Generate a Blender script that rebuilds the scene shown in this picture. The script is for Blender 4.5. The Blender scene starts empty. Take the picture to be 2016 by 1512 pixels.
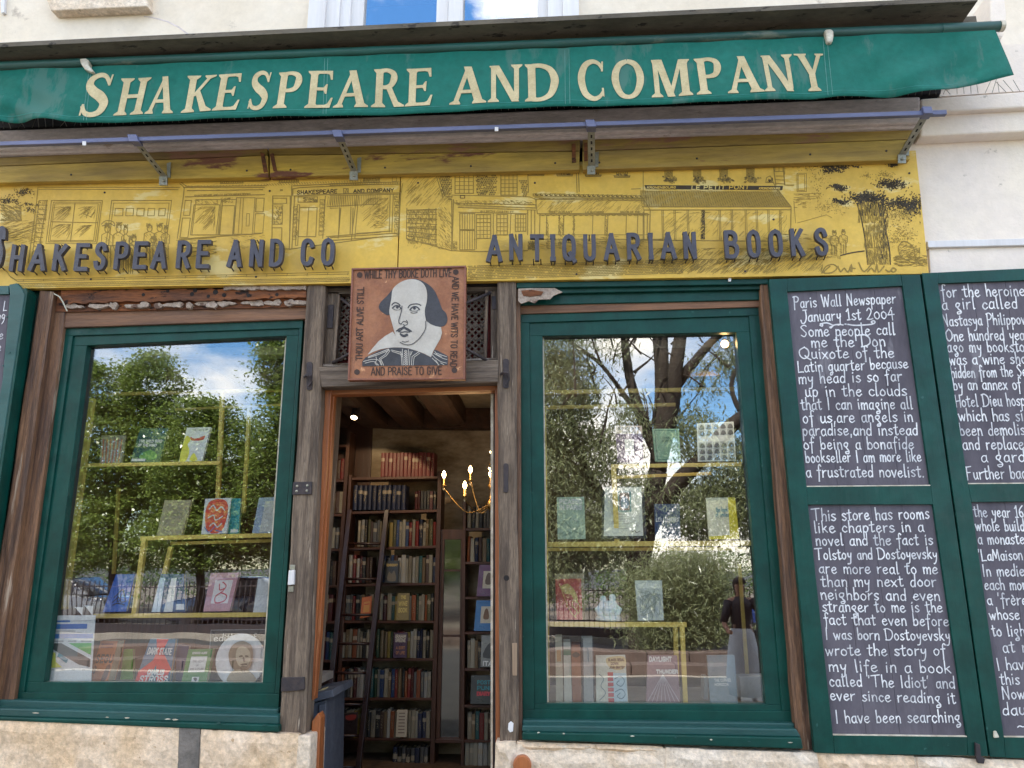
import bpy, math, random
import numpy as np
from mathutils import Vector, Matrix
R_ = math.radians
rnd = random.Random(7)
scene = bpy.context.scene
COL = scene.collection

# ------------------------------------------------------------------ camera
F = 1500.0
CAM = Vector((0, -5, 1.75))
CROT = (Matrix.Rotation(R_(4.0), 3, 'Z') @ Matrix.Rotation(R_(90 + 13.4), 3, 'X') @ Matrix.Rotation(R_(0.16), 3, 'Z'))
cd = bpy.data.cameras.new("camera")
cam = bpy.data.objects.new("camera", cd)
COL.objects.link(cam)
cd.sensor_width = 36
cd.lens = F / 2016 * 36
cd.clip_start = 0.05
cd.clip_end = 2000
cam.matrix_world = Matrix.Translation(CAM) @ CROT.to_4x4()
scene.camera = cam

# ------------------------------------------------------------------ world, sun, exposure
SUN_EL, SUN_AZ = 53.0, -22.0          # the sun stands behind the building
world = bpy.data.worlds.new("World")
scene.world = world
world.use_nodes = True
wn, wl = world.node_tree.nodes, world.node_tree.links
wn.clear()
wo = wn.new('ShaderNodeOutputWorld')
bg = wn.new('ShaderNodeBackground')
sky = wn.new('ShaderNodeTexSky')
sky.sky_type = 'NISHITA'
sky.sun_disc = False
sky.sun_elevation = R_(SUN_EL)
sky.sun_rotation = R_(SUN_AZ)
sky.air_density = 1.0
sky.dust_density = 0.4
sky.ozone_density = 2.0
tc = wn.new('ShaderNodeTexCoord')
mp = wn.new('ShaderNodeMapping')
mp.inputs['Scale'].default_value = (1.6, 1.6, 3.2)
mp.inputs['Location'].default_value = (0.35, 0.1, 0.0)
nz = wn.new('ShaderNodeTexNoise')
nz.inputs['Scale'].default_value = 1.9
nz.inputs['Detail'].default_value = 9
nz.inputs['Roughness'].default_value = 0.56
rp = wn.new('ShaderNodeValToRGB')
rp.color_ramp.elements[0].position = 0.47
rp.color_ramp.elements[1].position = 0.62
mxc = wn.new('ShaderNodeMix')
mxc.data_type = 'RGBA'
mxc.inputs[7].default_value = (9.0, 8.5, 7.7, 1)
wl.new(tc.outputs['Generated'], mp.inputs[0])
wl.new(mp.outputs[0], nz.inputs['Vector'])
wl.new(nz.outputs['Fac'], rp.inputs[0])
wl.new(rp.outputs[0], mxc.inputs[0])
hs = wn.new('ShaderNodeHueSaturation')
hs.inputs['Saturation'].default_value = 1.25
wl.new(sky.outputs[0], hs.inputs['Color'])
wl.new(hs.outputs[0], mxc.inputs[6])
wl.new(mxc.outputs[2], bg.inputs[0])
bg.inputs[1].default_value = 0.15
wl.new(bg.outputs[0], wo.inputs[0])
sd = bpy.data.lights.new("sun", 'SUN')
sd.energy = 5.0
sd.angle = R_(0.5)
sd.color = (1.0, 0.95, 0.87)
sun = bpy.data.objects.new("sun", sd)
COL.objects.link(sun)
az = R_(SUN_AZ)
sdir = Vector((math.sin(az) * math.cos(R_(SUN_EL)), math.cos(az) * math.cos(R_(SUN_EL)), math.sin(R_(SUN_EL))))
sun.rotation_euler = sdir.to_track_quat('Z', 'Y').to_euler()
sun.location = (0, 20, 30)
scene.view_settings.view_transform = 'Standard'
scene.view_settings.look = 'None'
scene.view_settings.gamma = 1
scene.view_settings.use_curve_mapping = False
scene.view_settings.exposure = 1.85
scene.render.engine = 'CYCLES'
scene.cycles.max_bounces = 10
scene.cycles.transparent_max_bounces = 16
scene.cycles.caustics_reflective = False
scene.cycles.use_denoising = True

# ------------------------------------------------------------------ pixel of the photograph -> point in the place
def ray(px, py):
    return CROT @ Vector(((px - 1008) / F, -(py - 756) / F, -1))
def at(px, py, Y):
    d = ray(px, py)
    return CAM + d * ((Y - CAM.y) / d.y)
def at_plane(px, py, p0, n):
    d = ray(px, py)
    return CAM + d * ((p0 - CAM).dot(n) / d.dot(n))
GLY = 0.155                              # plane of the window glass
def refl(px, py, dist):                  # where a thing seen in the glass really stands, out in the street
    p = at(px, py, GLY + dist)
    return Vector((p.x, 2 * GLY - p.y, p.z))

# ------------------------------------------------------------------ materials
def lin(h):
    h = h.lstrip('#')
    o = []
    for i in (0, 2, 4):
        v = int(h[i:i + 2], 16) / 255
        o.append(v / 12.92 if v <= 0.04045 else ((v + 0.055) / 1.055) ** 2.4)
    return tuple(o)
MATS = {}
def M(name, base, rough=0.6, col2=None, scale=6.0, stretch=(1, 1, 1), wear=None, wear_t=0.66, wear_scale=14, wear_stretch=None,
      bump=0.25, bscale=60, bstretch=None, metal=0.0, spec=0.5, fine=0.12, contrast=0.12, emis=None, objcol=False, coat=0, rough_var=0.12):
    if name in MATS:
        return MATS[name]
    m = bpy.data.materials.new(name)
    m.use_nodes = True
    N, L = m.node_tree.nodes, m.node_tree.links
    b = N['Principled BSDF']
    b.inputs['Roughness'].default_value = rough
    b.inputs['Metallic'].default_value = metal
    b.inputs['Specular IOR Level'].default_value = spec
    b.inputs['Coat Weight'].default_value = coat
    t = N.new('ShaderNodeTexCoord')
    def mapped(st):
        q = N.new('ShaderNodeMapping')
        q.inputs['Scale'].default_value = st
        L.new(t.outputs['Object'], q.inputs[0])
        return q.outputs[0]
    def noise(sc, st, det=6, ro=0.6):
        q = N.new('ShaderNodeTexNoise')
        q.inputs['Scale'].default_value = sc
        q.inputs['Detail'].default_value = det
        q.inputs['Roughness'].default_value = ro
        L.new(mapped(st), q.inputs['Vector'])
        return q.outputs['Fac']
    def ramp(src, a, c):
        q = N.new('ShaderNodeMapRange')
        q.inputs[1].default_value = a
        q.inputs[2].default_value = c
        L.new(src, q.inputs[0])
        return q.outputs[0]
    def mix(f, a, c):
        q = N.new('ShaderNodeMix')
        q.data_type = 'RGBA'
        L.new(f, q.inputs[0])
        for k, v in ((6, a), (7, c)):
            if isinstance(v, tuple):
                q.inputs[k].default_value = (*v, 1)
            else:
                L.new(v, q.inputs[k])
        return q.outputs[2]
    if col2 is None:
        col2 = tuple(v * 0.7 for v in base)
    src = base
    if objcol:
        oi = N.new('ShaderNodeObjectInfo')
        dk = N.new('ShaderNodeMix')
        dk.data_type = 'RGBA'
        dk.blend_type = 'MULTIPLY'
        dk.inputs[0].default_value = 1
        dk.inputs[7].default_value = (0.7, 0.7, 0.7, 1)
        L.new(oi.outputs['Color'], dk.inputs[6])
        src, col2 = oi.outputs['Color'], dk.outputs[2]
    c = mix(ramp(noise(scale, stretch), 0.5 - contrast, 0.5 + contrast), src, col2)
    f = noise(scale * 9, stretch, 4, 0.7)
    if fine:
        g = N.new('ShaderNodeMix')
        g.data_type = 'RGBA'
        g.blend_type = 'MULTIPLY'
        g.inputs[0].default_value = 1
        L.new(c, g.inputs[6])
        mr = N.new('ShaderNodeMapRange')
        mr.inputs[1].default_value = 0.3
        mr.inputs[2].default_value = 0.7
        mr.inputs[3].default_value = 1 - fine
        mr.inputs[4].default_value = 1 + fine
        L.new(f, mr.inputs[0])
        L.new(mr.outputs[0], g.inputs[7])
        c = g.outputs[2]
    if wear is not None:
        wear_t -= 0.055
        w = ramp(noise(wear_scale, wear_stretch or stretch, 8, 0.65), wear_t, wear_t + 0.045)
        c = mix(w, c, wear)
    L.new(c, b.inputs['Base Color'])
    if rough_var:
        mr = N.new('ShaderNodeMapRange')
        mr.inputs[1].default_value = 0.3
        mr.inputs[2].default_value = 0.7
        mr.inputs[3].default_value = max(0.03, rough - rough_var)
        mr.inputs[4].default_value = min(1, rough + rough_var)
        L.new(noise(scale * 2.3, stretch), mr.inputs[0])
        L.new(mr.outputs[0], b.inputs['Roughness'])
    if bump:
        bp = N.new('ShaderNodeBump')
        bp.inputs['Strength'].default_value = bump
        bp.inputs['Distance'].default_value = 0.01
        L.new(noise(bscale, bstretch or stretch, 8, 0.65), bp.inputs['Height'])
        L.new(bp.outputs[0], b.inputs['Normal'])
    if emis:
        b.inputs['Emission Color'].default_value = (*emis[:3], 1)
        b.inputs['Emission Strength'].default_value = emis[3]
    MATS[name] = m
    return m
def flat(name, col, rough=0.7, **k):
    return M(name, col, rough, bump=k.pop('bump', 0.05), contrast=0.3, col2=tuple(v * 0.85 for v in col), **k)

VZ = (1, 1, 0.06)      # grain running up
VX = (0.06, 1, 1)      # grain running along the front
m_green = M('green paint', (0.002, 0.056, 0.044), 0.42, (0.001, 0.037, 0.029), 5, bump=0.25, bscale=24, bstretch=(1, 1, .12), spec=0.28, wear=(0.03, 0.10, 0.085), wear_t=0.72, wear_scale=12, fine=0.06)
m_green2 = M('faded green paint', (0.012, 0.085, 0.08), 0.5, (0.008, 0.055, 0.052), 3, stretch=(.3, 1, 1), bump=0.2, bscale=40, wear=(0.3, 0.4, 0.36), wear_t=0.74, wear_scale=10, wear_stretch=(.25, 1, 1))
m_chalk_board = M('chalkboard', (0.125, 0.113, 0.135), 0.85, (0.088, 0.079, 0.096), 3.4, stretch=(1, 1, .3), bump=0.15, bscale=50, spec=.25, wear=(0.18, 0.168, 0.19), wear_t=0.65, wear_scale=3)
m_chalk = M('white chalk paint', (0.78, 0.78, 0.80), 0.8, (0.50, 0.50, 0.53), 7, fine=0.2, bump=0.1)
m_post = M('weathered oak', (0.19, 0.14, 0.10), 0.85, (0.075, 0.052, 0.038), 26, stretch=VZ, bump=1.0, bscale=70, wear=(0.40, 0.33, 0.26), wear_t=0.67, wear_scale=30, fine=0.5)
m_beam = M('weathered beam', (0.19, 0.145, 0.11), 0.85, (0.08, 0.058, 0.044), 26, stretch=VX, bump=1.0, bscale=70, wear=(0.35, 0.3, 0.26), wear_t=0.67, wear_scale=20, fine=0.35)
m_jamb = M('brown timber', (0.20, 0.10, 0.05), 0.6, (0.07, 0.035, 0.022), 22, stretch=VZ, bump=0.8, bscale=60, wear=(0.36, 0.27, 0.2), wear_t=0.69, wear_scale=12, fine=0.5)
m_jambx = M('brown timber rail', (0.21, 0.10, 0.05), 0.65, (0.1, 0.05, 0.03), 16, stretch=VX, bump=0.5, bscale=60, fine=0.25)
m_rot = M('rotten timber', (0.22, 0.075, 0.025), 0.9, (0.09, 0.035, 0.018), 14, stretch=(.12, 1, 1), bump=1.0, bscale=40, wear=(0.02, 0.01, 0.008), wear_t=0.63, wear_scale=16, wear_stretch=(.5, 1, 1), fine=0.4)
m_plaster = M('broken plaster', (0.42, 0.34, 0.28), 0.9, (0.25, 0.19, 0.15), 14, bump=1.0, bscale=30, wear=(0.12, 0.07, 0.05), wear_t=0.62, wear_scale=9, fine=0.3)
m_orange = M('varnished door wood', (0.36, 0.115, 0.035), 0.45, (0.24, 0.075, 0.025), 18, stretch=VZ, bump=0.3, wear=(0.45, 0.24, 0.12), wear_t=0.7, fine=0.15)
m_orangex = M('varnished head wood', (0.36, 0.125, 0.04), 0.45, (0.22, 0.075, 0.025), 18, stretch=VX, bump=0.3, fine=0.15)
m_wall = M('cream render', (0.70, 0.61, 0.49), 0.9, (0.76, 0.68, 0.57), 1.6, bump=0.35, bscale=25, wear=(0.46, 0.39, 0.32), wear_t=0.66, wear_scale=2.2, fine=0.05)
m_wall2 = M('pale lilac render', (0.76, 0.67, 0.60), 0.9, (0.80, 0.71, 0.60), 1.3, bump=0.4, bscale=30, wear=(0.42, 0.36, 0.3), wear_t=0.68, wear_scale=4, fine=0.05)
m_ledge = M('grey pink stone', (0.62, 0.54, 0.53), 0.9, (0.48, 0.42, 0.40), 5, stretch=(.3, 1, 1), bump=0.8, bscale=40, wear=(0.34, 0.27, 0.23), wear_t=0.69, wear_scale=12, wear_stretch=(.5, 1, 1), fine=0.2)
m_stone = M('limestone', (0.70, 0.55, 0.41), 0.92, (0.62, 0.45, 0.29), 3.2, bump=1.0, bscale=30, wear=(0.42, 0.28, 0.16), wear_t=0.70, wear_scale=24, fine=0.28)
m_stone2 = M('pale limestone', (0.70, 0.60, 0.49), 0.92, (0.62, 0.49, 0.36), 3.6, bump=1.0, bscale=30, wear=(0.44, 0.34, 0.24), wear_t=0.70, wear_scale=24, fine=0.28)
m_mortar = M('grey mortar', (0.19, 0.17, 0.155), 0.95, (0.12, 0.11, 0.1), 9, bump=0.8, bscale=40)
m_hood = M('dirty olive board', (0.13, 0.11, 0.08), 0.8, (0.075, 0.063, 0.046), 3, stretch=(.4, 1, 1), bump=0.3, wear=(0.025, 0.02, 0.015), wear_t=0.64, wear_scale=18, fine=0.2)
m_dark = M('shade black', (0.015, 0.012, 0.012), 0.9, bump=0.3)  # near-black painted as shade in recesses, gaps, holes and unlit rooms
m_cloth = M('green awning cloth', (0.006, 0.110, 0.083), 0.7, (0.016, 0.140, 0.112), 2.2, spec=0.15, bump=0.1, bscale=90, wear=(0.05, 0.145, 0.12), wear_t=0.63, wear_scale=3.5, wear_stretch=(1, 1, .25), fine=0.12, contrast=0.25)
m_rod = M('dusty green tube', (0.008, 0.085, 0.07), 0.5, (0.012, 0.06, 0.05), 3, stretch=(.25, 1, 1), bump=0.1, wear=(0.10, 0.13, 0.10), wear_t=0.66, wear_scale=3, wear_stretch=(.3, 1, 1), fine=0.15)
m_gold = M('cream gold letter paint', (0.50, 0.42, 0.24), 0.7, (0.41, 0.335, 0.18), 9, bump=0.1, fine=0.15)
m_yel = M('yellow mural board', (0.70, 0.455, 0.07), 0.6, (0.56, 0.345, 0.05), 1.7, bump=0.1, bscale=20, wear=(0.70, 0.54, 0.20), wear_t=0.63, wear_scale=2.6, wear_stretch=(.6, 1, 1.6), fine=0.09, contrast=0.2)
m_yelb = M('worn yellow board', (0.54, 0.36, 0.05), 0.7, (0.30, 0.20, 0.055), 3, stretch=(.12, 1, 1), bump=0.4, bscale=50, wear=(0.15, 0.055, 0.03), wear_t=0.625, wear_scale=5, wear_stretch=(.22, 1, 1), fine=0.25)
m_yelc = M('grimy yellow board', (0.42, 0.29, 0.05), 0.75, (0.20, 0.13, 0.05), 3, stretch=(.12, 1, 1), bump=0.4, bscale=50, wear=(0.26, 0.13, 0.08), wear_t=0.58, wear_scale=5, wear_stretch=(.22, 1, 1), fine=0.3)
m_ink = flat('mural ink', (0.29, 0.195, 0.045), 0.8)
m_ink2 = flat('mural black ink', (0.055, 0.04, 0.022), 0.8)
m_letter = M('slate metal letter', (0.055, 0.052, 0.07), 0.5, (0.04, 0.037, 0.05), 12, bump=0.1, fine=0.1)
m_steel = M('galvanised steel', (0.36, 0.34, 0.27), 0.45, (0.26, 0.25, 0.2), 10, metal=0.6, bump=0.1, fine=0.2)
m_blue = M('lilac blue metal', (0.12, 0.13, 0.24), 0.45, (0.09, 0.1, 0.18), 6, stretch=(.2, 1, 1), bump=0.08, fine=0.1)
m_iron = M('black iron', (0.035, 0.03, 0.035), 0.6, (0.06, 0.045, 0.045), 18, metal=0.4, bump=0.4)
m_white = M('white paint', (0.70, 0.69, 0.70), 0.5, (0.60, 0.58, 0.58), 4, stretch=VZ, bump=0.15, fine=0.05)
m_off = M('stained white plastic', (0.62, 0.58, 0.48), 0.5, (0.4, 0.35, 0.27), 16, bump=0.2)
m_terra = M('terracotta board', (0.33, 0.135, 0.06), 0.6, (0.23, 0.085, 0.038), 5, bump=0.25, wear=(0.55, 0.27, 0.13), wear_t=0.70, wear_scale=9, fine=0.15)
m_terraf = M('brown red frame', (0.25, 0.085, 0.045), 0.5, (0.17, 0.06, 0.035), 8, bump=0.2, fine=0.15)
m_cream = M('aged white paint', (0.5, 0.47, 0.42), 0.7, (0.42, 0.385, 0.34), 9, bump=0.2, fine=0.07)
m_black = M('worn black paint', (0.045, 0.045, 0.055), 0.6, (0.03, 0.03, 0.036), 9, bump=0.15, wear=(0.11, 0.10, 0.11), wear_t=0.72, wear_scale=30)
m_brass = M('yellow painted steel', (0.70, 0.52, 0.14), 0.4, (0.6, 0.43, 0.11), 6, bump=0.05, metal=0.2)
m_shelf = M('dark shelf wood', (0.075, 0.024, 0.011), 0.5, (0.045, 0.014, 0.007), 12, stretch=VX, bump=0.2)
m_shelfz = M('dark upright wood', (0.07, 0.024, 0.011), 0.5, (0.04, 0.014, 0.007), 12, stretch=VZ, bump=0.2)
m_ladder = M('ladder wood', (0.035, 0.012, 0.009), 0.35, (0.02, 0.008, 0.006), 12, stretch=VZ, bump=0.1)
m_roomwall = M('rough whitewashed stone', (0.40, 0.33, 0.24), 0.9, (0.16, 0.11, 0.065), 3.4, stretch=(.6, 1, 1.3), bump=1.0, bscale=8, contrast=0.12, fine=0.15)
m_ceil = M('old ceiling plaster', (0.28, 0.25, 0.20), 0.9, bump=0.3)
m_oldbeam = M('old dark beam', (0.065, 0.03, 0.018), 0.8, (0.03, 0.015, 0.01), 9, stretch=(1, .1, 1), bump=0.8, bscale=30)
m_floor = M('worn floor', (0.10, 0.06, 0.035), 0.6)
m_spine = M('book cloth', (1, 1, 1), 0.6, objcol=True, bump=0.1, scale=14, fine=0.1)
m_page = M('book pages', (0.55, 0.46, 0.33), 0.9, bump=0.4, bscale=200, bstretch=(1, 8, .05))
m_bulb = M('lit candle bulb', (1, .8, .5), 0.3, emis=(1.0, 0.62, 0.25, 14), bump=0)
m_brassold = M('old brass', (0.35, 0.22, 0.08), 0.3, metal=0.9, bump=0.05)
m_asphalt = M('asphalt', (0.06, 0.06, 0.06), 0.9, bump=0.6)
m_pave = M('paving stone', (0.31, 0.275, 0.23), 0.85, (0.25, 0.22, 0.185), 2, bump=0.4)
m_path = M('worn park path', (0.16, 0.13, 0.10), 0.9, (0.12, 0.10, 0.08), 2, bump=0.4)
m_bark = M('bark', (0.028, 0.02, 0.015), 0.95, (0.05, 0.038, 0.028), 10, stretch=(1, 1, .2), bump=1.0, bscale=14)

# glass: both faces of a thin pane mirror the street and let the rest through
def glass(name, k, add):
    m = bpy.data.materials.new(name)
    m.use_nodes = True
    N, L = m.node_tree.nodes, m.node_tree.links
    N.clear()
    o = N.new('ShaderNodeOutputMaterial')
    t = N.new('ShaderNodeBsdfTransparent')
    t.inputs[0].default_value = (0.99, 1.0, 0.995, 1)
    g = N.new('ShaderNodeBsdfGlossy')
    g.inputs['Roughness'].default_value = 0.0
    ge = N.new('ShaderNodeNewGeometry')
    dt = N.new('ShaderNodeVectorMath')
    dt.operation = 'DOT_PRODUCT'
    L.new(ge.outputs['Normal'], dt.inputs[0])
    L.new(ge.outputs['Incoming'], dt.inputs[1])
    prev = dt.outputs['Value']
    for op, a, b in (('ABSOLUTE', None, 0), ('SUBTRACT', 1.0, None), ('POWER', None, 5.0), ('MULTIPLY_ADD', None, .96)):
        q = N.new('ShaderNodeMath')
        q.operation = op
        if a is None:
            L.new(prev, q.inputs[0])
            q.inputs[1].default_value = b
        else:
            q.inputs[0].default_value = a
            L.new(prev, q.inputs[1])
        if op == 'MULTIPLY_ADD':
            q.inputs[2].default_value = .04
        prev = q.outputs[0]
    ma = N.new('ShaderNodeMath')
    ma.operation = 'MULTIPLY_ADD'
    ma.inputs[1].default_value = k
    ma.inputs[2].default_value = add
    ma.use_clamp = True
    mx = N.new('ShaderNodeMixShader')
    tcn = N.new('ShaderNodeTexCoord')
    no = N.new('ShaderNodeTexNoise')
    no.inputs['Scale'].default_value = 2.2
    no.inputs['Detail'].default_value = 1
    bp = N.new('ShaderNodeBump')
    bp.inputs['Strength'].default_value = 0.25
    bp.inputs['Distance'].default_value = 0.004
    L.new(tcn.outputs['Object'], no.inputs['Vector'])
    L.new(no.outputs['Fac'], bp.inputs['Height'])
    L.new(bp.outputs[0], g.inputs['Normal'])
    L.new(prev, ma.inputs[0])
    L.new(ma.outputs[0], mx.inputs[0])
    L.new(t.outputs[0], mx.inputs[1])
    L.new(g.outputs[0], mx.inputs[2])
    L.new(mx.outputs[0], o.inputs[0])
    return m
m_glass = glass('window glass', 1.5, 0.12)
m_clear = glass('clear shelf glass', 1.0, 0.03)
m_mirror = bpy.data.materials.new('mirror')
m_mirror.use_nodes = True
m_mirror.node_tree.nodes['Principled BSDF'].inputs['Metallic'].default_value = 1
m_mirror.node_tree.nodes['Principled BSDF'].inputs['Roughness'].default_value = 0.05
m_mirror.node_tree.nodes['Principled BSDF'].inputs['Base Color'].default_value = (.16, .16, .15, 1)

# ------------------------------------------------------------------ objects
BASE = {}
def _link(o, parent, loc):
    COL.objects.link(o)
    if parent is not None:
        o.parent = parent
        BASE[o.name] = BASE[parent.name]
    else:
        o.location = loc
        BASE[o.name] = Vector(loc)
def tag(o, label=None, cat=None, group=None, kind=None):
    for k, v in (('label', label), ('category', cat), ('group', group), ('kind', kind)):
        if v:
            o[k] = v
    return o
def root(name, label, cat, loc=(0, 0, 0), group=None):
    o = bpy.data.objects.new(name, None)
    o.empty_display_size = 0.1
    _link(o, None, Vector(loc))
    return tag(o, label, cat, group)
class MB:
    def __init__(s):
        s.v, s.f = [], []
    def add(s, vs, fs):
        n = len(s.v)
        s.v += [Vector(v) for v in vs]
        s.f += [[i + n for i in f] for f in fs]
        return s
    def box(s, x0, x1, y0, y1, z0, z1):
        return s.add([(x0, y0, z0), (x1, y0, z0), (x1, y1, z0), (x0, y1, z0), (x0, y0, z1), (x1, y0, z1), (x1, y1, z1), (x0, y1, z1)],
                     [(0, 1, 5, 4), (1, 2, 6, 5), (2, 3, 7, 6), (3, 0, 4, 7), (4, 5, 6, 7), (3, 2, 1, 0)])
    def prism(s, pts, d):                 # polygon pts (front, seen from -Y, any order) pushed back by vector d
        d = Vector(d)
        n = len(pts)
        a = sum((pts[i].x * pts[(i + 1) % n].z - pts[(i + 1) % n].x * pts[i].z) for i in range(n))
        if a < 0:
            pts = list(reversed(pts))
        vs = list(pts) + [p + d for p in pts]
        fs = [list(range(n)), list(range(2 * n - 1, n - 1, -1))] + [[(i + 1) % n, i, n + i, n + (i + 1) % n] for i in range(n)]
        return s.add(vs, fs)
    def slab(s, pix, Y, t):
        return s.prism([at(x, y, Y) for x, y in pix], (0, t, 0))
    def tube(s, pts, r, n=8, cap=True):
        pts = [Vector(p) for p in pts]
        rs = r if isinstance(r, (list, tuple)) else [r] * len(pts)
        b = len(s.v)
        k = len(pts)
        prev = None
        for i, p in enumerate(pts):
            t = (pts[min(i + 1, k - 1)] - pts[max(i - 1, 0)]).normalized()
            if prev is None:
                u = t.orthogonal().normalized()
            else:
                u = (prev - t * prev.dot(t)).normalized()
            prev = u
            w = t.cross(u)
            for j in range(n):
                a = 2 * math.pi * j / n
                s.v.append(p + (u * math.cos(a) + w * math.sin(a)) * rs[i])
        for i in range(k - 1):
            for j in range(n):
                s.f.append([b + i * n + j, b + i * n + (j + 1) % n, b + (i + 1) * n + (j + 1) % n, b + (i + 1) * n + j])
        if cap:
            s.f.append([b + j for j in reversed(range(n))])
            s.f.append([b + (k - 1) * n + j for j in range(n)])
        return s
    def lathe(s, c, prof, n=16, axis='Z'):
        c = Vector(c)
        b = len(s.v)
        for r, z in prof:
            for j in range(n):
                a = 2 * math.pi * j / n
                q = Vector((r * math.cos(a), r * math.sin(a), z))
                if axis == 'Y':
                    q = Vector((q.x, q.z, q.y))
                s.v.append(c + q)
        k = len(prof)
        for i in range(k - 1):
            for j in range(n):
                s.f.append([b + i * n + j, b + i * n + (j + 1) % n, b + (i + 1) * n + (j + 1) % n, b + (i + 1) * n + j])
        s.f.append([b + j for j in reversed(range(n))])
        s.f.append([b + (k - 1) * n + j for j in range(n)])
        return s
    def build(s, name, mat, parent=None, bevel=0, smooth=False, origin=None):
        me = bpy.data.meshes.new(name)
        if parent is not None:
            o0 = BASE[parent.name]
        elif origin is not None:
            o0 = Vector(origin)
        else:
            n = len(s.v)
            o0 = Vector((sum(v.x for v in s.v) / n, sum(v.y for v in s.v) / n, min(v.z for v in s.v)))
        me.from_pydata([v - o0 for v in s.v], [], s.f)
        if smooth:
            me.shade_smooth()
        me.materials.append(mat)
        o = bpy.data.objects.new(name, me)
        _link(o, parent, o0)
        if bevel:
            bm = o.modifiers.new('bevel', 'BEVEL')
            bm.width = bevel
            bm.segments = 2
            bm.limit_method = 'ANGLE'
            bm.angle_limit = R_(40)
            bm.harden_normals = False
        return o
def slab(name, pix, Y, t, mat, parent=None, bevel=0.003, **k):
    return MB().slab(pix, Y, t).build(name, mat, parent, bevel, **k)
def frame4(parent, o, i, Y, t, mat, bevel=0.003, names=('frame_rail', 'frame_stile')):
    # o, i: outer and inner corners TL TR BR BL in photo pixels
    def on(a, b, y):                      # the point of edge a-b at height y
        u = (y - a[1]) / (b[1] - a[1])
        return (a[0] + (b[0] - a[0]) * u, y)
    s = (i[1][1] - i[0][1]) / (i[1][0] - i[0][0])
    tl, tr = on(o[0], o[3], i[0][1] - s * (i[0][0] - o[0][0])), on(o[1], o[2], i[1][1] + s * (o[1][0] - i[1][0]))
    s = (i[2][1] - i[3][1]) / (i[2][0] - i[3][0])
    bl, br = on(o[0], o[3], i[3][1] - s * (i[3][0] - o[3][0])), on(o[1], o[2], i[2][1] + s * (o[2][0] - i[2][0]))
    slab(names[0], [o[0], o[1], tr, i[1], i[0], tl], Y, t, mat, parent, bevel)
    slab(names[0], [bl, i[3], i[2], br, o[2], o[3]], Y, t, mat, parent, bevel)
    slab(names[1], [tl, i[0], i[3], bl], Y + .0005, t, mat, parent, bevel)
    slab(names[1], [i[1], tr, br, i[2]], Y + .0005, t, mat, parent, bevel)

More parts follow.
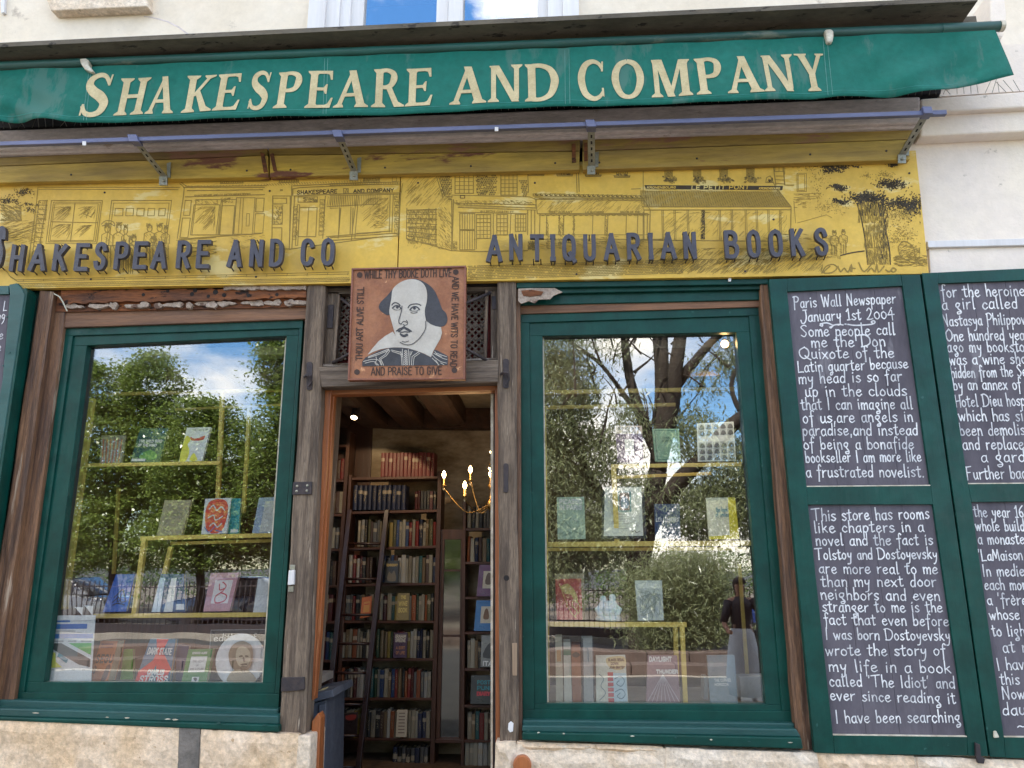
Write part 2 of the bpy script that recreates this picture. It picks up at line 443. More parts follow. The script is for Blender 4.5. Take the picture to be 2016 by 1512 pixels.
# ------------------------------------------------------------------ drawing and lettering in strokes
def smooth(pts, n=4, closed=False):
    if len(pts) < 3:
        return list(pts)
    out = []
    k = len(pts)
    rng = range(k if closed else k - 1)
    for i in rng:
        if closed:
            p0, p1, p2, p3 = pts[(i - 1) % k], pts[i], pts[(i + 1) % k], pts[(i + 2) % k]
        else:
            p0, p1, p2, p3 = pts[max(i - 1, 0)], pts[i], pts[i + 1], pts[min(i + 2, k - 1)]
        for j in range(n):
            t = j / n
            out.append(tuple(0.5 * ((2 * p1[a]) + (-p0[a] + p2[a]) * t + (2 * p0[a] - 5 * p1[a] + 4 * p2[a] - p3[a]) * t * t +
                                    (-p0[a] + 3 * p1[a] - 3 * p2[a] + p3[a]) * t ** 3) for a in range(len(p1))))
    if not closed:
        out.append(tuple(pts[-1]))
    return out
class Ink:
    """flat marks on a board: strokes and filled shapes given in photo pixels, laid on plane Y (or any projector)"""
    def __init__(s, Y=None, proj=None, step=0.0003):
        s.m, s.k, s.step = MB(), 0, step
        s.P = proj or (lambda x, y, e: at(x, y, Y - e))
    def _e(s):
        s.k += 1
        return 0.0006 + (s.k % 9) * s.step
    def line(s, pts, w, solid=0, ecap=True):
        k = len(pts)
        if k < 2:
            return
        ws = w if isinstance(w, (list, tuple)) else [w] * k
        e = s._e()
        lft, rgt = [], []
        if ecap:
            (x0, y0), (x1, y1) = pts[0], pts[1]
            d = math.hypot(x1 - x0, y1 - y0) or 1
            p0 = (x0 - (x1 - x0) / d * ws[0] * .4, y0 - (y1 - y0) / d * ws[0] * .4)
            (x0, y0), (x1, y1) = pts[-1], pts[-2]
            d = math.hypot(x1 - x0, y1 - y0) or 1
            p1 = (x0 - (x1 - x0) / d * ws[-1] * .4, y0 - (y1 - y0) / d * ws[-1] * .4)
            pts = [p0] + list(pts[1:-1]) + [p1]
        for i in range(k):
            a, c = pts[max(i - 1, 0)], pts[min(i + 1, k - 1)]
            dx, dy = c[0] - a[0], c[1] - a[1]
            d = math.hypot(dx, dy) or 1
            nx, ny = -dy / d * ws[i] / 2, dx / d * ws[i] / 2
            if 0 < i < k - 1:       # widen at corners
                u = (pts[i][0] - pts[i - 1][0], pts[i][1] - pts[i - 1][1])
                v = (pts[i + 1][0] - pts[i][0], pts[i + 1][1] - pts[i][1])
                lu, lv = math.hypot(*u) or 1, math.hypot(*v) or 1
                cs = max(-1, min(1, (u[0] * v[0] + u[1] * v[1]) / lu / lv))
                g = min(1.6, 1 / max(0.3, math.cos(math.acos(cs) / 2)))
                nx, ny = nx * g, ny * g
            ee = e + 0.0004 * i / k
            lft.append(s.P(pts[i][0] + nx, pts[i][1] + ny, ee))
            rgt.append(s.P(pts[i][0] - nx, pts[i][1] - ny, ee))
        vs = lft + rgt
        fs = [[i, i + 1, k + i + 1, k + i] for i in range(k - 1)]
        if solid:
            D = Vector((0, solid, 0))
            vs = vs + [v + D for v in lft + rgt]
            n = 2 * k
            fs += [[i, n + i, n + i + 1, i + 1] for i in range(k - 1)]
            fs += [[k + i, k + i + 1, n + k + i + 1, n + k + i] for i in range(k - 1)]
            fs += [[n + i, n + k + i, n + k + i + 1, n + i + 1] for i in range(k - 1)]
            fs += [[0, k, n + k, n], [k - 1, n + k - 1, n + 2 * k - 1, 2 * k - 1]]
        s.m.add(vs, fs)
    def poly(s, pts):
        e = s._e()
        s.m.add([s.P(x, y, e) for x, y in pts], [list(range(len(pts)))])
    def build(s, name, mat, parent, **k):
        if s.m.v:
            return s.m.build(name, mat, parent, **k)
def Z(ox, oy, s):                        # zoomed view coordinates -> photo pixels
    return lambda pts: [(ox + x * s, oy + y * s) for x, y in pts]

def parse(d):
    out = {}
    for ln in d.strip().split('\n'):
        ch, w, body = ln.split(' ', 2)
        st = []
        for q in body.split('|'):
            sm = q.strip().startswith('~')
            pts = [tuple(float(a) for a in p.split(',')) for p in q.strip().lstrip('~').split()]
            st.append((sm, pts))
        out[ch] = (float(w), st)
    return out
HAND = parse('''
a 8 ~7,9 4,10 1,7 1,2 4,0 7,3|7.2,10 7,2 8.4,0
b 8 1,19 1,0|~1,6 4,10 7.3,7 7,2 4,0 1,2
c 7 ~7,8 4,10 1,7 1,2.5 4,0 7,2
d 8 ~7,8 4,10 1,7 1,2 4,0 7,3|7.8,19 7.2,0
e 8 ~1,5 6,6 7,8.4 4,10 1,7 1,2.4 4,0 8,2.4
f 6 ~7.5,17 5,19 3.2,16 3,5 2.6,-6|0,10 6,10.6
g 8.5 ~7,9.5 4,10 1.4,7.6 2,4.2 5,4 7,7 7,9|~3,4.2 5,1 8,-2.6 7,-6.4 3,-7 2.4,-4.4 5,-3.4 7.6,-3.6
h 8 1,19 1,0|~1,6 4,10 7,8 7.4,0
i 3 1.5,10 1.5,0|1.4,14 1.8,15.2
j 4 ~3,10 3,0 2,-6 0,-7|3,14 3,15
k 8 1,19 1,0|6.6,10 1,4.4|3,5.8 8,0
l 3.6 ~1.5,19 1.5,2 2.4,0 3.4,.6
m 12 1,10 1,0|~1,6 3.6,10 5.8,8 6,0|~6,6 9,10 11,8 11.4,0
n 8 1,10 1,0|~1,6 4,10 6.8,8 7.3,0
o 8 ~4,10 1,7.4 1,2.6 4,0 7.2,2.6 7.2,7.4 4,10
p 8 1,10 .6,-8|~1,7 4,10 7.4,7.4 7,2.8 4,0 1,2
q 8.5 ~7,9 4,10 1,7 1,3 4,1 7,4|~7,10 7,0 6,-6 3,-7 4,-3 8,-3
r 6.4 1,10 1,0|~1,5.6 3,9 6.4,10
s 7 ~6.8,9 4,10.2 1.2,8 4,5.2 6.8,2.8 4,0 .6,1.4
t 6.4 ~3,16 2.8,3 4,0 6.5,1.4|-.4,11 6.6,11.8
u 8 ~1,10 1,3 3.4,0 6.8,3|7,10 7,2 8.4,0
v 7.4 0,10 3.6,0|3.6,0 7.2,10
w 11 0,10 2.8,0|2.8,0 5.5,8.4|5.5,8.4 8,0|8,0 11,10
x 7.6 0,10 7.4,0|7.2,10 0,0
y 8 ~1,10 2,4.6 4.4,3.6 6.8,6.4|~7.4,10 6.4,0 4.6,-7 1,-8
z 7 0,10 7,10|7,10 0,0|0,0 7,0
A 12 0,0 6,18|6,18 12,0|2.4,6.4 9.8,6.4
B 10 1,18 1,0|~1,18 8,17 8,11 2,9.6|~2,9.6 9,8.6 9,1 1,0
C 11 ~10,16 6,18.4 1,12 1,5 5.4,-.2 10,2
D 13 1,18 1,0|~-1,17.6 5,18.6 12,14 12.4,6 7,.4 0,0
E 9 1,18 1,0|1,18 9,18|1,9.6 8,9.6|1,0 9,0
F 10 1.6,18.6 1,-1|-.5,18 10,19|1.2,9.8 8,10.2
H 11 1,18.6 1,0|10,18.6 10,0|1,9 10,10
I 4 2,18.6 2,-.4
J 10 ~9,18 9,6 6,-2 1,-3 -1,2|5,18 11,18.6
L 10 1,18 1,0|~1,0 5,.6 10,.2
M 14 0,0 2.4,18|2.4,18 7,4|7,4 11.4,18|11.4,18 13.6,0
N 12 1,0 1.6,18.6|1.6,18.6 10,0|10,0 10.6,19
O 13 ~7,18.4 1,13 1,5 6,0 12,5 12,13 7,18.4
P 10 1.4,18.6 .6,-3|~-.6,17.6 6,19 10,15 7,9.8 1.6,9
Q 15 ~8,18.4 1,13.6 1,5 7,0 13.4,5 13.4,13 8,18.4|~8,5 12,1 16,-1.4
S 10 ~9.4,16.4 6,18.6 1.4,15 5,10 8.6,5 5.4,0 0,2.4
T 13 -.6,18.2 13,19|6.4,18.6 6,0
W 15 0,18.6 3.6,0|3.6,0 7,15|7,15 10.6,0|10.6,0 14.6,19
Y 10 0,18 5,9|10,18 3.6,0
0 10 ~5,12 1,9 1,3.4 5,0 9,3.4 9,9 5,12
1 6 0,14 3.4,18.4|3.4,18.4 3.4,0|0,0 6,0
2 11 ~1,14 5,18.4 9,14 5,6 .4,.4|~.4,.4 6,0 11,1
4 11 7,18 0,6|0,6 11,6.6|7,13 7,-3
6 9 ~8,18 2,12 1,4 5,0 8,4 5,9 1,6
9 9 ~8,15 4,18 1,14 4,10 8,14|~8,16 7,6 3,0
, 3 1.6,1.4 .8,-3.4
. 3 1.2,0 1.8,.9
' 2.6 1.6,18.5 1,14.5
` 8 ~1,5 6,6 7,8.4 4,10 1,7 1,2.4 4,0 8,2.4|3,15.4 5.4,12.4
~ 20 ~0,3 5,6 11,1 17,3 20,7
''')
CAPS = parse('''
A 11 0,0 5.5,20|5.5,20 11,0|2,6.5 9,6.5
B 9.5 1,0 1,20|~1,20 6,20 8.6,17.6 8.4,13 5.6,10.8 1,10.8|~1,10.8 6,10.6 9.3,8 9.2,3 6.4,0 1,0
C 10 ~9,15.4 7.6,19 4.6,20 2,18.4 1,14 1,6 2,1.6 4.6,0 7.6,1 9,4.6
D 10 1,0 1,20|~1,20 5,20 8,18 9.2,14 9.2,6 8,2 5,0 1,0
E 8.6 1,20 1,0|1,20 8.6,20|1,10.6 7,10.6|1,0 8.6,0
F 8.2 1,20 1,0|1,20 8.4,20|1,10.6 6.8,10.6
G 10 ~9,15.4 7.6,19 4.6,20 2,18.4 1,14 1,6 2,1.6 4.6,0 7.6,.6 9,3.6|9,3.6 9,9|5.6,9 9,9
H 10 1,0 1,20|9,0 9,20|1,10.4 9,10.4
I 3 1.5,0 1.5,20
i 5 2.5,0 2.5,20|0,0 5,0|0,20 5,20
J 8 ~7,20 7,5 5.6,.8 3,0 1,2 1,5
K 10 1,0 1,20|9.4,20 1,8|4,12 9.8,0
L 8.2 1,20 1,0|1,0 8.4,0
M 13 1,0 1,20|1,20 6.5,5|6.5,5 12,20|12,20 12,0
N 10 1,0 1,20|1,20 9,0|9,0 9,20
O 10.4 ~5.2,20 2.2,18.4 1,14 1,6 2.2,1.6 5.2,0 8.2,1.6 9.4,6 9.4,14 8.2,18.4 5.2,20
P 9.2 1,0 1,20|~1,20 6,20 8.7,17.8 8.7,12 6,9.6 1,9.4
Q 10.4 ~5.2,20 2.2,18.4 1,14 1,6 2.2,1.6 5.2,0 8.2,1.6 9.4,6 9.4,14 8.2,18.4 5.2,20|6,5 10,-1.6
R 9.8 1,0 1,20|~1,20 6,20 8.7,17.8 8.7,12.4 6,10 1,10|5,10 9.6,0
S 9.4 ~8.4,15.6 7.2,19 4.8,20 2,18.6 1.2,15 2.6,12 6.6,9 8.4,5.6 7.4,1.4 4.6,0 2,1 .9,4.6
T 9.6 4.8,0 4.8,20|0,20 9.6,20
U 10 ~1,20 1,5 2.4,1 5,0 7.6,1 9,5 9,20
V 10 0,20 5,0|5,0 10,20
W 14 0,20 3.6,0|3.6,0 7,18|7,18 10.4,0|10.4,0 14,20
X 10 0,20 10,0|10,20 0,0
Y 10 0,20 5,9.6|10,20 5,9.6|5,9.6 5,0
Z 9 0,20 9,20|9,20 0,0|0,0 9,0
''')
def glyph_strokes(font, ch, n=4):
    w, st = font[ch]
    return w, [smooth(p, n) if sm else p for sm, p in st]
def text_width(font, s, gap, space):
    return sum((space if c == ' ' else font[c][0] + gap) for c in s) - gap
def write(ink, font, s, p0, p1, unit, w, lean=0.0, gap=2.4, space=6.5, jit=0.0, solid=0, n=4, up=None):
    """unit: pixels per font unit in height; the advance is stretched so that the line ends at p1"""
    tw = text_width(font, s, gap, space)
    dx, dy = (p1[0] - p0[0]) / tw, (p1[1] - p0[1]) / tw
    if up is None:
        up = (lean * unit, -unit)
    x = 0.0
    for c in s:
        if c == ' ':
            x += space
            continue
        gw, st = glyph_strokes(font, c, n)
        jy = rnd.uniform(-jit, jit)
        js = 1 + rnd.uniform(-jit, jit) * 0.05
        for q in st:
            if jit:
                q = [(a + rnd.gauss(0, jit * .6), b + rnd.gauss(0, jit * .6)) for a, b in q] if len(q) < 4 else smooth([(a + rnd.gauss(0, jit * .7), b + rnd.gauss(0, jit * .7)) for a, b in q[::4]] + [q[-1]], 4)
            ws_ = w * rnd.uniform(.8, 1.15) if jit else w
            if jit:
                m_ = max(1, len(q) - 1)
                a_, b_ = rnd.uniform(.85, 1.1), rnd.uniform(.7, 1.1)
                ws_ = [w * (a_ + (b_ - a_) * i_ / m_) for i_ in range(len(q))]
            pts = [(p0[0] + dx * (x + a) + up[0] * (b * js + jy), p0[1] + dy * (x + a) + up[1] * (b * js + jy)) for a, b in q]
            ink.line(pts, ws_, solid)
        x += gw + gap
def LEAN(x):
    return -(x - 990) / 6550.0
# ================================================================== THE SETTING
def struct(o):
    return tag(o, kind='structure')
struct(MB().box(-400, 400, -400, 400, -0.35, -0.31).build('ground', m_asphalt, origin=(0, 0, -0.35)))
struct(MB().box(-60, 60, -8.4, 0.9, -0.3, 0.0).build('pavement', m_pave, origin=(0, -4, -0.3)))
struct(MB().box(-60, 60, -8.56, -8.4, -0.3, 0.012).build('kerb', m_pave, origin=(0, -8.5, -0.3)))
struct(MB().box(-60, 60, -14.6, -8.56, -0.3, -0.12).build('road', m_asphalt, origin=(0, -11, -0.3)))
struct(MB().box(-60, 60, -60, -14.75, -0.3, 0.02).build('park_path', m_path, origin=(0, -20, -0.3)))
struct(MB().box(-60, 60, -14.75, -14.6, -0.3, 0.03).build('kerb', m_pave, origin=(0, -14.7, -0.3)))

# ================================================================== THE BUILDING
bld = root('shop_building', 'old rendered building whose ground floor is a timber bookshop front on limestone blocks', 'building', (0, 0.1, 0))
def X(px, py, Y):
    return at(px, py, Y).x
def Zh(px, py, Y):
    return at(px, py, Y).z
WY = 0.06
# upper wall with the opening of the first-floor window left free
wxl, wxr = X(612, 30, WY), X(1138, 30, WY)
zb = Zh(870, 60, WY) - 0.45
zs = 5.0
zt = 7.6
w = MB()
w.box(-12, wxl, WY, WY + .35, zs, 10.5)
w.box(wxr, 12, WY, WY + .35, zs, 10.5)
w.box(wxl, wxr, WY, WY + .35, zs, zb)
w.box(wxl, wxr, WY, WY + .35, zt, 10.5)
w.build('upper_wall', m_wall, bld)
MB().box(-12, 12, 8.0, 8.3, 0, 10.5).build('unseen_rear_wall', m_wall, bld)  # rear, sides and roof are unseen, added to stop sun leaking in
MB().box(-12.3, -12, WY, 8.3, 0, 10.5).build('unseen_side_wall', m_wall, bld)
MB().box(12, 12.3, WY, 8.3, 0, 10.5).build('unseen_side_wall', m_wall, bld)
MB().box(-12.3, 12.3, -0.2, 8.5, 10.5, 10.8).build('roof', m_ledge, bld)
MB().box(-12, 12, WY + .4, 8, zs - .04, zs + .1).build('upper_floor', m_floor, bld)
# pale sill of a neighbouring window, top left
slab('window_sill', [(84, -60), (292, -60), (288, 0), (290, 12), (100, 21), (92, 0)], WY - .09, .1, m_stone2, bld, .008)
slab('wall_crack', [(283, 31), (300, 33), (330, 41), (352, 52), (368, 64), (378, 72), (376, 73), (350, 54), (328, 43), (298, 35), (283, 33)], WY - .0015, .004, m_ledge, bld, 0)
slab('hook', [(0, -30), (10, -30), (8, 24), (2, 26)], WY - .03, .03, m_white, bld, .004)
# first-floor window
win = MB().box(wxl - .01, wxl + .001, WY + .05, WY + .1, zb, zt).build('window', m_white, bld)
def wpart(name, a, b, Y0, Y1, z0=zb, z1=zt, mat=m_white, bv=.004):
    return MB().box(X(a, 30, Y0), X(b, 30, Y0), Y0, Y1, z0, z1).build(name, mat, win, bv)
wpart('frame', 606, 640, WY - .05, WY + .06)
wpart('frame', 640, 668, WY - .03, WY + .06)
wpart('frame', 668, 690, WY - .005, WY + .08)
wpart('frame', 690, 716, WY + .02, WY + .1)
wpart('frame', 859, 882, WY + .02, WY + .1)
wpart('frame', 882, 911, WY - .0, WY + .1)
wpart('frame', 1058, 1078, WY + .02, WY + .1)
wpart('frame', 1078, 1108, WY - .015, WY + .09)
wpart('frame', 1108, 1140, WY - .05, WY + .06)
zg = Zh(800, 54, WY + .05) - .3
MB().box(wxl, wxr, WY + .03, WY + .1, zb, zg).build('frame', m_white, win)
MB().box(X(716, 30, WY + .05), X(859, 30, WY + .05), WY + .055, WY + .06, zg, zt).build('pane', glass('upper window glass', 2.6, 0.42), win)
MB().box(X(911, 30, WY + .05), X(1058, 30, WY + .05), WY + .055, WY + .06, zg, zt).build('pane', bpy.data.materials['upper window glass'], win)
# dark room behind that window
MB().box(wxl - .3, wxr + .3, 2.4, 2.5, zs, 8).build('upper_room_wall', m_dark, bld)

# lower wall right of the shopfront, string course, moulding
slab('lower_wall', [(1798, 262), (2200, 240), (2420, 1560), (1600, 1560), (1600, 1100)], 0.03, .3, m_wall2, bld, 0)
slab('lower_wall', [(-500, 300), (-120, 300), (-120, 1560), (-500, 1560)], 0.03, .3, m_wall2, bld, 0)
slab('string_course', [(-160, 262), (1812, 190), (1812, 242), (-160, 300)], -.13, .19, m_ledge, bld, .012)
slab('string_course', [(-160, 301), (1812, 243), (1800, 252), (-160, 309)], -.098, .15, m_ledge, bld, .01)
slab('string_course', [(1813, 194), (2300, 160), (2300, 196), (1813, 222)], -.13, .19, m_wall2, bld, .012)
slab('string_course', [(1813, 222.5), (2300, 197), (2300, 246), (1813, 268)], -.08, .13, m_wall2, bld, .012)
slab('moulding', [(1826, 474), (2300, 462), (2300, 476), (1828, 487)], -.02, .05, m_white, bld, .004)
slab('plinth_board', [(1829, 489), (2300, 478), (2310, 540), (1832, 545)], 0.005, .05, m_wall2, bld, .004)
slab('recess_backing', [(-160, 140), (1860, 90), (1852, 184), (-160, 258)], -.05, .1, m_dark, bld, 0)  # near-black sheet stands in for the deep shade behind the awning flap
slab('recess_backing', [(1862, 90), (2300, 80), (2300, 160), (1850, 190)], 0.02, .05, m_wall2, bld, 0)

# ------------------------------------------------------------------ stone blocks under the front
def rough_block(name, pix, Y, t, mat, parent, amp=.009, nx=14, nz=8):
    """a dressed stone with a worn, uneven face: corners TL TR BR BL in photo pixels"""
    m = MB()
    tl, tr, br, bl = [at(x, y, Y) for x, y in pix]
    g = []
    for j in range(nz + 1):
        for i in range(nx + 1):
            u, v = i / nx, j / nz
            p = (tl * (1 - u) + tr * u) * (1 - v) + (bl * (1 - u) + br * u) * v
            edge = i in (0, nx) or j in (0, nz)
            q = p + Vector((rnd.uniform(-1, 1) * .004, (.012 + rnd.uniform(0, .006)) if edge else rnd.uniform(-amp, amp), rnd.uniform(-1, 1) * .004 - (.003 if j == 0 else 0)))
            g.append(q)
    n = len(g)
    back = [p + Vector((0, t, 0)) for p in (g[0], g[nx], g[n - 1], g[n - 1 - nx])]
    fs = []
    for j in range(nz):
        for i in range(nx):
            a = j * (nx + 1) + i
            fs.append([a, a + nx + 1, a + nx + 2, a + 1])
    top = list(range(nx + 1))
    bot = list(range(n - 1 - nx, n))
    lf = [j * (nx + 1) for j in range(nz + 1)]
    rt = [j * (nx + 1) + nx for j in range(nz + 1)]
    fs += [top + [n + 1, n], bot[::-1] + [n + 3, n + 2], [*lf[::-1], n, n + 3], [*rt, n + 2, n + 1], [n, n + 1, n + 2, n + 3]]
    m.add(g + back, fs)
    return m.build(name, mat, parent, 0, smooth=False)
SY = -.055
rough_block('stone', [(-300, 1400), (-160, 1408), (-170, 1600), (-320, 1600)], SY, .35, m_stone, bld)
rough_block('stone', [(-156, 1408), (352, 1434), (346, 1610), (-166, 1600)], SY, .35, m_stone, bld, nx=18)
slab('mortar_joint', [(352, 1432), (394, 1434), (386, 1620), (344, 1620)], SY + .012, .3, m_mortar, bld, .006)
rough_block('stone', [(395, 1436), (588, 1446), (570, 1612), (385, 1612)], SY, .35, m_stone, bld)
slab('stone', [(586, 1448), (612, 1449), (604, 1620), (572, 1620)], SY + .012, .3, m_stone2, bld, .01)
rough_block('stone', [(-300, 1612), (606, 1616), (600, 1790), (-300, 1790)], SY, .35, m_stone2, bld)
rough_block('stone', [(975, 1461), (1014, 1462), (1016, 1610), (974, 1610)], SY, .35, m_stone2, bld, nx=4)
rough_block('stone', [(1018, 1461), (1306, 1470), (1308, 1484), (1018, 1480)], SY + .01, .3, m_stone, bld, nx=12, nz=2)
rough_block('stone', [(1018, 1482), (1306, 1486), (1310, 1640), (1020, 1640)], SY, .35, m_stone2, bld, nx=14)
rough_block('stone', [(1312, 1472), (1602, 1484), (1630, 1640), (1314, 1640)], SY, .35, m_stone2, bld, nx=14)
rough_block('stone', [(1610, 1482), (1800, 1488), (1830, 1640), (1638, 1640)], SY, .35, m_stone, bld)
rough_block('stone', [(1806, 1490), (2120, 1500), (2150, 1640), (1836, 1640)], SY, .35, m_stone2, bld)
rough_block('stone', [(1000, 1643), (2150, 1643), (2170, 1800), (1000, 1800)], SY, .35, m_stone, bld)
MB().slab([(-300, 1425), (605, 1452), (598, 1800), (-300, 1800)], SY + .022, .28).build('mortar_bed', m_stone2, bld)
MB().slab([(975, 1464), (1600, 1482), (2150, 1505), (2170, 1800), (975, 1800)], SY + .018, .28).build('mortar_bed', m_stone2, bld)
c0 = at(1028, 1507, SY - .02)
MB().lathe(c0, [(.055, .06), (.055, -.0), (.048, -.008), (.0, -.01)], 20, 'Y').build('round_plug', m_orange, bld, smooth=False)

# ------------------------------------------------------------------ timber posts and head beams
def rough_post(name, pix, Y, t, mat, parent, n=16, amp=.004):
    """a hewn post: quad TL TR BR BL, edges wander a little"""
    m = MB()
    tl, tr, br, bl = [at(x, y, Y) for x, y in pix]
    rows = []
    for j in range(n + 1):
        v = j / n
        a = tl * (1 - v) + bl * v
        c = tr * (1 - v) + br * v
        wv = (c - a)
        j1, j2 = Vector((rnd.uniform(-amp, amp), 0, 0)), Vector((rnd.uniform(-amp, amp), 0, 0))
        rows.append([a + j1 + Vector((0, t, 0)), a + j1 + Vector((0, .008, 0)), a + j1 + wv * .12, a + wv * .4 + Vector((0, rnd.uniform(-.002, .004), 0)),
                     a + wv * .7 + Vector((0, rnd.uniform(-.002, .004), 0)), c + j2 - wv * .12, c + j2 + Vector((0, .008, 0)), c + j2 + Vector((0, t, 0))])
    k = 8
    vs = [p for r in rows for p in r]
    fs = [[j * k + i, (j + 1) * k + i, (j + 1) * k + (i + 1) % k, j * k + (i + 1) % k] for j in range(n) for i in range(k)]
    fs += [list(range(k)), list(range((n + 1) * k - 1, n * k - 1, -1))]
    m.add(vs, fs)
    return m.build(name, mat, parent)
rough_post('timber_post', [(604, 562), (641, 562), (601, 1444), (548, 1444)], -.005, .16, m_post, bld)
rough_post('timber_post', [(979, 552), (1016, 552), (1021, 1462), (984, 1462)], -.005, .16, m_post, bld)
slab('post_strip', [(1016, 560), (1024, 560), (1028, 1474), (1021, 1474)], .03, .1, m_jamb, bld)
# left jambs beside the left display window
slab('jamb_board', [(49, 566), (82, 566), (-8, 1080), (-70, 1460), (-130, 1460), (-40, 1040)], .05, .12, m_green, bld, .006)
rough_post('timber_jamb', [(77, 572), (106, 574), (-14, 1398), (-46, 1398)], 0, .08, m_jamb, bld)
slab('timber_jamb', [(105, 576), (130, 600), (124, 646), (26, 1384), (-18, 1392)], .055, .06, m_jamb, bld, .005)
# lintel of the left window
def ragged(x0, x1, ya, yb, n, amp):
    tp = [(x0 + (x1 - x0) * i / n, ya(x0 + (x1 - x0) * i / n) + rnd.uniform(-amp, amp)) for i in range(n + 1)]
    bt = [(x0 + (x1 - x0) * i / n, yb(x0 + (x1 - x0) * i / n) + rnd.uniform(-amp, amp)) for i in range(n + 1)]
    return tp + bt[::-1]
slab('head_beam', [(-150, 566), (604, 560), (604, 604), (-150, 620)], .05, .12, m_rot, bld, 0)
slab('rotten_edge', ragged(120, 603, lambda x: 571 - (x - 120) * .006, lambda x: 597 - (x - 120) * .022, 60, 2.0), .015, .06, m_rot, bld, 0)
slab('plaster_edge', ragged(440, 602, lambda x: 563, lambda x: 570, 24, 1.6), -.005, .04, m_plaster, bld, 0)
for k in range(22):
    x = 145 + k * 21 + rnd.uniform(-9, 9)
    y = 604 - (x - 120) * .019 + rnd.uniform(-2, 1.5)
    h = rnd.uniform(3, 8)
    wd = rnd.uniform(7, 24)
    q_ = [(x + wd * math.cos(a_ * .57) * rnd.uniform(.7, 1.1), y + h * math.sin(a_ * .57) * rnd.uniform(.6, 1.15)) for a_ in range(11)]
    slab('plaster_lump', q_, .025 + rnd.uniform(-.008, .008) + k * .0002, .05, m_plaster, bld, .002)
slab('head_rail', [(124, 615), (604, 600), (602, 628), (124, 645)], .065, .08, m_jambx, bld, .004)
slab('hanging_wire', [(106, 577), (118, 583), (124, 592), (133, 612), (131, 613), (122, 594), (116, 585), (106, 579)], .0, .005, m_steel, bld, 0)
for x, y, r in ((384, 572, 5), (424, 575, 6), (410, 583, 4), (441, 581, 5), (378, 579, 5), (545, 580, 4), (489, 582, 4), (330, 573, 4), (480, 571, 4), (282, 580, 4)):
    c = at(x, y, .013)
    MB().lathe(c, [(r / 300, .006), (r / 310, 0), (0, 0)], 9, 'Y').build('rot_hole', m_dark, bld)
# lintel of the right window: dark green mouldings, brown strip, peeling patch
slab('head_moulding', [(1017, 556), (1512, 548), (1512, 559), (1017, 567)], .0, .14, m_green, bld, .005)
slab('head_moulding', [(1017, 567.5), (1512, 559.5), (1512, 569), (1017, 579)], .03, .12, m_green, bld, .005)
slab('head_moulding', [(1017, 579.5), (1506, 569.5), (1503, 590), (1017, 601)], .06, .1, m_green, bld, .005)
slab('head_rail', [(1022, 601.5), (1500, 590), (1497, 604), (1022, 618)], .075, .08, m_jambx, bld, .003)
slab('peeled_paint', [(1020, 568), (1050, 567), (1092, 567), (1108, 575), (1090, 582), (1083, 589), (1060, 590), (1053, 597), (1040, 593), (1026, 598), (1020, 592)], -.012, .008, m_plaster, bld, .002)
slab('peeled_wood', [(1026, 572), (1046, 570), (1070, 574), (1066, 581), (1044, 584), (1030, 582)], -.017, .004, m_rot, bld, .001)
slab('paint_flake', [(1434, 548), (1440, 547), (1439, 554), (1434, 554)], -.012, .01, m_white, bld, .001)
rough_post('timber_jamb', [(1496, 560), (1517, 556), (1606, 1476), (1570, 1476)], .01, .12, m_jamb, bld)
slab('jamb_board', [(1512, 556), (1530, 556), (1640, 1480), (1600, 1480)], .045, .1, m_green, bld, .004)
# black strip painted as the shade in the gap under the yellow board
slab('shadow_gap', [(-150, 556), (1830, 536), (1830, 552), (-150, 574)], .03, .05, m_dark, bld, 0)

# ------------------------------------------------------------------ display windows
def display_window(outer, sash, gl, sill, sill2):
    wd = MB().slab([outer[0], (outer[0][0] + 3, outer[0][1]), (outer[3][0] + 3, outer[3][1]), outer[3]], .10, .06).build('window', m_green, bld)
    frame4(wd, outer, sash, .09, .09, m_green, .0035)
    ii = [(gl[0][0] + 0, gl[0][1]), gl[1], gl[2], gl[3]]
    frame4(wd, sash, ii, .105, .06, m_green, .003, ('sash_rail', 'sash_stile'))
    # thin light bead round the glass
    g2 = [(gl[0][0] + 2.6, gl[0][1] + 2), (gl[1][0] - 2, gl[1][1] + 2), (gl[2][0] - 2, gl[2][1] - 2.4), (gl[3][0] + 3, gl[3][1] - 2.4)]
    frame4(wd, gl, g2, .148, .006, m_off, 0, ('glazing_bead', 'glazing_bead'))
    MB().slab([(gl[0][0] - 8, gl[0][1] - 8), (gl[1][0] + 8, gl[1][1] - 8), (gl[2][0] + 8, gl[2][1] + 8), (gl[3][0] - 8, gl[3][1] + 8)], GLY, .006).build('pane', m_glass, wd)
    for q, Y, t in sill:
        slab('sill', q, Y, t, m_green2, wd, .008)
    for q, Y, t in sill2:
        slab('sill_nosing', q, Y, t, m_green, wd, .008)
    return wd
display_window([(125, 643), (597, 625), (548, 1395), (26, 1377)], [(143.5, 661), (589, 646), (541, 1366), (47, 1363)],
               [(171, 680), (564, 661), (517, 1345), (86, 1343)],
               [([(-160, 1376), (26, 1378), (548, 1396), (548, 1408), (-160, 1390)], .04, .1), ([(-160, 1390), (548, 1409), (548, 1427), (-160, 1406)], -.03, .15)],
               [([(-160, 1406.5), (548, 1427.5), (549, 1442), (-160, 1412)], -.05, .15)])
display_window([(1024, 617), (1496, 603), (1563, 1423), (1029, 1417)], [(1042, 635), (1474.5, 621.5), (1540, 1400), (1052, 1397)],
               [(1068, 661), (1450, 654), (1508, 1387), (1077, 1385)],
               [([(1028, 1417.5), (1564, 1423.5), (1566, 1434), (1028, 1427)], .04, .1), ([(1028, 1428), (1568, 1435), (1578, 1452), (1028, 1441)], -.03, .15)],
               [([(1028, 1441.5), (1578, 1452.5), (1582, 1475), (1028, 1457)], -.055, .15)])

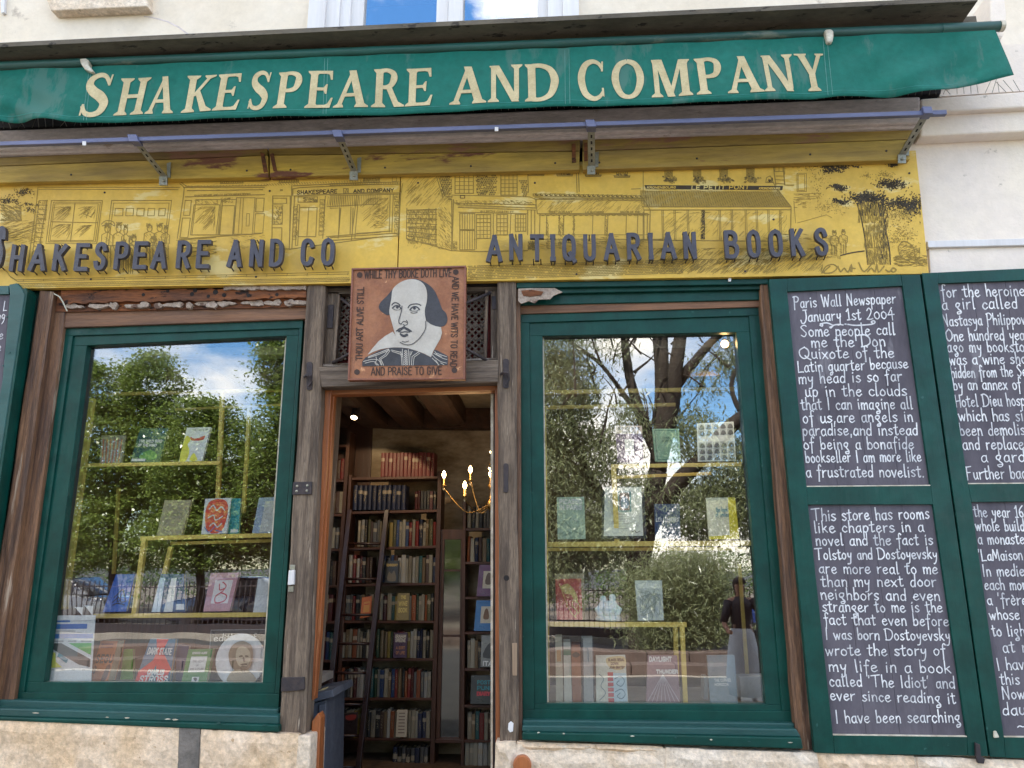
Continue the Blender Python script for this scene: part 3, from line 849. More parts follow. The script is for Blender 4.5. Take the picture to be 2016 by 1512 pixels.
for x, y in ((210, 1412), (330, 1416), (345, 1417), (520, 1427), (70, 1404), (430, 1423), (1060, 1442), (1110, 1444), (1245, 1449), (1330, 1452), (1475, 1460), (1040, 1440), (1556, 1462), (250, 1413), (1400, 1456)):
    w_ = rnd.uniform(2, 7)
    slab('paint_chip', [(x - w_, y + rnd.uniform(-1, 1)), (x, y - rnd.uniform(.8, 2)), (x + w_, y), (x + w_ * .6, y + rnd.uniform(.5, 2)), (x - w_ * .5, y + rnd.uniform(.5, 2))], -.058, .003, m_off if rnd.random() < .6 else m_green2, bld, 0)
# ------------------------------------------------------------------ doorway
dw = MB().slab([(643, 762), (985, 753), (985, 768), (643, 777)], .10, .05).build('door_frame', m_orangex, bld, .003)
slab('head', [(648, 770), (975, 762), (975, 771), (650, 779)], .13, .06, m_orangex, dw)
slab('jamb', [(640, 765), (653, 765), (614, 1380), (618, 1250), (604, 1250)], .09, .12, m_orange, dw, .004)
slab('jamb', [(651, 778), (658, 778), (630, 1250), (620, 1370), (614, 1370)], .13, .06, m_orange, dw, .003)
slab('jamb', [(626, 1404), (631, 1414), (624, 1600), (604, 1600), (614, 1420)], .09, .1, m_orange, dw, .004)
slab('jamb', [(974, 762), (985, 762), (984, 1600), (976, 1600)], .09, .12, m_orange, dw, .003)
slab('inner_reveal', [(633, 760), (650, 760), (604, 1370), (585, 1370)], .10, .3, m_post, bld, .003)
slab('weather_strip', [(966, 772), (971.5, 772), (970, 1600), (966, 1600)], .20, .03, m_off, dw, .001)
slab('door_edge', [(969, 772), (974, 772), (976, 1600), (971, 1600)], .215, .05, m_black, dw, .001)
# beam over the door and side panels of the transom
slab('transom_beam', [(628, 722), (981, 708), (981, 752), (633, 762)], -.01, .14, m_beam, bld, .006)
slab('transom_beam', [(634, 716), (981, 704), (981, 708), (630, 722)], .02, .1, m_beam, bld, .004)
slab('drip_rail', [(630, 748), (985, 740), (985, 754), (632, 764)], .03, .1, m_beam, bld, .004)
slab('transom_head', [(604, 556), (1017, 548), (1017, 572), (604, 580)], .06, .1, m_beam, bld, .004)
slab('transom_board', [(640, 575), (668, 574), (655, 716), (632, 716)], .06, .06, m_post, bld, .004)
slab('transom_stile', [(664, 580), (669, 580), (660, 716), (654, 716)], .035, .05, m_post, bld, .003)
slab('transom_stile', [(955, 570), (961, 570), (957, 712), (951, 712)], .035, .05, m_post, bld, .003)
slab('transom_board', [(966, 572), (980, 572), (980, 716), (966, 716)], .05, .06, m_post, bld, .004)
slab('transom_back', [(640, 560), (982, 556), (982, 720), (635, 728)], .15, .02, M('dull red backing', (0.20, 0.02, 0.02), .8), bld, 0)
slab('iron_slot', [(645, 600), (657, 600), (655, 646), (643, 646)], .05, .012, m_iron, bld, .002)
slab('iron_slot', [(968, 583), (977, 583), (977, 609), (968, 609)], .045, .012, m_iron, bld, .002)
# pierced wooden grilles
def grille(x0, x1, y0, y1, sk):
    m = Ink(.11, step=0)
    st = 13.0
    q = MB()
    def bar(a, b):
        m.line([a, b], 3.2, solid=.016, ecap=False)
    n = int((y1 - y0 + (x1 - x0)) / st) + 2
    for k in range(n):
        y = y0 + k * st
        for sgn in (1, -1):
            pts = []
            for t in range(0, 11):
                x = x0 + (x1 - x0) * t / 10
                yy = y - (t / 10 * (x1 - x0)) if sgn > 0 else y - (x1 - x0) + (t / 10 * (x1 - x0))
                if y0 <= yy <= y1:
                    pts.append((x + sk * (yy - y0), yy))
            if len(pts) > 1:
                bar(pts[0], pts[-1])
    for r in range(int((y1 - y0) / st)):
        for c in range(int((x1 - x0) / st) + 1):
            cx, cy = x0 + c * st + (r % 2) * st / 2, y0 + r * st / 1.0
            if cx < x1:
                p = at(cx + sk * (cy - y0), cy, .106)
                m.m.lathe(p, [(.011, .012), (.012, .0), (.006, -.002), (0, -.002)], 8, 'Y')
    o = m.build('pierced_grille', M('grey lattice wood', (.16, .125, .10), .8, bump=.3), bld)
grille(668, 690, 578, 712, -.07)
grille(917, 955, 576, 706, 0)
# ironwork on the posts
def latch(x, y0, y1, wd, hook=True):
    o = MB().slab([(x - wd, y0 + 3), (x - wd * .5, y0), (x + wd * .5, y0), (x + wd, y0 + 3), (x + wd * .9, y1 - 3), (x + wd * .4, y1), (x - wd * .5, y1), (x - wd, y1 - 3)], -.014, .012).build('iron_latch', m_iron, bld, .003)
    if hook:
        p = at(x, (y0 + y1) / 2 + 2, -.02)
        MB().tube([p + Vector((-.035, 0, 0)), p + Vector((-.01, -.03, .005)), p + Vector((.015, -.03, 0)), p + Vector((.02, -.01, -.04)), p + Vector((.0, -.012, -.07))], [.009, .011, .011, .01, .007], 8).build('hook', m_iron, o)
latch(609, 712, 768, 6)
latch(996, 706, 764, 6)
latch(996, 912, 970, 5, False)
o = slab('iron_strap', [(577, 949), (614, 948), (613, 973), (575, 974)], -.016, .014, m_iron, bld, .002)
for x, y in ((585, 957), (605, 956), (584, 967), (604, 966)):
    MB().lathe(at(x, y, -.016), [(.009, 0), (.008, -.003), (0, -.006)], 8, 'Y').build('nail', m_steel, o)
slab('iron_strap', [(554, 1334), (596, 1333), (597, 1359), (553, 1362)], -.016, .014, m_iron, bld, .003)
slab('iron_strap', [(590, 1333), (599, 1333), (600, 1357), (590, 1359)], -.019, .016, m_iron, bld, .003)
MB().lathe(at(997, 1138, -.006), [(.018, .0), (.015, -.001), (0, -.0012)], 12, 'Y').build('bolt_hole', m_dark, bld)
slab('blue_tape', [(625, 790), (632, 788), (631, 824), (624, 827)], .075, .02, flat('blue tape', (0.01, 0.015, 0.25), .3), bld, .001)
sens = tag(slab('door_sensor', [(568, 1123), (579, 1122), (578, 1151), (566, 1152)], -.035, .03, m_white, None, .004), 'small white plastic contact sensor screwed to the timber post left of the door', 'sensor')
slab('sensor_foot', [(570, 1112), (581, 1112), (580, 1122), (571, 1122)], -.014, .01, m_steel, sens, .001)
slab('sensor_foot', [(568, 1154), (578, 1154), (577, 1165), (567, 1165)], -.014, .01, m_steel, sens, .001)
slab('patched_wood', [(1008, 1266), (1018, 1266), (1018, 1330), (1009, 1330)], -.012, .008, M('new pale wood patch', (0.38, .26, .17), .8, stretch=VZ, bump=.4), bld, .002)
slab('white_paint_splash', [(1001, 1424), (1006, 1420), (1011, 1424), (1010, 1440), (1004, 1442), (1000, 1436)], -.009, .004, m_white, bld, .001)

# ------------------------------------------------------------------ YELLOW FASCIA SIGN
fas = root('fascia_sign', 'long yellow painted shop sign with ink street scenes and raised dark metal letters', 'shop sign', at(900, 560, 0))
FY = -.03
MB().slab([(-160, 355), (788, 330), (781, 556), (-160, 571)], FY, .05).build('mural_panel', m_yel, fas, .002)
MB().slab([(790, 330), (1803, 296), (1829, 539), (783, 556)], FY, .05).build('mural_panel', m_yel, fas, .002)
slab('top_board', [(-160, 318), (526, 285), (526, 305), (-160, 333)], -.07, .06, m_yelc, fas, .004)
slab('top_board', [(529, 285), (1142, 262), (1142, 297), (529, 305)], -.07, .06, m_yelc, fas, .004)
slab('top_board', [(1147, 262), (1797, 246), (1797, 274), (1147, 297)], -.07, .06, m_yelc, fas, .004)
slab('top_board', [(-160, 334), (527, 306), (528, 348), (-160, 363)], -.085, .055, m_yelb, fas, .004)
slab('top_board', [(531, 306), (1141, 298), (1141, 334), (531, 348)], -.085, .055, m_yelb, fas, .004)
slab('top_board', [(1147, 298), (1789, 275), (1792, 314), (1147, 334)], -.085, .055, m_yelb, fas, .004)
for a in ([(512, 299), (520, 302), (527, 338), (519, 339)], [(531, 303), (538, 301), (545, 336), (538, 336)], [(1126, 283), (1133, 282), (1134, 319), (1126, 320)], [(1150, 281), (1156, 280), (1157, 316), (1150, 317)]):
    slab('rusty_plate', a, -.092, .02, m_rot, fas, .001)
for x, y in ((140, 344), (486, 336), (572, 334), (758, 330), (927, 327), (1093, 321), (1180, 320), (1372, 312), (1595, 304), (1745, 297), (335, 340), (206, 379), (531, 376), (179, 550), (504, 545), (823, 360), (1053, 360), (1135, 540), (1467, 534), (1790, 341), (1523, 432)):
    MB().lathe(at(x, y, -.0865 if y < 352 - (x * .02) else FY - .001), [(.008, .0), (.007, -.003), (0, -.003)], 8, 'Y').build('screw', m_iron, fas)
# ---- ink drawing of the street
ik, ib = Ink(FY), Ink(FY)
ZL, ZM, ZR = Z(0, 240, .3472), Z(650, 240, .3472), Z(1300, 240, .3552)
def L(zf, s, w=1.3, dst=None, sm=False):
    for q in s.split('|'):
        pts = zf([tuple(float(a) for a in p.split(',')) for p in q.split()])
        (dst or ik).line(smooth(pts, 3) if sm else pts, w)
def rect(zf, x0, y0, x1, y1, sk=0.0, w=1.3, dst=None):
    L(zf, f'{x0+sk*(y1-y0)},{y0} {x1+sk*(y1-y0)},{y0}|{x1+sk*(y1-y0)},{y0} {x1},{y1}|{x1},{y1} {x0},{y1}|{x0},{y1} {x0+sk*(y1-y0)},{y0}', w, dst)
def hatch(zf, x0, y0, x1, y1, n, dx, dy, w=.8, dst=None, jit=3):
    w *= .8
    for k in range(n):
        x, y = rnd.uniform(x0, x1), rnd.uniform(y0, y1)
        x2, y2 = min(max(x + dx + rnd.uniform(-jit, jit), x0), x1), min(max(y + dy + rnd.uniform(-jit, jit), y0), y1)
        (dst or ik).line(zf([(x, y), (x2, y2)]), w, ecap=False)
def ruled(zf, a, b, c, d, n, w=.9, dst=None):      # n lines between edge a-b and edge c-d
    for k in range(n + 1):
        t = k / n
        p = (a[0] + (b[0] - a[0]) * t, a[1] + (b[1] - a[1]) * t)
        q = (c[0] + (d[0] - c[0]) * t, c[1] + (d[1] - c[1]) * t)
        (dst or ik).line(zf([p, q]), w, ecap=False)
# left panel: river wall, two big windows, people, two shop fronts
L(ZL, '220,370 1020,372|222,382 1010,384|0,338 1000,330|215,370 205,470|205,470 160,800|265,445 255,560|265,445 225,690|0,650 150,600 200,585|0,665 200,600|0,560 80,540')
for k in range(13):
    y = 445 + k * 26
    L(ZL, f'{222-k*3.2},{y} {270-k*3.4},{y+2}|{222-k*3.2},{y} {218-k*3.2},{y+20}', 1.5)
    if k < 10:
        hatch(ZL, 215 - k * 3.3, y, 265 - k * 3.4, y + 22, 6, 8, 10)
rect(ZL, 260, 445, 548, 690, .13); rect(ZL, 273, 455, 540, 680, .13, 1.1); rect(ZL, 284, 464, 530, 672, .13, 1)
L(ZL, '425,462 400,675|290,566 555,572', 1.6)
hatch(ZL, 300, 480, 400, 560, 26, 50, -42); hatch(ZL, 430, 480, 540, 555, 20, 40, -34); hatch(ZL, 290, 580, 400, 670, 22, 50, -42); hatch(ZL, 420, 585, 520, 670, 18, 50, -42)
rect(ZL, 600, 445, 940, 700, .13); rect(ZL, 615, 460, 930, 700, .12, 1.1)
for k in range(5):
    rect(ZL, 650 + k * 62, 490, 694 + k * 60, 532, .1, 1.3)
L(ZL, '480,500 510,495 500,520|470,520 520,540|500,500 490,545', 1)
# the queue of people
def person_sketch(zf, x, y, h, w):
    for k in range(5):
        L(zf, f'{x+rnd.uniform(-w*.3,w*.3)},{y} {x+rnd.uniform(-w*.35,w*.35)},{y-h*.08} {x+rnd.uniform(-w*.2,w*.2)},{y-h*.02}', 1.2)
    L(zf, f'{x-w*.2},{y} {x-w*.22},{y+h*.1} {x},{y+h*.16} {x+w*.22},{y+h*.1} {x+w*.2},{y} {x},{y-h*.04} {x-w*.2},{y}', 1.4, None, True)
    L(zf, f'{x-w*.1},{y+h*.16} {x-w*.5},{y+h*.22} {x-w*.55},{y+h*.45} {x-w*.35},{y+h*.6}|{x+w*.1},{y+h*.16} {x+w*.5},{y+h*.24} {x+w*.5},{y+h*.5}|{x-w*.3},{y+h*.5} {x-w*.3},{y+h}|{x+w*.3},{y+h*.5} {x+w*.3},{y+h}|{x},{y+h*.6} {x},{y+h}', 1.3)
    hatch(zf, x - w * .4, y + h * .2, x + w * .4, y + h * .95, 34, 6, 9, .8)
    hatch(zf, x - w * .22, y - h * .05, x + w * .22, y + h * .05, 16, 4, 5, 1.2)
for x, y, h, w in ((608, 590, 230, 62), (672, 588, 240, 60), (712, 600, 230, 45), (760, 650, 180, 50), (700, 680, 170, 60), (740, 660, 200, 40), (848, 592, 190, 60), (905, 590, 200, 62), (940, 600, 180, 44), (870, 660, 150, 66)):
    person_sketch(ZL, x, y, h, w)
L(ZL, '575,580 600,560 640,565 650,590 620,575 580,590', 1.8, None, True)
# middle shop
L(ZL, '1020,350 1045,372 1040,420 1005,660|1030,345 1060,366 1510,362|1040,372 1500,372|1050,425 1500,412|1062,390 1490,384|1015,664 1480,632|1025,340 1525,335', 1.6)
ruled(ZL, (1050, 362), (1520, 352), (1056, 370), (1512, 362), 26)
write(ik, CAPS, 'SHAKESPEARE AND CO ANTIQUARIAN BOOKS', ZL([(1100, 424)])[0], ZL([(1420, 414)])[0], .19, .8, n=2, up=(.02, -.19))
rect(ZL, 1020, 545, 1065, 655, .13); rect(ZL, 1040, 445, 1075, 530, .12); rect(ZL, 1080, 470, 1225, 640, .12, 1.5); rect(ZL, 1088, 440, 1240, 640, .12); rect(ZL, 1235, 440, 1320, 640, .1); rect(ZL, 1245, 475, 1318, 640, .08)
rect(ZL, 1325, 430, 1430, 636, .08, 1.5); rect(ZL, 1395, 520, 1412, 590, .05, 1); rect(ZL, 1440, 520, 1490, 630, .08); rect(ZL, 1448, 432, 1492, 510, .08); L(ZL, '1365,430 1350,634|1380,430 1370,634', 1)
hatch(ZL, 1090, 480, 1220, 620, 40, 50, -50, .7); hatch(ZL, 1252, 430, 1320, 462, 30, 12, -8, 1); hatch(ZL, 1100, 436, 1235, 466, 40, 12, 8, .8)
ruled(ZL, (1248, 320), (1380, 318), (1254, 348), (1375, 346), 12, 1.6); ruled(ZL, (1580, 312), (1692, 310), (1586, 342), (1690, 340), 11, 1.6)
L(ZL, '1240,318 1385,315|1248,350 1380,346|1575,312 1700,309|1580,345 1695,341', 1.6)
L(ZL, '1210,180 1210,182', 1)
# facade stones under the first shop, pavement, kerb
for k in range(5):
    L(ZL, f'1000,{672+k*26} 1225,{655+k*22}', .9)
hatch(ZL, 1000, 670, 1230, 760, 60, 18, -2, .9); hatch(ZL, 1300, 640, 1500, 720, 50, 16, 3, .7)
# door IN
rect(ZL, 1540, 420, 1640, 720, .02, 1.5); rect(ZL, 1548, 432, 1625, 462, .0); rect(ZL, 1545, 470, 1600, 580, .03, 1.2); rect(ZL, 1540, 600, 1595, 700, .03)
hatch(ZL, 1550, 475, 1600, 578, 90, 6, 7, 1.2)
write(ik, CAPS, 'IN', ZL([(1588, 391)])[0], ZL([(1602, 391)])[0], .16, .9, n=2, up=(0, -.16))
# right shop of the left panel
L(ZL, '1660,380 1700,372 2150,352|1665,362 2150,340|1668,420 2150,398|1660,380 1660,420|1655,360 1640,720|1670,425 1655,720|1640,722 2170,650', 1.8)
ruled(ZL, (1510, 350), (2150, 325), (1524, 362), (2150, 336), 42)
write(ib, CAPS, 'SHAKESPEARE', ZL([(1684, 411)])[0], ZL([(1910, 403)])[0], .36, 1.5, n=3, up=(.02, -.36))
write(ib, CAPS, 'AND COMPANY', ZM([(132, 402)])[0], ZM([(360, 396)])[0], .33, 1.5, n=3, up=(.0, -.33))
rect(ZL, 1948, 378, 1975, 405, 0, 1.5); hatch(ZL, 1950, 380, 1974, 404, 16, 5, 5, 1.2)
rect(ZL, 1690, 425, 1800, 455, 0, 1.4); hatch(ZL, 1715, 428, 1800, 455, 60, 12, 2, 1.4); rect(ZL, 1690, 485, 1790, 650, .05, 1.4); L(ZL, '1750,487 1740,648', 1.1); rect(ZL, 1675, 470, 1688, 700, .05)
for k in range(8):
    rect(ZL, 1664 - k, 480 + k * 24, 1686 - k, 498 + k * 24, 0, .9); rect(ZL, 1815 - k, 440 + k * 26, 1840 - k, 460 + k * 26, 0, .9)
hatch(ZL, 1665, 480, 1690, 660, 60, 5, 6, .9); hatch(ZL, 1815, 440, 1842, 640, 60, 5, 6, .9)
ruled(ZL, (1862, 424), (2160, 408), (1855, 474), (2160, 462), 30, .8); L(ZL, '1855,480 2160,465|1845,420 1830,660|1850,650 2160,625|1990,484 1985,640|1925,486 1920,645', 1.5)
# mid panel 1 (continues across the seam)
L(ZM, '0,410 400,402|0,418 395,410|150,415 120,670|160,420 140,660|340,415 335,625|358,412 350,625|150,632 350,618|0,655 380,630|0,672 390,645|410,350 400,410 385,640|0,350 405,340|0,360 400,352|0,490 60,488 45,660|130,488 125,640', 1.5)
ruled(ZM, (0, 350), (395, 343), (0, 362), (395, 355), 30); ruled(ZM, (5, 420), (148, 416), (0, 486), (148, 478), 14, .9)
rect(ZM, 190, 305, 280, 340, 0, 1.5); ruled(ZM, (195, 318), (275, 316), (195, 336), (275, 334), 9, 1.8); rect(ZM, 352, 303, 375, 338, 0, 1.3)
for k in range(7):
    rect(ZM, 366, 420 + k * 32, 392, 442 + k * 32, 0, 1.0)
hatch(ZM, 366, 420, 394, 640, 80, 6, 8, .9)
hatch(ZM, 170, 430, 330, 610, 60, 46, -40, .6); hatch(ZM, 240, 470, 320, 600, 90, 12, 2, .7)
# right panel: corner with book boxes
hatch(ZM, 420, 310, 690, 480, 130, 30, -32, .6); hatch(ZM, 610, 480, 690, 720, 110, 12, 14, .8)
for k in range(8):
    L(ZM, f'435,{500+k*24} 605,{495+k*29}', 1.5)
L(ZM, '435,490 432,660 690,730 690,440 668,430|600,490 600,700|560,490 560,690|640,430 600,300|612,300 650,420 695,425|670,440 690,440', 1.5)
hatch(ZM, 440, 500, 600, 690, 330, 1, 13, 1.0, None, 2)
for k in range(40):
    rect(ZM, 445 + (k % 10) * 16, 500 + (k // 10) * 46, 455 + (k % 10) * 16, 514 + (k // 10) * 46, 0, .8)
hatch(ZM, 440, 640, 680, 720, 60, -2, 10, .8)
# slate roofs and dormers
for (x0, x1, y0, y1, sl) in ((615, 680, 298, 408, .18), (825, 945, 290, 412, .05), (1070, 1120, 330, 420, .25)):
    r = 0
    y = y0
    while y < y1:
        x = x0 + (y - y0) * sl + (r % 2) * 6
        while x < x1 - 6:
            ik.poly(ZM([(x, y), (x + 10, y), (x + 9.5, y + 8.5), (x + .5, y + 8.5)])) if rnd.random() < .9 else None
            x += 12.4
        y += 10.6
        r += 1
hatch(ZM, 825, 290, 945, 410, 40, 10, 0, 1.3, ib); hatch(ZM, 625, 298, 690, 405, 22, 10, 0, 1.3, ib)
for (x0, x1, y0, y1, nx, ny) in ((708, 812, 294, 405, 4, 5), (968, 1060, 285, 415, 4, 6), (735, 820, 520, 610, 6, 1), (830, 910, 525, 660, 4, 6), (945, 1005, 525, 640, 3, 5), (1050, 1110, 525, 620, 4, 4), (735, 820, 615, 725, 6, 1)):
    rect(ZM, x0, y0, x1, y1, 0, 1.6)
    ruled(ZM, (x0, y0), (x1, y0), (x0, y1), (x1, y1), nx, 1.3); ruled(ZM, (x0, y0), (x0, y1), (x1, y0), (x1, y1), ny, 1.1)
L(ZM, '700,440 705,460 1165,470|690,415 1130,425 1170,440 1165,480|720,470 1170,488|725,485 1165,500|730,512 1120,520|700,440 690,730 820,735 1120,730|1120,500 1120,640|1160,500 1160,640|1140,500 1140,640|830,660 830,720|1025,520 1020,640|925,520 925,640', 1.5)
hatch(ZM, 705, 445, 1165, 470, 190, 10, 4, .8); ruled(ZM, (730, 476), (1165, 484), (730, 484), (1165, 492), 60, .8)
write(ik, CAPS, 'AU PETIT CHATELET', ZM([(850, 514)])[0], ZM([(1040, 517)])[0], .2, .9, n=2, up=(.02, -.2))
rect(ZM, 738, 418, 763, 432, 0, 1.2, ib)
for k in range(90):
    x, y = rnd.uniform(1120, 1165), rnd.uniform(672, 722)
    L(ZM, f'{x},{y} {x+6},{y+3} {x+2},{y+8} {x},{y}', .9)
hatch(ZM, 695, 672, 720, 730, 50, 5, 7, 1)
# tiled coping and awnings
for k in range(24):
    x = 1150 + k * 27
    L(ZM, f'{x},{408+rnd.uniform(-2,3)+k*.5} {x+22},{406+k*.5} {x+20},{416+k*.5} {x+26},{420+k*.5} {x+2},{420+k*.5} {x},{408+k*.5}', 1.4)
    ib.line(ZM([(x + 14, 412 + k * .5), (x + 26, 418 + k * .5)]), 1.6)
L(ZM, '1160,430 1780,437|1160,438 1782,445|1175,520 1800,518|1185,528 1805,524|1780,440 1815,500 1812,640|1775,250 1775,400|1120,285 1125,400|1395,262 1400,400|1408,262 1412,395|1165,440 1175,520', 1.6)
hatch(ZM, 1170, 445, 1780, 515, 120, 26, -26, .6); hatch(ZM, 1180, 430, 1780, 442, 90, 9, 1, .9)
for k in range(20):
    L(ZM, f'{1190+k*31},{524} {1205+k*31},{532} {1221+k*31},{524}', 1.0, None, True)
write(ik, CAPS, 'RESTAURANT', ZM([(1243, 517)])[0], ZM([(1372, 517)])[0], .2, 1.0, n=2, up=(.0, -.2))
write(ik, CAPS, 'LA BUCHERIE', ZM([(1446, 516)])[0], ZM([(1552, 516)])[0], .15, .9, n=2, up=(.02, -.15))
write(ik, CAPS, 'SALON DE THE', ZM([(1645, 516)])[0], ZM([(1756, 516)])[0], .18, 1.0, n=2, up=(.0, -.18))
for x in (1190, 1228, 1300, 1325, 1383, 1490, 1560, 1575, 1680, 1745, 1800):
    L(ZM, f'{x},528 {x-3},640', 1.4)
for x in (1230, 1300, 1316, 1565, 1380):
    hatch(ZM, x - 8, 530, x + 8, 720, 60, 5, 8, .9)
hatch(ZM, 1180, 640, 1800, 720, 200, 22, 3, .7); L(ZM, '1180,640 1810,640|1190,665 1880,665', 1.2)
for (x, y) in ((1168, 296), (1330, 298), (1492, 300), (1655, 305)):
    L(ZM, f'{x-45},{y} {x+45},{y+1}|{x-42},{y+8} {x+42},{y+8}|{x-45},{y} {x-42},{y+8}|{x+45},{y} {x+42},{y+8}', 2)
    ruled(ZM, (x - 30, y - 32), (x + 30, y - 32), (x - 30, y), (x + 30, y), 5, 1.6); hatch(ZM, x - 30, y - 14, x + 30, y + 2, 26, 6, 8, 1.4, ib)
# right panel: cafe with striped awning
ib.poly(ZR([(-88, 350), (680, 355), (676, 378), (-80, 372)]))
ikc = Ink(FY - .006)
write(ikc, CAPS, 'LE PETIT PONT', ZR([(172, 374)])[0], ZR([(492, 372)])[0], .36, 1.5, n=3, up=(.03, -.36))
write(ikc, CAPS, 'KRONENBOURG', ZR([(-75, 369)])[0], ZR([(84, 369)])[0], .2, 1.0, n=2, up=(.05, -.2))
write(ikc, CAPS, 'KRONENBOURG', ZR([(546, 374)])[0], ZR([(662, 374)])[0], .2, 1.0, n=2, up=(.05, -.2))
ruled(ZR, (-110, 380), (655, 385), (-90, 470), (720, 470), 170, .75)
ruled(ZR, (-110, 380), (655, 385), (-100, 470), (700, 472), 60, .9)
L(ZR, '-100,470 725,470|-92,488 722,486|655,380 725,470 722,655|-110,370 -160,372|-90,490 -90,655|-110,655 700,662|-95,500 -95,650|610,300 650,385|680,230 690,350 740,350|625,230 640,350', 1.7)
for x in (8, 75, 148, 325, 392, 470, 530, 595, 660):
    L(ZR, f'{x},490 {x+4},652|{x+8},490 {x+12},652', 1.2)
hatch(ZR, 222, 492, 246, 655, 110, 14, -12, 1.0, ib)
hatch(ZR, 10, 500, 320, 640, 80, 30, -30, .6); hatch(ZR, 330, 500, 700, 640, 60, 26, -26, .6)
for x in (50, 208, 355, 503):
    ruled(ZR, (x - 26, 236), (x + 18, 236), (x - 24, 306), (x + 16, 306), 6, 1.5)
    hatch(ZR, x - 26, 236, x + 16, 306, 34, 8, 6, 1.0)
    for k in range(70):
        cx, cy = x + rnd.gauss(5, 18), 320 + rnd.gauss(0, 8)
        (ik if k % 3 else ib).line(smooth(ZR([(cx - 4, cy), (cx, cy - 4), (cx + 4, cy), (cx, cy + 3)]), 2), 1.1)
L(ZR, '585,335 588,310 605,300 622,312 625,335 585,335', 1.8); hatch(ZR, 588, 312, 622, 334, 20, 6, 6, 1.2, ib)
rect(ZR, 635, 236, 680, 275, 0, 1.4); L(ZR, '658,236 658,275|640,300 685,300|640,320 685,322|640,340 690,344|690,240 690,290', 1.2); rect(ZR, 758, 285, 810, 385, 0, 1.0); rect(ZR, 765, 292, 800, 380, 0, .8)
L(ZR, '740,400 890,395|740,420 880,410|740,440 750,560|760,560 920,515 950,530|760,430 860,425', 1.0); hatch(ZR, 730, 400, 830, 480, 40, 20, -1, .8)
# tree: trunk, bark, leaves
L(ZR, '1090,450 1110,520 1130,620 1140,700 1150,790|1240,420 1235,500 1250,600 1270,700 1275,790', 2.2, ib, True)
hatch(ZR, 1095, 440, 1238, 560, 240, 2, 22, 1.0); hatch(ZR, 1130, 560, 1255, 700, 260, 2, 22, 1.0); hatch(ZR, 1145, 690, 1268, 790, 200, 2, 22, 1.0); hatch(ZR, 1100, 440, 1240, 520, 80, 3, 22, 1.3, ib)
hatch(ZR, 1215, 470, 1262, 760, 130, 1, 20, 1.1, ib)
def leaves(zf, cx, cy, rx, ry, n, dst, sz=5):
    for k in range(n):
        x, y = cx + rx * .55 * rnd.gauss(0, 1), cy + ry * .6 * rnd.gauss(0, 1)
        x, y = min(max(x, cx - rx * 1.5), cx + rx * 1.5), min(max(y, cy - ry * 1.6), cy + ry * 1.6)
        y += 6 * math.sin(x * .07)
        if zf is ZR:
            x = min(x, 1440)
            y = max(y, 226)
        t = rnd.uniform(0, 6.28)
        u = (math.cos(t) * sz, math.sin(t) * sz)
        dst.poly(zf([(x - u[0], y - u[1]), (x - u[1] * .4, y + u[0] * .4), (x + u[0], y + u[1]), (x + u[1] * .4, y - u[0] * .4)]))
for c in ((980, 245, 90, 12, 130), (950, 268, 45, 12, 70), (1290, 235, 30, 8, 40), (1280, 345, 75, 20, 200), (990, 362, 45, 14, 90), (1150, 420, 95, 24, 330), (1000, 440, 45, 10, 60), (1340, 455, 110, 26, 260), (1400, 470, 50, 50, 120)):
    leaves(ZR, *c[:4], int(c[4] * 1.6), ib, 7)
for c in ((740, 240, 40, 8, 40), (820, 250, 60, 18, 50), (880, 300, 50, 40, 50), (1150, 305, 30, 15, 30), (1250, 292, 50, 14, 70), (870, 400, 30, 40, 40), (950, 470, 80, 30, 110), (1320, 510, 100, 40, 240), (1350, 620, 80, 50, 170), (1300, 650, 60, 25, 60)):
    leaves(ZR, *c[:4], c[4], ik, 4.5)
hatch(ZR, 1320, 680, 1440, 770, 160, 12, -5, 1.0); hatch(ZR, 1290, 740, 1480, 800, 150, 20, 2, 1.2); L(ZR, '1320,690 1350,660 1400,690 1410,740 1370,765 1330,740 1320,690', 1.8, None, True)
for (x, y) in ((965, 610), (1015, 605)):
    person_sketch(ZR, x, y, 125, 44)
L(ZR, '1000,740 1060,725 1130,715', 2.2, ib, True)
L(ZR, '895,838 920,800 960,790 980,810 950,835 905,835 940,800|985,800 1000,830 1020,810 1040,832 1060,790 1060,830 1050,810 1080,812|1100,780 1130,830 1180,775|1150,830 1170,810 1190,830 1200,790 1210,832 1240,800|1250,820 1270,830 1290,808 1308,820 1290,832 1280,818', 2.4, None, True)
# left tree and river corner
for c in ((130, 400, 50, 18, 120), (60, 450, 55, 16, 90), (165, 470, 50, 10, 50), (20, 440, 40, 20, 60), (170, 500, 30, 14, 40)):
    leaves(ZL, *c[:4], c[4], ib, 5)
hatch(ZL, 0, 470, 120, 560, 160, 22, 12, 1.0); hatch(ZL, 0, 560, 200, 690, 120, 30, -9, .7); L(ZL, '0,470 60,480 110,530 120,560|0,500 60,510 95,545', 2, None, True)
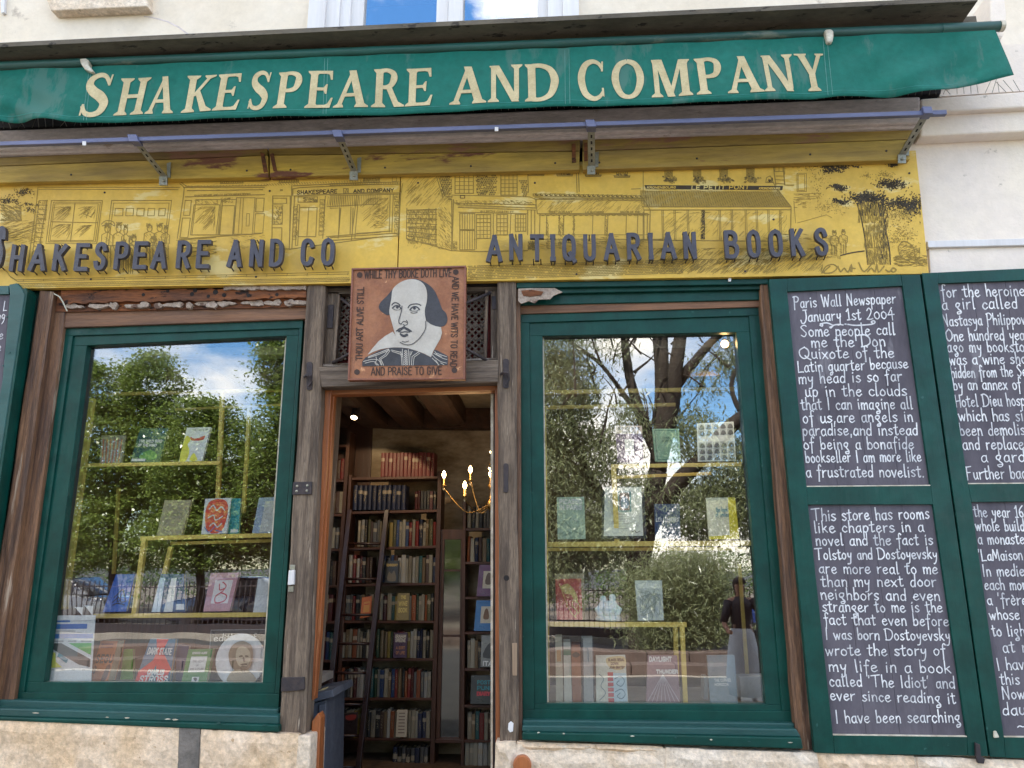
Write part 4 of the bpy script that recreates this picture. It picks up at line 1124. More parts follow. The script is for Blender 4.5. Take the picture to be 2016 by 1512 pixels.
# pavement, kerb stones, cobbles along the bottom
L(ZL, '60,880 100,905 1980,862|50,870 90,896 1980,850|0,820 40,850 60,880', 1.2)
for k in range(17):
    x = 130 + k * 115
    L(ZL, f'{x},{905-k*2.4} {x+4},{893-k*2.4}', 1.2)
for r in range(3):
    for k in range(200):
        x = 100 + k * 9.4 + (r % 2) * 5
        y = 917 + r * 9 - (x - 100) * .018
        ik.line(ZL([(x, y + 3), (x + 4, y - 1), (x + 9, y + 2)]), 1.2, ecap=False)
for r in range(9):
    for k in range(160):
        x = 780 + k * 9 + (r % 2) * 5
        y = 818 + r * 9.2 - (x - 780) * .03
        if x < 2000 and rnd.random() < .93:
            ik.line(ZM([(x, y + 4), (x + 4, y - 1), (x + 9, y + 2)]), 1.2, ecap=False)
hatch(ZR, -60, 700, 900, 840, 520, 26, -22, .8); hatch(ZR, 0, 760, 640, 845, 260, 26, -22, 1.0)
hatch(ZR, 560, 620, 1000, 760, 150, 26, 3, .7)
ik.build('ink_drawing', m_ink, fas)
ib.build('ink_drawing', m_ink2, fas)
ikc.build('ink_lettering', m_yel, fas)
# ---- raised metal letters on pins
def metal_letter(zf, ch, x0, x1, ytop, ybase, W=None):
    W = W or 8.3
    (ax, ay), (bx, by) = zf([(x0, ybase)])[0], zf([(x1, ytop)])[0]
    h = ay - by
    cx = (ax + bx) / 2
    ln = LEAN(cx)
    gw = (CAPS.get(ch) or CAPS['I'])[0]
    wpx = (bx - ax) - abs(ln) * h
    bx0 = ax if ln > 0 else ax + abs(ln) * h
    s = (wpx - W) / gw
    u = (h - W) / 20
    k = Ink(-.115)
    for st in glyph_strokes(CAPS, ch, 5)[1]:
        k.line([(bx0 + W / 2 + a * s + ln * b * u, ay - W / 2 - b * u) for a, b in st], W, solid=.03)
    o = k.build('letter', m_letter, fas)
    for fx, fy in ((.25, .06), (.75, .06), (.5, .96)):
        p = at(bx0 + wpx * fx + ln * h * fy, ay - h * fy, -.09)
        MB().tube([p, p + Vector((0, .07, -.02))], .004, 6).build('pin', m_iron, fas)
for a in (('S', -52, 45, 590, 825, 12), ('H', 42, 152, 692, 848), ('A', 155, 275, 690, 846), ('K', 285, 392, 690, 845), ('E', 408, 516, 686, 845), ('S', 520, 618, 680, 840), ('P', 634, 736, 678, 838),
          ('E', 742, 846, 676, 834), ('A', 850, 956, 674, 834), ('R', 988, 1090, 672, 832), ('E', 1100, 1202, 668, 830), ('A', 1283, 1380, 666, 824), ('N', 1404, 1503, 664, 822), ('D', 1517, 1616, 662, 820),
          ('C', 1695, 1790, 660, 816), ('O', 1811, 1906, 657, 814)):
    metal_letter(ZL, *a)
for a in (('A', 884, 978, 638, 794), ('N', 1008, 1097, 632, 785), ('T', 1130, 1215, 636, 788), ('i', 1243, 1282, 636, 788), ('Q', 1308, 1400, 636, 788), ('U', 1428, 1514, 634, 787), ('A', 1547, 1643, 628, 785), ('R', 1673, 1765, 628, 782),
          ('i', 1798, 1838, 628, 780), ('A', 1868, 1967, 622, 778)):
    metal_letter(ZM, *a)
for a in (('N', 118, 210, 606, 760), ('B', 343, 440, 600, 756), ('O', 470, 567, 597, 752), ('O', 590, 690, 594, 748), ('K', 710, 806, 588, 745), ('S', 843, 942, 585, 741)):
    metal_letter(ZR, *a)

# ------------------------------------------------------------------ LIGHT RAIL ON BRACKETS
rail = root('light_rail', 'thin lilac blue metal rail on four slotted steel brackets above the yellow sign', 'rail', at(900, 330, -.2))
RY = -.42
def bar_px(name, a, b, Y, r, mat, parent):
    p, q = at(*a, Y), at(*b, Y)
    m = MB()
    for s in (0, 1):
        pass
    u = Vector((0, 0, r))
    v = Vector((0, r, 0))
    vs = [p - u - v, q - u - v, q - u + v, p - u + v, p + u - v, q + u - v, q + u + v, p + u + v]
    m.add(vs, [(0, 1, 5, 4), (1, 2, 6, 5), (2, 3, 7, 6), (3, 0, 4, 7), (4, 5, 6, 7), (3, 2, 1, 0)])
    return m.build(name, mat, parent, .003)
bar_px('bar', (-160, 290), (1862, 223), RY, .016, m_blue, rail)
for x, y in ((166, 282), (978, 254)):
    slab('clip', [(x - 4, y - 4), (x + 3, y - 4), (x + 3, y + 4), (x - 4, y + 4)], RY - .02, .006, m_white, rail, 0)
for (bx, by), (tx, ty) in (((322, 347), (262, 272)), ((697, 337), (665, 263)), ((1165, 326), (1164, 243)), ((1777, 304), (1828, 217))):
    B = at(bx, by, -.10)
    T = at(tx, ty, RY + .02)
    d = (T - B)
    nrm = d.normalized()
    w = Vector((.024, 0, 0))
    br = MB()
    vs = []
    side = Vector((0, .03, .0))
    for p in (B, T):
        vs += [p - w, p + w, p + w + side, p - w + side]
    br.add(vs, [(0, 1, 5, 4), (1, 2, 6, 5), (2, 3, 7, 6), (3, 0, 4, 7), (4, 5, 6, 7), (3, 2, 1, 0)])
    bo = br.build('bracket', m_steel, rail, .002)
    for k in range(6):
        c = B + d * (.12 + k * .145) + Vector((0, -.0012, -.0008))
        e = nrm * .012
        ww = Vector((.006, 0, 0))
        MB().add([c - ww - e, c + ww - e, c + ww + e, c - ww + e], [(0, 1, 2, 3)]).build('slot', m_dark, bo)
    fp = slab('foot_plate', [(bx - 9, by + 0), (bx + 7, by + 0), (bx + 7, by + 17), (bx - 9, by + 17)], -.10, .012, m_steel, bo, .001)
    MB().lathe(at(bx, by + 9, -.101), [(.011, 0), (.011, -.008), (.005, -.011), (0, -.011)], 6, 'Y').build('bolt', m_steel, bo)
    slab('side_plate', [(bx + 6, by - 26), (bx + 14, by - 28), (bx + 13, by + 2), (bx + 7, by + 2)], -.096, .008, m_steel, bo, .001)
    # cap on the rail
    cx, cy = tx, ty
    slab('end_cap', [(cx - 12, cy - 8), (cx + 6, cy - 8), (cx + 10, cy + 6), (cx - 8, cy + 6)], RY - .035, .07, m_blue, bo, .003)
sp = MB()
for k in range(150):
    x = -20 + k * 13.8
    y = 254 - x * .0365
    b = at(x, y, -.12)
    sp.tube([b, b + Vector((rnd.uniform(-.05, .05), rnd.uniform(-.08, .04), rnd.uniform(.09, .13)))], .002, 3, False)
tag(sp.build('bird_spikes', m_steel), 'row of fine wire bird spikes standing on the stone ledge under the awning', 'bird spikes', kind='stuff')
# ================================================================== AWNING
aw = root('awning', 'green cloth shop awning rolled up with its lettered front flap hanging down', 'awning', at(1000, 150, -.3))
MB().slab([(0, 0), (1, 0), (1, 1)], 0, .01)
# soffit-like hood: its lip stands out from the wall
lipY = -.56
def lip(x, y):
    return at(x, y, lipY)
zl0, zl1 = lip(-160, 100), lip(1925, 1.5)
hood = MB()
vs = []
for p in (zl0, zl1):
    vs += [p, p + Vector((0, 0, .035)), Vector((p.x, .06, p.z + .10)), Vector((p.x, .06, p.z - .01))]
hood.add(vs, [(0, 1, 5, 4), (1, 2, 6, 5), (2, 3, 7, 6), (3, 0, 4, 7), (0, 3, 2, 1), (4, 5, 6, 7)])
hood.build('hood', m_hood, aw)
# strip under the hood behind the tube
a, b = at(-160, 132, -.36), at(1924, 43.5, -.36)
MB().add([a, b, b + Vector((0, .03, 0)), a + Vector((0, .03, 0)), a + Vector((0, 0, .05)), b + Vector((0, 0, .05)), b + Vector((0, .03, .05)), a + Vector((0, .03, .05))],
         [(0, 1, 5, 4), (1, 2, 6, 5), (2, 3, 7, 6), (3, 0, 4, 7), (4, 5, 6, 7), (3, 2, 1, 0)]).build('hood_rail', m_hood, aw, .004)
slab('end_plate', [(1950, -20), (1976, -20), (1982, 30), (1977, 66), (1966, 88), (1958, 80), (1962, 60), (1950, 40)], -.34, .34, m_wall2, aw, .01)
def rodc(x):
    return 131 - (x) * (131 - 52) / 1965
VY = -.42
tb = MB()
pts = [at(x, rodc(x), VY) for x in (-160, 0, 640, 641, 1118, 1119, 1600, 1969)]
tb.tube(pts, .0335, 20)
tb.build('roller_tube', m_rod, aw, smooth=True)
MB().tube([at(1967, rodc(1967), VY), at(1976, rodc(1976), VY)], .036, 20).build('end_cap', m_off, aw, .003)
for x in (640, 1119, 1853):
    MB().tube([at(x - 1.2, rodc(x - 1.2), VY), at(x + 1.2, rodc(x + 1.2), VY)], .0352, 20, False).build('tube_seam', m_rod, aw)
for x, y, k in ((170, 128, 1), (1638, 70, -1)):
    cl = [(x - 14, y - 13), (x - 2, y - 14), (x + 4, y - 10), (x + 4, y), (x + 14 * k if k > 0 else x + 2, y + 12), (x + (10 if k > 0 else -8), y + 14), (x - (4 if k > 0 else 10), y + 8), (x - 12, y - 4)]
    o = slab('clip', cl, VY - .055, .05, m_off, aw, .012)
# valance: bottom swings out towards the street
vn = Vector((0, .9917, -.1287))
vp0 = at(1000, 106, VY - .022)
def interp(tab, x):
    if x <= tab[0][0]:
        return tab[0][1]
    for (a, ya), (b, yb) in zip(tab, tab[1:]):
        if x <= b:
            return ya + (yb - ya) * (x - a) / (b - a)
    return tab[-1][1]
VBOT = [(-160, 238), (0, 238), (62, 233), (128, 240), (243, 240), (486, 233), (700, 226), (1000, 214), (1084, 210), (1240, 207), (1300, 205), (1602, 195), (1655, 188), (1700, 185), (1762, 187), (1868, 174), (1939, 162), (1996, 147)]
def vtop(x):
    return rodc(x) + 7
def wrinkle(px, py):
    """how far the cloth bellies towards the street, metres"""
    t = max(0, min(1, (py - vtop(px)) / 110))
    w = 0.009 * math.sin(px * .013 + 1) * t + .004 * math.sin(px * .047 + py * .03) + .006 * math.sin(px * .0071 + py * .012 + 2) * (t + .3)
    if px < 190:
        k = (190 - px) / 190
        w += k * (.030 * math.sin((px + py * .9) * .045) + .018 * math.sin((px * .6 - py * 1.5) * .08)) * (0.3 + t)
    if px > 1640:
        k = min(1, (px - 1640) / 120)
        w += k * (.028 * math.sin((px - 1640) * .030 - py * .02) + .015 * math.sin((px * .8 + py * 1.6) * .05)) * (0.2 + t)
        w *= max(0, min(1, (1996 - px) / 110))
    w += .004 * math.exp(-((px - 1126) / 12) ** 2) - .003 * math.exp(-((px - 1110) / 10) ** 2)
    return w
def vproj(x, y, e):
    p = at_plane(x, y, vp0, vn)
    return p + Vector((0, -wrinkle(x, y) - e, 0))
cm = MB()
NX, NZ = 240, 14
g = []
for i in range(NX + 1):
    x = -160 + (1996 + 160) * i / NX
    for j in range(NZ + 1):
        v = j / NZ
        xx = x
        if x > 1900:                       # slanted right-hand edge
            xx = 1900 + (x - 1900) * ((1959 - 1900) / 96 * (1 - v) + v)
        yt, yb = vtop(xx), interp(VBOT, x)
        g.append((xx, yt + (yb - yt) * v))
vs = [vproj(x, y, 0) for x, y in g]
vs2 = [p + Vector((0, .0035, 0)) for p in vs]
n = len(vs)
fs = []
for i in range(NX):
    for j in range(NZ):
        a = i * (NZ + 1) + j
        fs.append([a, a + 1, a + NZ + 2, a + NZ + 1])
        fs.append([n + a, n + a + NZ + 1, n + a + NZ + 2, n + a + 1])
for i in range(NX):
    a = i * (NZ + 1) + NZ
    fs.append([a, n + a, n + a + NZ + 1, a + NZ + 1])
a = NX * (NZ + 1)
for j in range(NZ):
    fs.append([a + j, a + j + 1, n + a + j + 1, n + a + j])
cm.add(vs + vs2, fs)
flap = cm.build('front_flap', m_cloth, aw, smooth=True)
# seams and hem
sm = Ink(proj=lambda x, y, e: vproj(x, y, .001 + e))
for x0, x1 in ((640, 636), (646, 642), (1112, 1113), (1120, 1122), (1620, 1630), (1628, 1639), (176, 164), (180, 170)):
    sm.line([(x0 + (x1 - x0) * k / 8, vtop(x0) + 4 + (interp(VBOT, x1) - vtop(x0) - 8) * k / 8) for k in range(9)], .9)
sm.build('seam', M('pale green thread', (.12, .3, .26), .8), flap)
hm = Ink(proj=lambda x, y, e: vproj(x, y, .0008 + e))
for x in range(-150, 1880, 30):
    hm.line([(x, interp(VBOT, x) - 11), (x + 15, interp(VBOT, x + 15) - 11), (x + 30, interp(VBOT, x + 30) - 11)], .8, ecap=False)
hm.build('hem', M('hem stitching', (.03, .24, .2), .8), flap)

# ---- serif capitals, drawn as outlines in a unit square (height 100)
def stem(x, w, y0=0, y1=100, s0=9, s1=9, lean=0):
    w = w + 3
    a, b = x - w / 2, x + w / 2
    dx = lean
    return [(a - s0, y0), (b + s0, y0), (b + s0 * .9, y0 + 4), (b + 1.5, y0 + 11), (b + dx, y1 - 11), (b + s1 * .9 + dx, y1 - 4), (b + s1 + dx, y1), (a - s1 + dx, y1), (a - s1 * .9 + dx, y1 - 4), (a - 1.5 + dx, y1 - 11), (a, y0 + 11), (a - s0 * .9, y0 + 4)]
def diag(x0, y0, x1, y1, w, s0=0, s1=0):
    """stroke from (x0,y0) bottom to (x1,y1) top with horizontal width w and optional serifs"""
    h = (w + 3) / 2
    def at_(t, o):
        return (x0 + (x1 - x0) * t + o, y0 + (y1 - y0) * t)
    p = []
    if s0:
        p += [(x0 - h - s0, y0), (x0 + h + s0, y0), (x0 + h + s0 * .9, y0 + 4), at_(.1, h + 1)]
    else:
        p += [(x0 - h, y0), (x0 + h, y0)]
    if s1:
        p += [at_(.9, h + 1), (x1 + h + s1 * .9, y1 - 4), (x1 + h + s1, y1), (x1 - h - s1, y1), (x1 - h - s1 * .9, y1 - 4), at_(.9, -h - 1)]
    else:
        p += [(x1 + h, y1), (x1 - h, y1)]
    if s0:
        p += [at_(.1, -h - 1), (x0 - h - s0 * .9, y0 + 4)]
    return p
def bow(pts, ws, n=7):
    q = smooth([(x, y, w + 2.5) for (x, y), w in zip(pts, ws)], n)
    L_, R_2 = [], []
    k = len(q)
    for i in range(k):
        a, c = q[max(i - 1, 0)], q[min(i + 1, k - 1)]
        dx, dy = c[0] - a[0], c[1] - a[1]
        d = math.hypot(dx, dy) or 1
        L_.append((q[i][0] - dy / d * q[i][2] / 2, q[i][1] + dx / d * q[i][2] / 2))
        R_2.append((q[i][0] + dy / d * q[i][2] / 2, q[i][1] - dx / d * q[i][2] / 2))
    return ('strip', L_, R_2)
def box(x0, y0, x1, y1):
    return [(x0, y0), (x1, y0), (x1, y1), (x0, y1)]
Sg = [bow([(57, 76), (46, 93), (30, 97), (14, 88), (12, 72), (24, 58), (42, 46), (54, 30), (48, 10), (31, 3), (14, 8), (6, 24)], [5, 7, 9, 13, 16, 19, 20, 17, 13, 9, 8, 6]),
      [(54, 72), (59, 72), (62, 98), (58, 98)], [(2, 2), (6, 2), (10, 28), (5, 28)]]
Eg = [stem(16, 15, s0=10, s1=10), [(18, 100), (64, 100), (66, 76), (61, 76), (56, 90), (48, 92), (18, 92)], [(20, 55), (44, 55), (50, 64), (54, 64), (53, 38), (49, 38), (44, 47), (20, 47)], [(18, 0), (66, 0), (72, 27), (67, 27), (58, 11), (50, 8), (18, 8)]]
SER = {
    'S': (64, Sg),
    'H': (84, [stem(18, 15, s0=11, s1=11), stem(68, 15, s0=11, s1=11), box(22, 46, 64, 56)]),
    'A': (88, [diag(12, 0, 45, 98, 8, 9, 0), diag(76, 0, 43, 100, 17, 9, 0), box(23, 29, 64, 38)]),
    'K': (84, [stem(18, 15, s0=11, s1=11), diag(26, 44, 66, 96, 8, 0, 0), [(50, 100), (84, 100), (83, 96), (72, 92), (62, 88), (56, 92), (51, 96)], [(30, 54), (40, 64), (70, 14), (88, 4), (88, 0), (56, 0)]]),
    'E': (72, Eg),
    'P': (72, [stem(18, 15, s0=11, s1=9), bow([(20, 95), (40, 96), (57, 88), (61, 72), (54, 54), (38, 48), (22, 49)], [8, 8, 12, 17, 12, 8, 7])]),
    'R': (82, [stem(18, 15, s0=11, s1=9), bow([(20, 95), (38, 96), (54, 88), (57, 74), (50, 58), (36, 52), (22, 53)], [8, 8, 12, 16, 12, 8, 7]), [(36, 52), (50, 56), (72, 14), (90, 4), (90, 0), (62, 0)]]),
    'D': (84, [stem(18, 15, s0=9, s1=9), bow([(18, 95), (42, 96), (64, 86), (75, 66), (76, 46), (66, 18), (44, 5), (18, 4.5)], [9, 9, 13, 17, 18, 14, 9, 8])]),
    'C': (76, [bow([(70, 80), (60, 92), (42, 97), (22, 88), (11, 66), (10, 44), (20, 16), (42, 3), (60, 7), (72, 20)], [6, 7, 9, 14, 18, 18, 15, 10, 8, 6]), [(67, 72), (73, 72), (74, 97), (69, 97)], [(68, 30), (74, 30), (75, 6), (70, 10)]]),
    'O': (92, [bow([(46, 97), (24, 88), (11, 66), (11, 40), (24, 12), (46, 3), (68, 12), (81, 38), (81, 64), (68, 88), (46, 97)], [8, 13, 18, 18, 13, 8, 13, 18, 18, 13, 8])]),
    'M': (108, [stem(16, 9, s0=10, s1=4), diag(54, 0, 24, 100, 17, 0, 0), diag(52, 2, 84, 100, 8, 0, 0), stem(92, 16, s0=10, s1=4), box(6, 96, 28, 100), box(84, 96, 108, 100)]),
    'N': (92, [stem(16, 9, s0=10, s1=3), diag(78, 0, 20, 100, 18, 0, 0), stem(80, 9, s0=0, s1=10), box(4, 96, 26, 100)]),
    'Y': (84, [diag(43, 44, 14, 100, 16, 0, 9), diag(45, 44, 72, 100, 8, 0, 8), stem(43, 15, 0, 50, 11, 0)]),
}
def glean(x):
    return (1045 - x) * 3.0e-4
def base_y(x):
    return interp([(190, 226.5), (260, 225.5), (1300, 191.5), (1630, 179)], x)
def clip_band(poly, y0, y1):
    for lim, sg in ((y0, 1), (y1, -1)):
        out = []
        for i in range(len(poly)):
            a, b = poly[i - 1], poly[i]
            ia, ib_ = sg * (a[1] - lim) >= 0, sg * (b[1] - lim) >= 0
            if ia != ib_:
                t = (lim - a[1]) / (b[1] - a[1])
                out.append((a[0] + (b[0] - a[0]) * t, lim))
            if ib_:
                out.append(b)
        poly = out
        if not poly:
            return []
    return poly
def awning_letter(ch, x0, x1, h=None, by=None):
    k = Ink(proj=lambda x, y, e: vproj(x, y, .0035 + e), step=.0004)
    h = h or 72.5
    ln = glean((x0 + x1) / 2)
    by = by or base_y((x0 + x1) / 2)
    nw = (x1 - x0) - abs(ln) * h
    bx0 = x0 if ln > 0 else x0 + abs(ln) * h
    gw, shp = SER[ch]
    s = nw / gw
    slope = -.0345
    def T(p):
        x = bx0 + p[0] * s
        return (x + ln * p[1] * h / 100, by + slope * (x - (x0 + x1) / 2) - p[1] * h / 100)
    for q in shp:
        if q[0] == 'strip':
            e = k._e()
            A, B = [T(p) for p in q[1]], [T(p) for p in q[2]]
            m = len(A)
            k.m.add([k.P(x, y, e) for x, y in A + B], [[i, i + 1, m + i + 1, m + i] for i in range(m - 1)])
        else:
            n_ = 9
            for b_ in range(-1, n_):
                c_ = clip_band(q, b_ * 100 / n_ - .01 * (b_ > 0), (b_ + 1) * 100 / n_)
                if len(c_) > 2:
                    e = .0006 + (shp.index(q) % 9) * .0004
                    k.m.add([k.P(*T(p), e) for p in c_], [list(range(len(c_)))])
    k.build('letter', m_gold, flap)
for a in (('S', 153, 227, 82, 228), ('H', 223, 296), ('A', 286, 352), ('K', 357, 428), ('E', 421, 483), ('S', 487, 537, 75), ('P', 540, 600), ('E', 602, 662), ('A', 657, 727), ('R', 731, 795), ('E', 798, 855),
          ('A', 886, 955), ('N', 960, 1026), ('D', 1033, 1098), ('C', 1137, 1191, 76), ('O', 1203, 1269, 76), ('M', 1277, 1362), ('P', 1365, 1425), ('A', 1425, 1499), ('N', 1494, 1565), ('Y', 1564, 1631)):
    awning_letter(*a)

# ================================================================== PORTRAIT SIGN OVER THE DOOR
ps = root('portrait_sign', 'square terracotta sign over the doorway with a painted portrait inside a lettered border', 'hanging sign', at(800, 745, -.12))
ZP = Z(560, 500, .3307)
PY = -.14
slab('board', ZP([(402, 88), (1076, 74), (1070, 742), (382, 748)]), PY, .03, m_terra, ps, .002)
frame4(ps, ZP([(399, 84), (1081, 68), (1075, 746), (376, 752)]), ZP([(409, 94), (1071, 79), (1065, 736), (387, 741)]), PY - .012, .05, m_terraf, .002, ('frame_rail', 'frame_stile'))
def fill(s, mat, name, e, sm=True, par=ps):
    k = Ink(PY - e)
    for q in s.split('|'):
        pts = [tuple(float(a) for a in p.split(',')) for p in q.split()]
        if sm:
            pts = smooth(pts, 3, True)
        k.poly(ZP(pts))
    return k.build(name, mat, par)
fill('750,150 790,150 830,165 870,192 900,230 925,290 940,330 962,352 970,395 955,425 925,434 885,428 855,410 834,375 828,330 845,290 848,225 810,165|642,212 612,248 572,288 562,322 588,352 625,362 632,300 640,240', m_black, 'hair', .0012)
fill('645,462 600,488 560,520 525,560 495,600 530,582 570,568 610,560 650,556 700,557 740,562 790,577 830,592 872,614 885,580 905,545 928,505 938,470 932,436 900,430 870,418 846,400 840,440 800,500 740,542 700,535 665,490', m_cream, 'collar', .002, False)
fill('463,640 480,618 510,602 560,577 600,565 640,557 700,558 745,564 790,579 830,594 872,616 880,600 893,570 912,575 932,586 955,597 972,608 973,636 972,662 700,664 463,668', m_black, 'jacket', .003, False)
fill('755,150 720,156 685,172 655,196 641,222 637,262 628,310 624,345 630,375 638,405 648,440 658,475 672,508 690,528 715,538 745,540 775,528 803,502 828,468 843,430 844,400 838,370 836,330 846,290 850,245 843,205 825,175 795,156', m_cream, 'face', .0042)
k = Ink(PY - .0052)
def PL(s, w, sm=True):
    for q in s.split('|'):
        pts = ZP([tuple(float(a) for a in p.split(',')) for p in q.split()])
        k.line(smooth(pts, 4) if sm else pts, w)
PL('640,304 648,294 662,290 678,296 688,306', [1.2, 2.6, 2.8, 2.2, 1.0][0] + 1.2)
PL('736,320 748,304 770,298 795,298 812,306', 2.2)
PL('643,322 655,311 670,307 684,313 693,325', 2.6)
PL('647,326 660,333 680,333 690,328', 1.1)
PL('747,333 760,318 776,313 792,318 804,330', 2.6)
PL('752,336 765,340 788,339 799,332|752,348 770,352 792,346', 1.1)
PL('700,310 696,340 688,370 681,395 684,412 695,418|726,396 734,408 730,420 718,424 706,420|695,418 705,404 718,402 728,408', 1.6)
PL('668,458 684,446 700,440 712,434 722,440 738,448 755,460|674,456 690,454 708,442 716,442 730,452 750,460', 2.8)
PL('680,462 700,466 716,463 735,465 745,464', 2.2)
PL('690,476 700,486 715,490 732,482|696,480 712,485 728,479', 3.4)
PL('840,400 840,440 826,470 800,505 770,530 745,540 715,538 690,526|700,520 720,524 740,518', 1.3)
for c in ((672, 320), (774, 326)):
    k.poly(ZP([(c[0] + 8.5 * math.cos(a * .52), c[1] - 2 + 8.5 * math.sin(a * .52)) for a in range(12)]))
k.poly(ZP([(706, 436), (712, 420), (718, 436)]))
k.build('features', m_black, ps)
k = Ink(PY - .0045)
PL('500,612 560,590 620,566|498,618 556,600 624,572|470,640 520,628 560,632 575,660|480,650 530,640 560,662|545,612 548,632 540,650 552,662', 1.3)
PL('620,570 598,600 566,622 580,662|628,576 606,606 574,626 590,662|636,572 690,585 702,600|640,580 690,596 700,612', 1.3, False)
PL('702,566 708,662|738,568 734,662|694,580 700,662|748,580 744,662|800,582 760,610 756,662|806,590 772,614 766,662|760,580 752,600', 1.2, False)
for q in range(7):
    PL(f'714,{578+q*13} 722,{574+q*13} 729,{578+q*13} 722,{584+q*13} 714,{578+q*13}', 1.1)
PL('880,600 900,620 930,640 965,650|890,592 915,606 945,622 968,628|905,590 930,600 965,612|880,620 900,640 920,660|900,632 912,650 916,662|930,648 950,660|895,580 910,600 935,610', 1.1)
k.build('jacket_trim', m_cream, ps)
k = Ink(PY - .0012)
def PW(s, a, b, unit, up, w=1.9):
    write(k, CAPS, s, ZP([a])[0], ZP([b])[0], unit, w, gap=2.2, space=7, n=4, up=up)
U = .74
m_motto = flat('dark brown letter paint', (.05, .028, .022), .8)
for args in (('WHILE THY BOOKE DOTH LIVE', (476, 145), (994, 134), U, (.02, -U)), ('AND PRAISE TO GIVE', (516, 722), (935, 716), U, (.0, -U)),
             ('THOU ART ALIVE STILL', (462, 632), (472, 198), U * .82, (-U * .82, -.01)), ('AND WE HAVE WITS TO READ', (1001, 136), (988, 672), U * .82, (U * .82, .01))):
    k = Ink(PY - .0012)
    PW(*args)
    k.build('motto_line', m_motto, ps)
for c in ((448, 125), (1020, 108), (432, 703), (1012, 692)):
    k = Ink(PY - .0012)
    k.poly(ZP([(c[0] + 17 * math.cos(a * .393), c[1] + 17 * math.sin(a * .393)) for a in range(16)]))
    k.build('corner_stud', m_motto, ps)
for a, b in (((672, 588), (700, 610)), ((966, 576), (910, 600)), ((655, 714), (700, 690)), ((966, 714), (905, 680))):
    MB().tube([at(*a, .02), at(*b, -.13)], .011, 8).build('iron_stay', m_iron, ps, smooth=True)

# ================================================================== SHUTTERS WITH CHALKBOARDS
SHY = -.055
def shutter(name, label, outer, boards, mid, notch=None):
    s = root(name, label, 'shutter', at((outer[3][0] + outer[2][0]) / 2, outer[3][1], SHY))
    TL, TR, BR, BL = outer
    U_, D_ = boards
    t = .045
    # stiles run full height, rails sit between them
    slab('stile', [TL, (U_[0][0] + (TL[0] - BL[0]) * 0 - 0, TL[1] - .02 * 0 + (TR[1] - TL[1]) * (U_[0][0] - TL[0]) / (TR[0] - TL[0])), U_[0], U_[3], D_[0], D_[3], (D_[3][0] + 3, BL[1] + 2), BL], SHY, t, m_green, s, .003)
    slab('stile', [(U_[1][0] - 3, TR[1] + 1), notch or TR, BR, (D_[2][0] + 2, BR[1] - 1), D_[2], D_[1], U_[2], U_[1]], SHY, t, m_green, s, .003)
    slab('rail', [(U_[0][0] - 0, TL[1] + (TR[1] - TL[1]) * (U_[0][0] - TL[0]) / (TR[0] - TL[0])), (U_[1][0] - 4, TR[1] + .5), U_[1], U_[0]], SHY, t, m_green, s, .002)
    slab('rail', [U_[3], U_[2], D_[1], D_[0]], SHY, t, m_green, s, .002)
    slab('rail', [D_[3], D_[2], (D_[2][0] + 1.5, BR[1] - 1.5), (D_[3][0] + 3.5, BL[1] + 2)], SHY, t, m_green, s, .002)
    for q in (U_, D_):
        # three boards side by side make each writing panel
        n = 4
        for k in range(n):
            f = lambda a, b, u: (a[0] + (b[0] - a[0]) * u, a[1] + (b[1] - a[1]) * u)
            u0, u1 = k / n + (.0012 if k else -.01), (k + 1) / n - (.0012 if k < n - 1 else -.01)
            slab('chalkboard_plank', [f(q[0], q[1], u0), f(q[0], q[1], u1), f(q[3], q[2], u1), f(q[3], q[2], u0)], SHY + .018, .015, m_chalk_board, s, 0)
        e = .6
        slab('bead', [q[3], q[2], (q[2][0] + .3, q[2][1] + 2.0), (q[3][0] + .3, q[3][1] + 2.0)], SHY - .001, .02, m_off, s, 0)
    return s
sh1 = shutter('chalkboard_shutter', 'open green shutter with two written chalkboards, the complete one beside the right display window',
              [(1513.7, 549.5), (1811, 540), (1946, 1489), (1604, 1482)],
              ([(1550, 574), (1777, 562.6), (1831.6, 954.4), (1588, 956.5)], [(1591, 993.6), (1836.7, 993), (1903.5, 1449), (1640, 1445.7)]), 975)
sh2 = shutter('chalkboard_shutter', 'rightmost green chalkboard shutter, its visible text beginning for the heroine',
              [(1815, 537.5), (2145, 524), (2285, 1500), (1949.5, 1490)],
              ([(1847, 558), (2110, 548), (2166, 949), (1906, 951)], [(1912.7, 988.5), (2172, 986), (2238, 1453), (1976.6, 1449.4)]), 970)
k = Ink(SHY + .017)
ZA, ZB = Z(1500, 520, .3042), Z(1500, 960, .3652)
def chalk(k, zf, s, x0, y0, x1, y1, xh=13.4, w=2.45, gap=2.6, space=8.5):
    p0, p1 = zf([(x0, y0), (x1, y1)])
    u = xh / 10.5
    ln = LEAN((p0[0] + p1[0]) / 2)
    write(k, HAND, s, p0, p1, u, w, lean=ln, gap=gap, space=space, jit=.35)
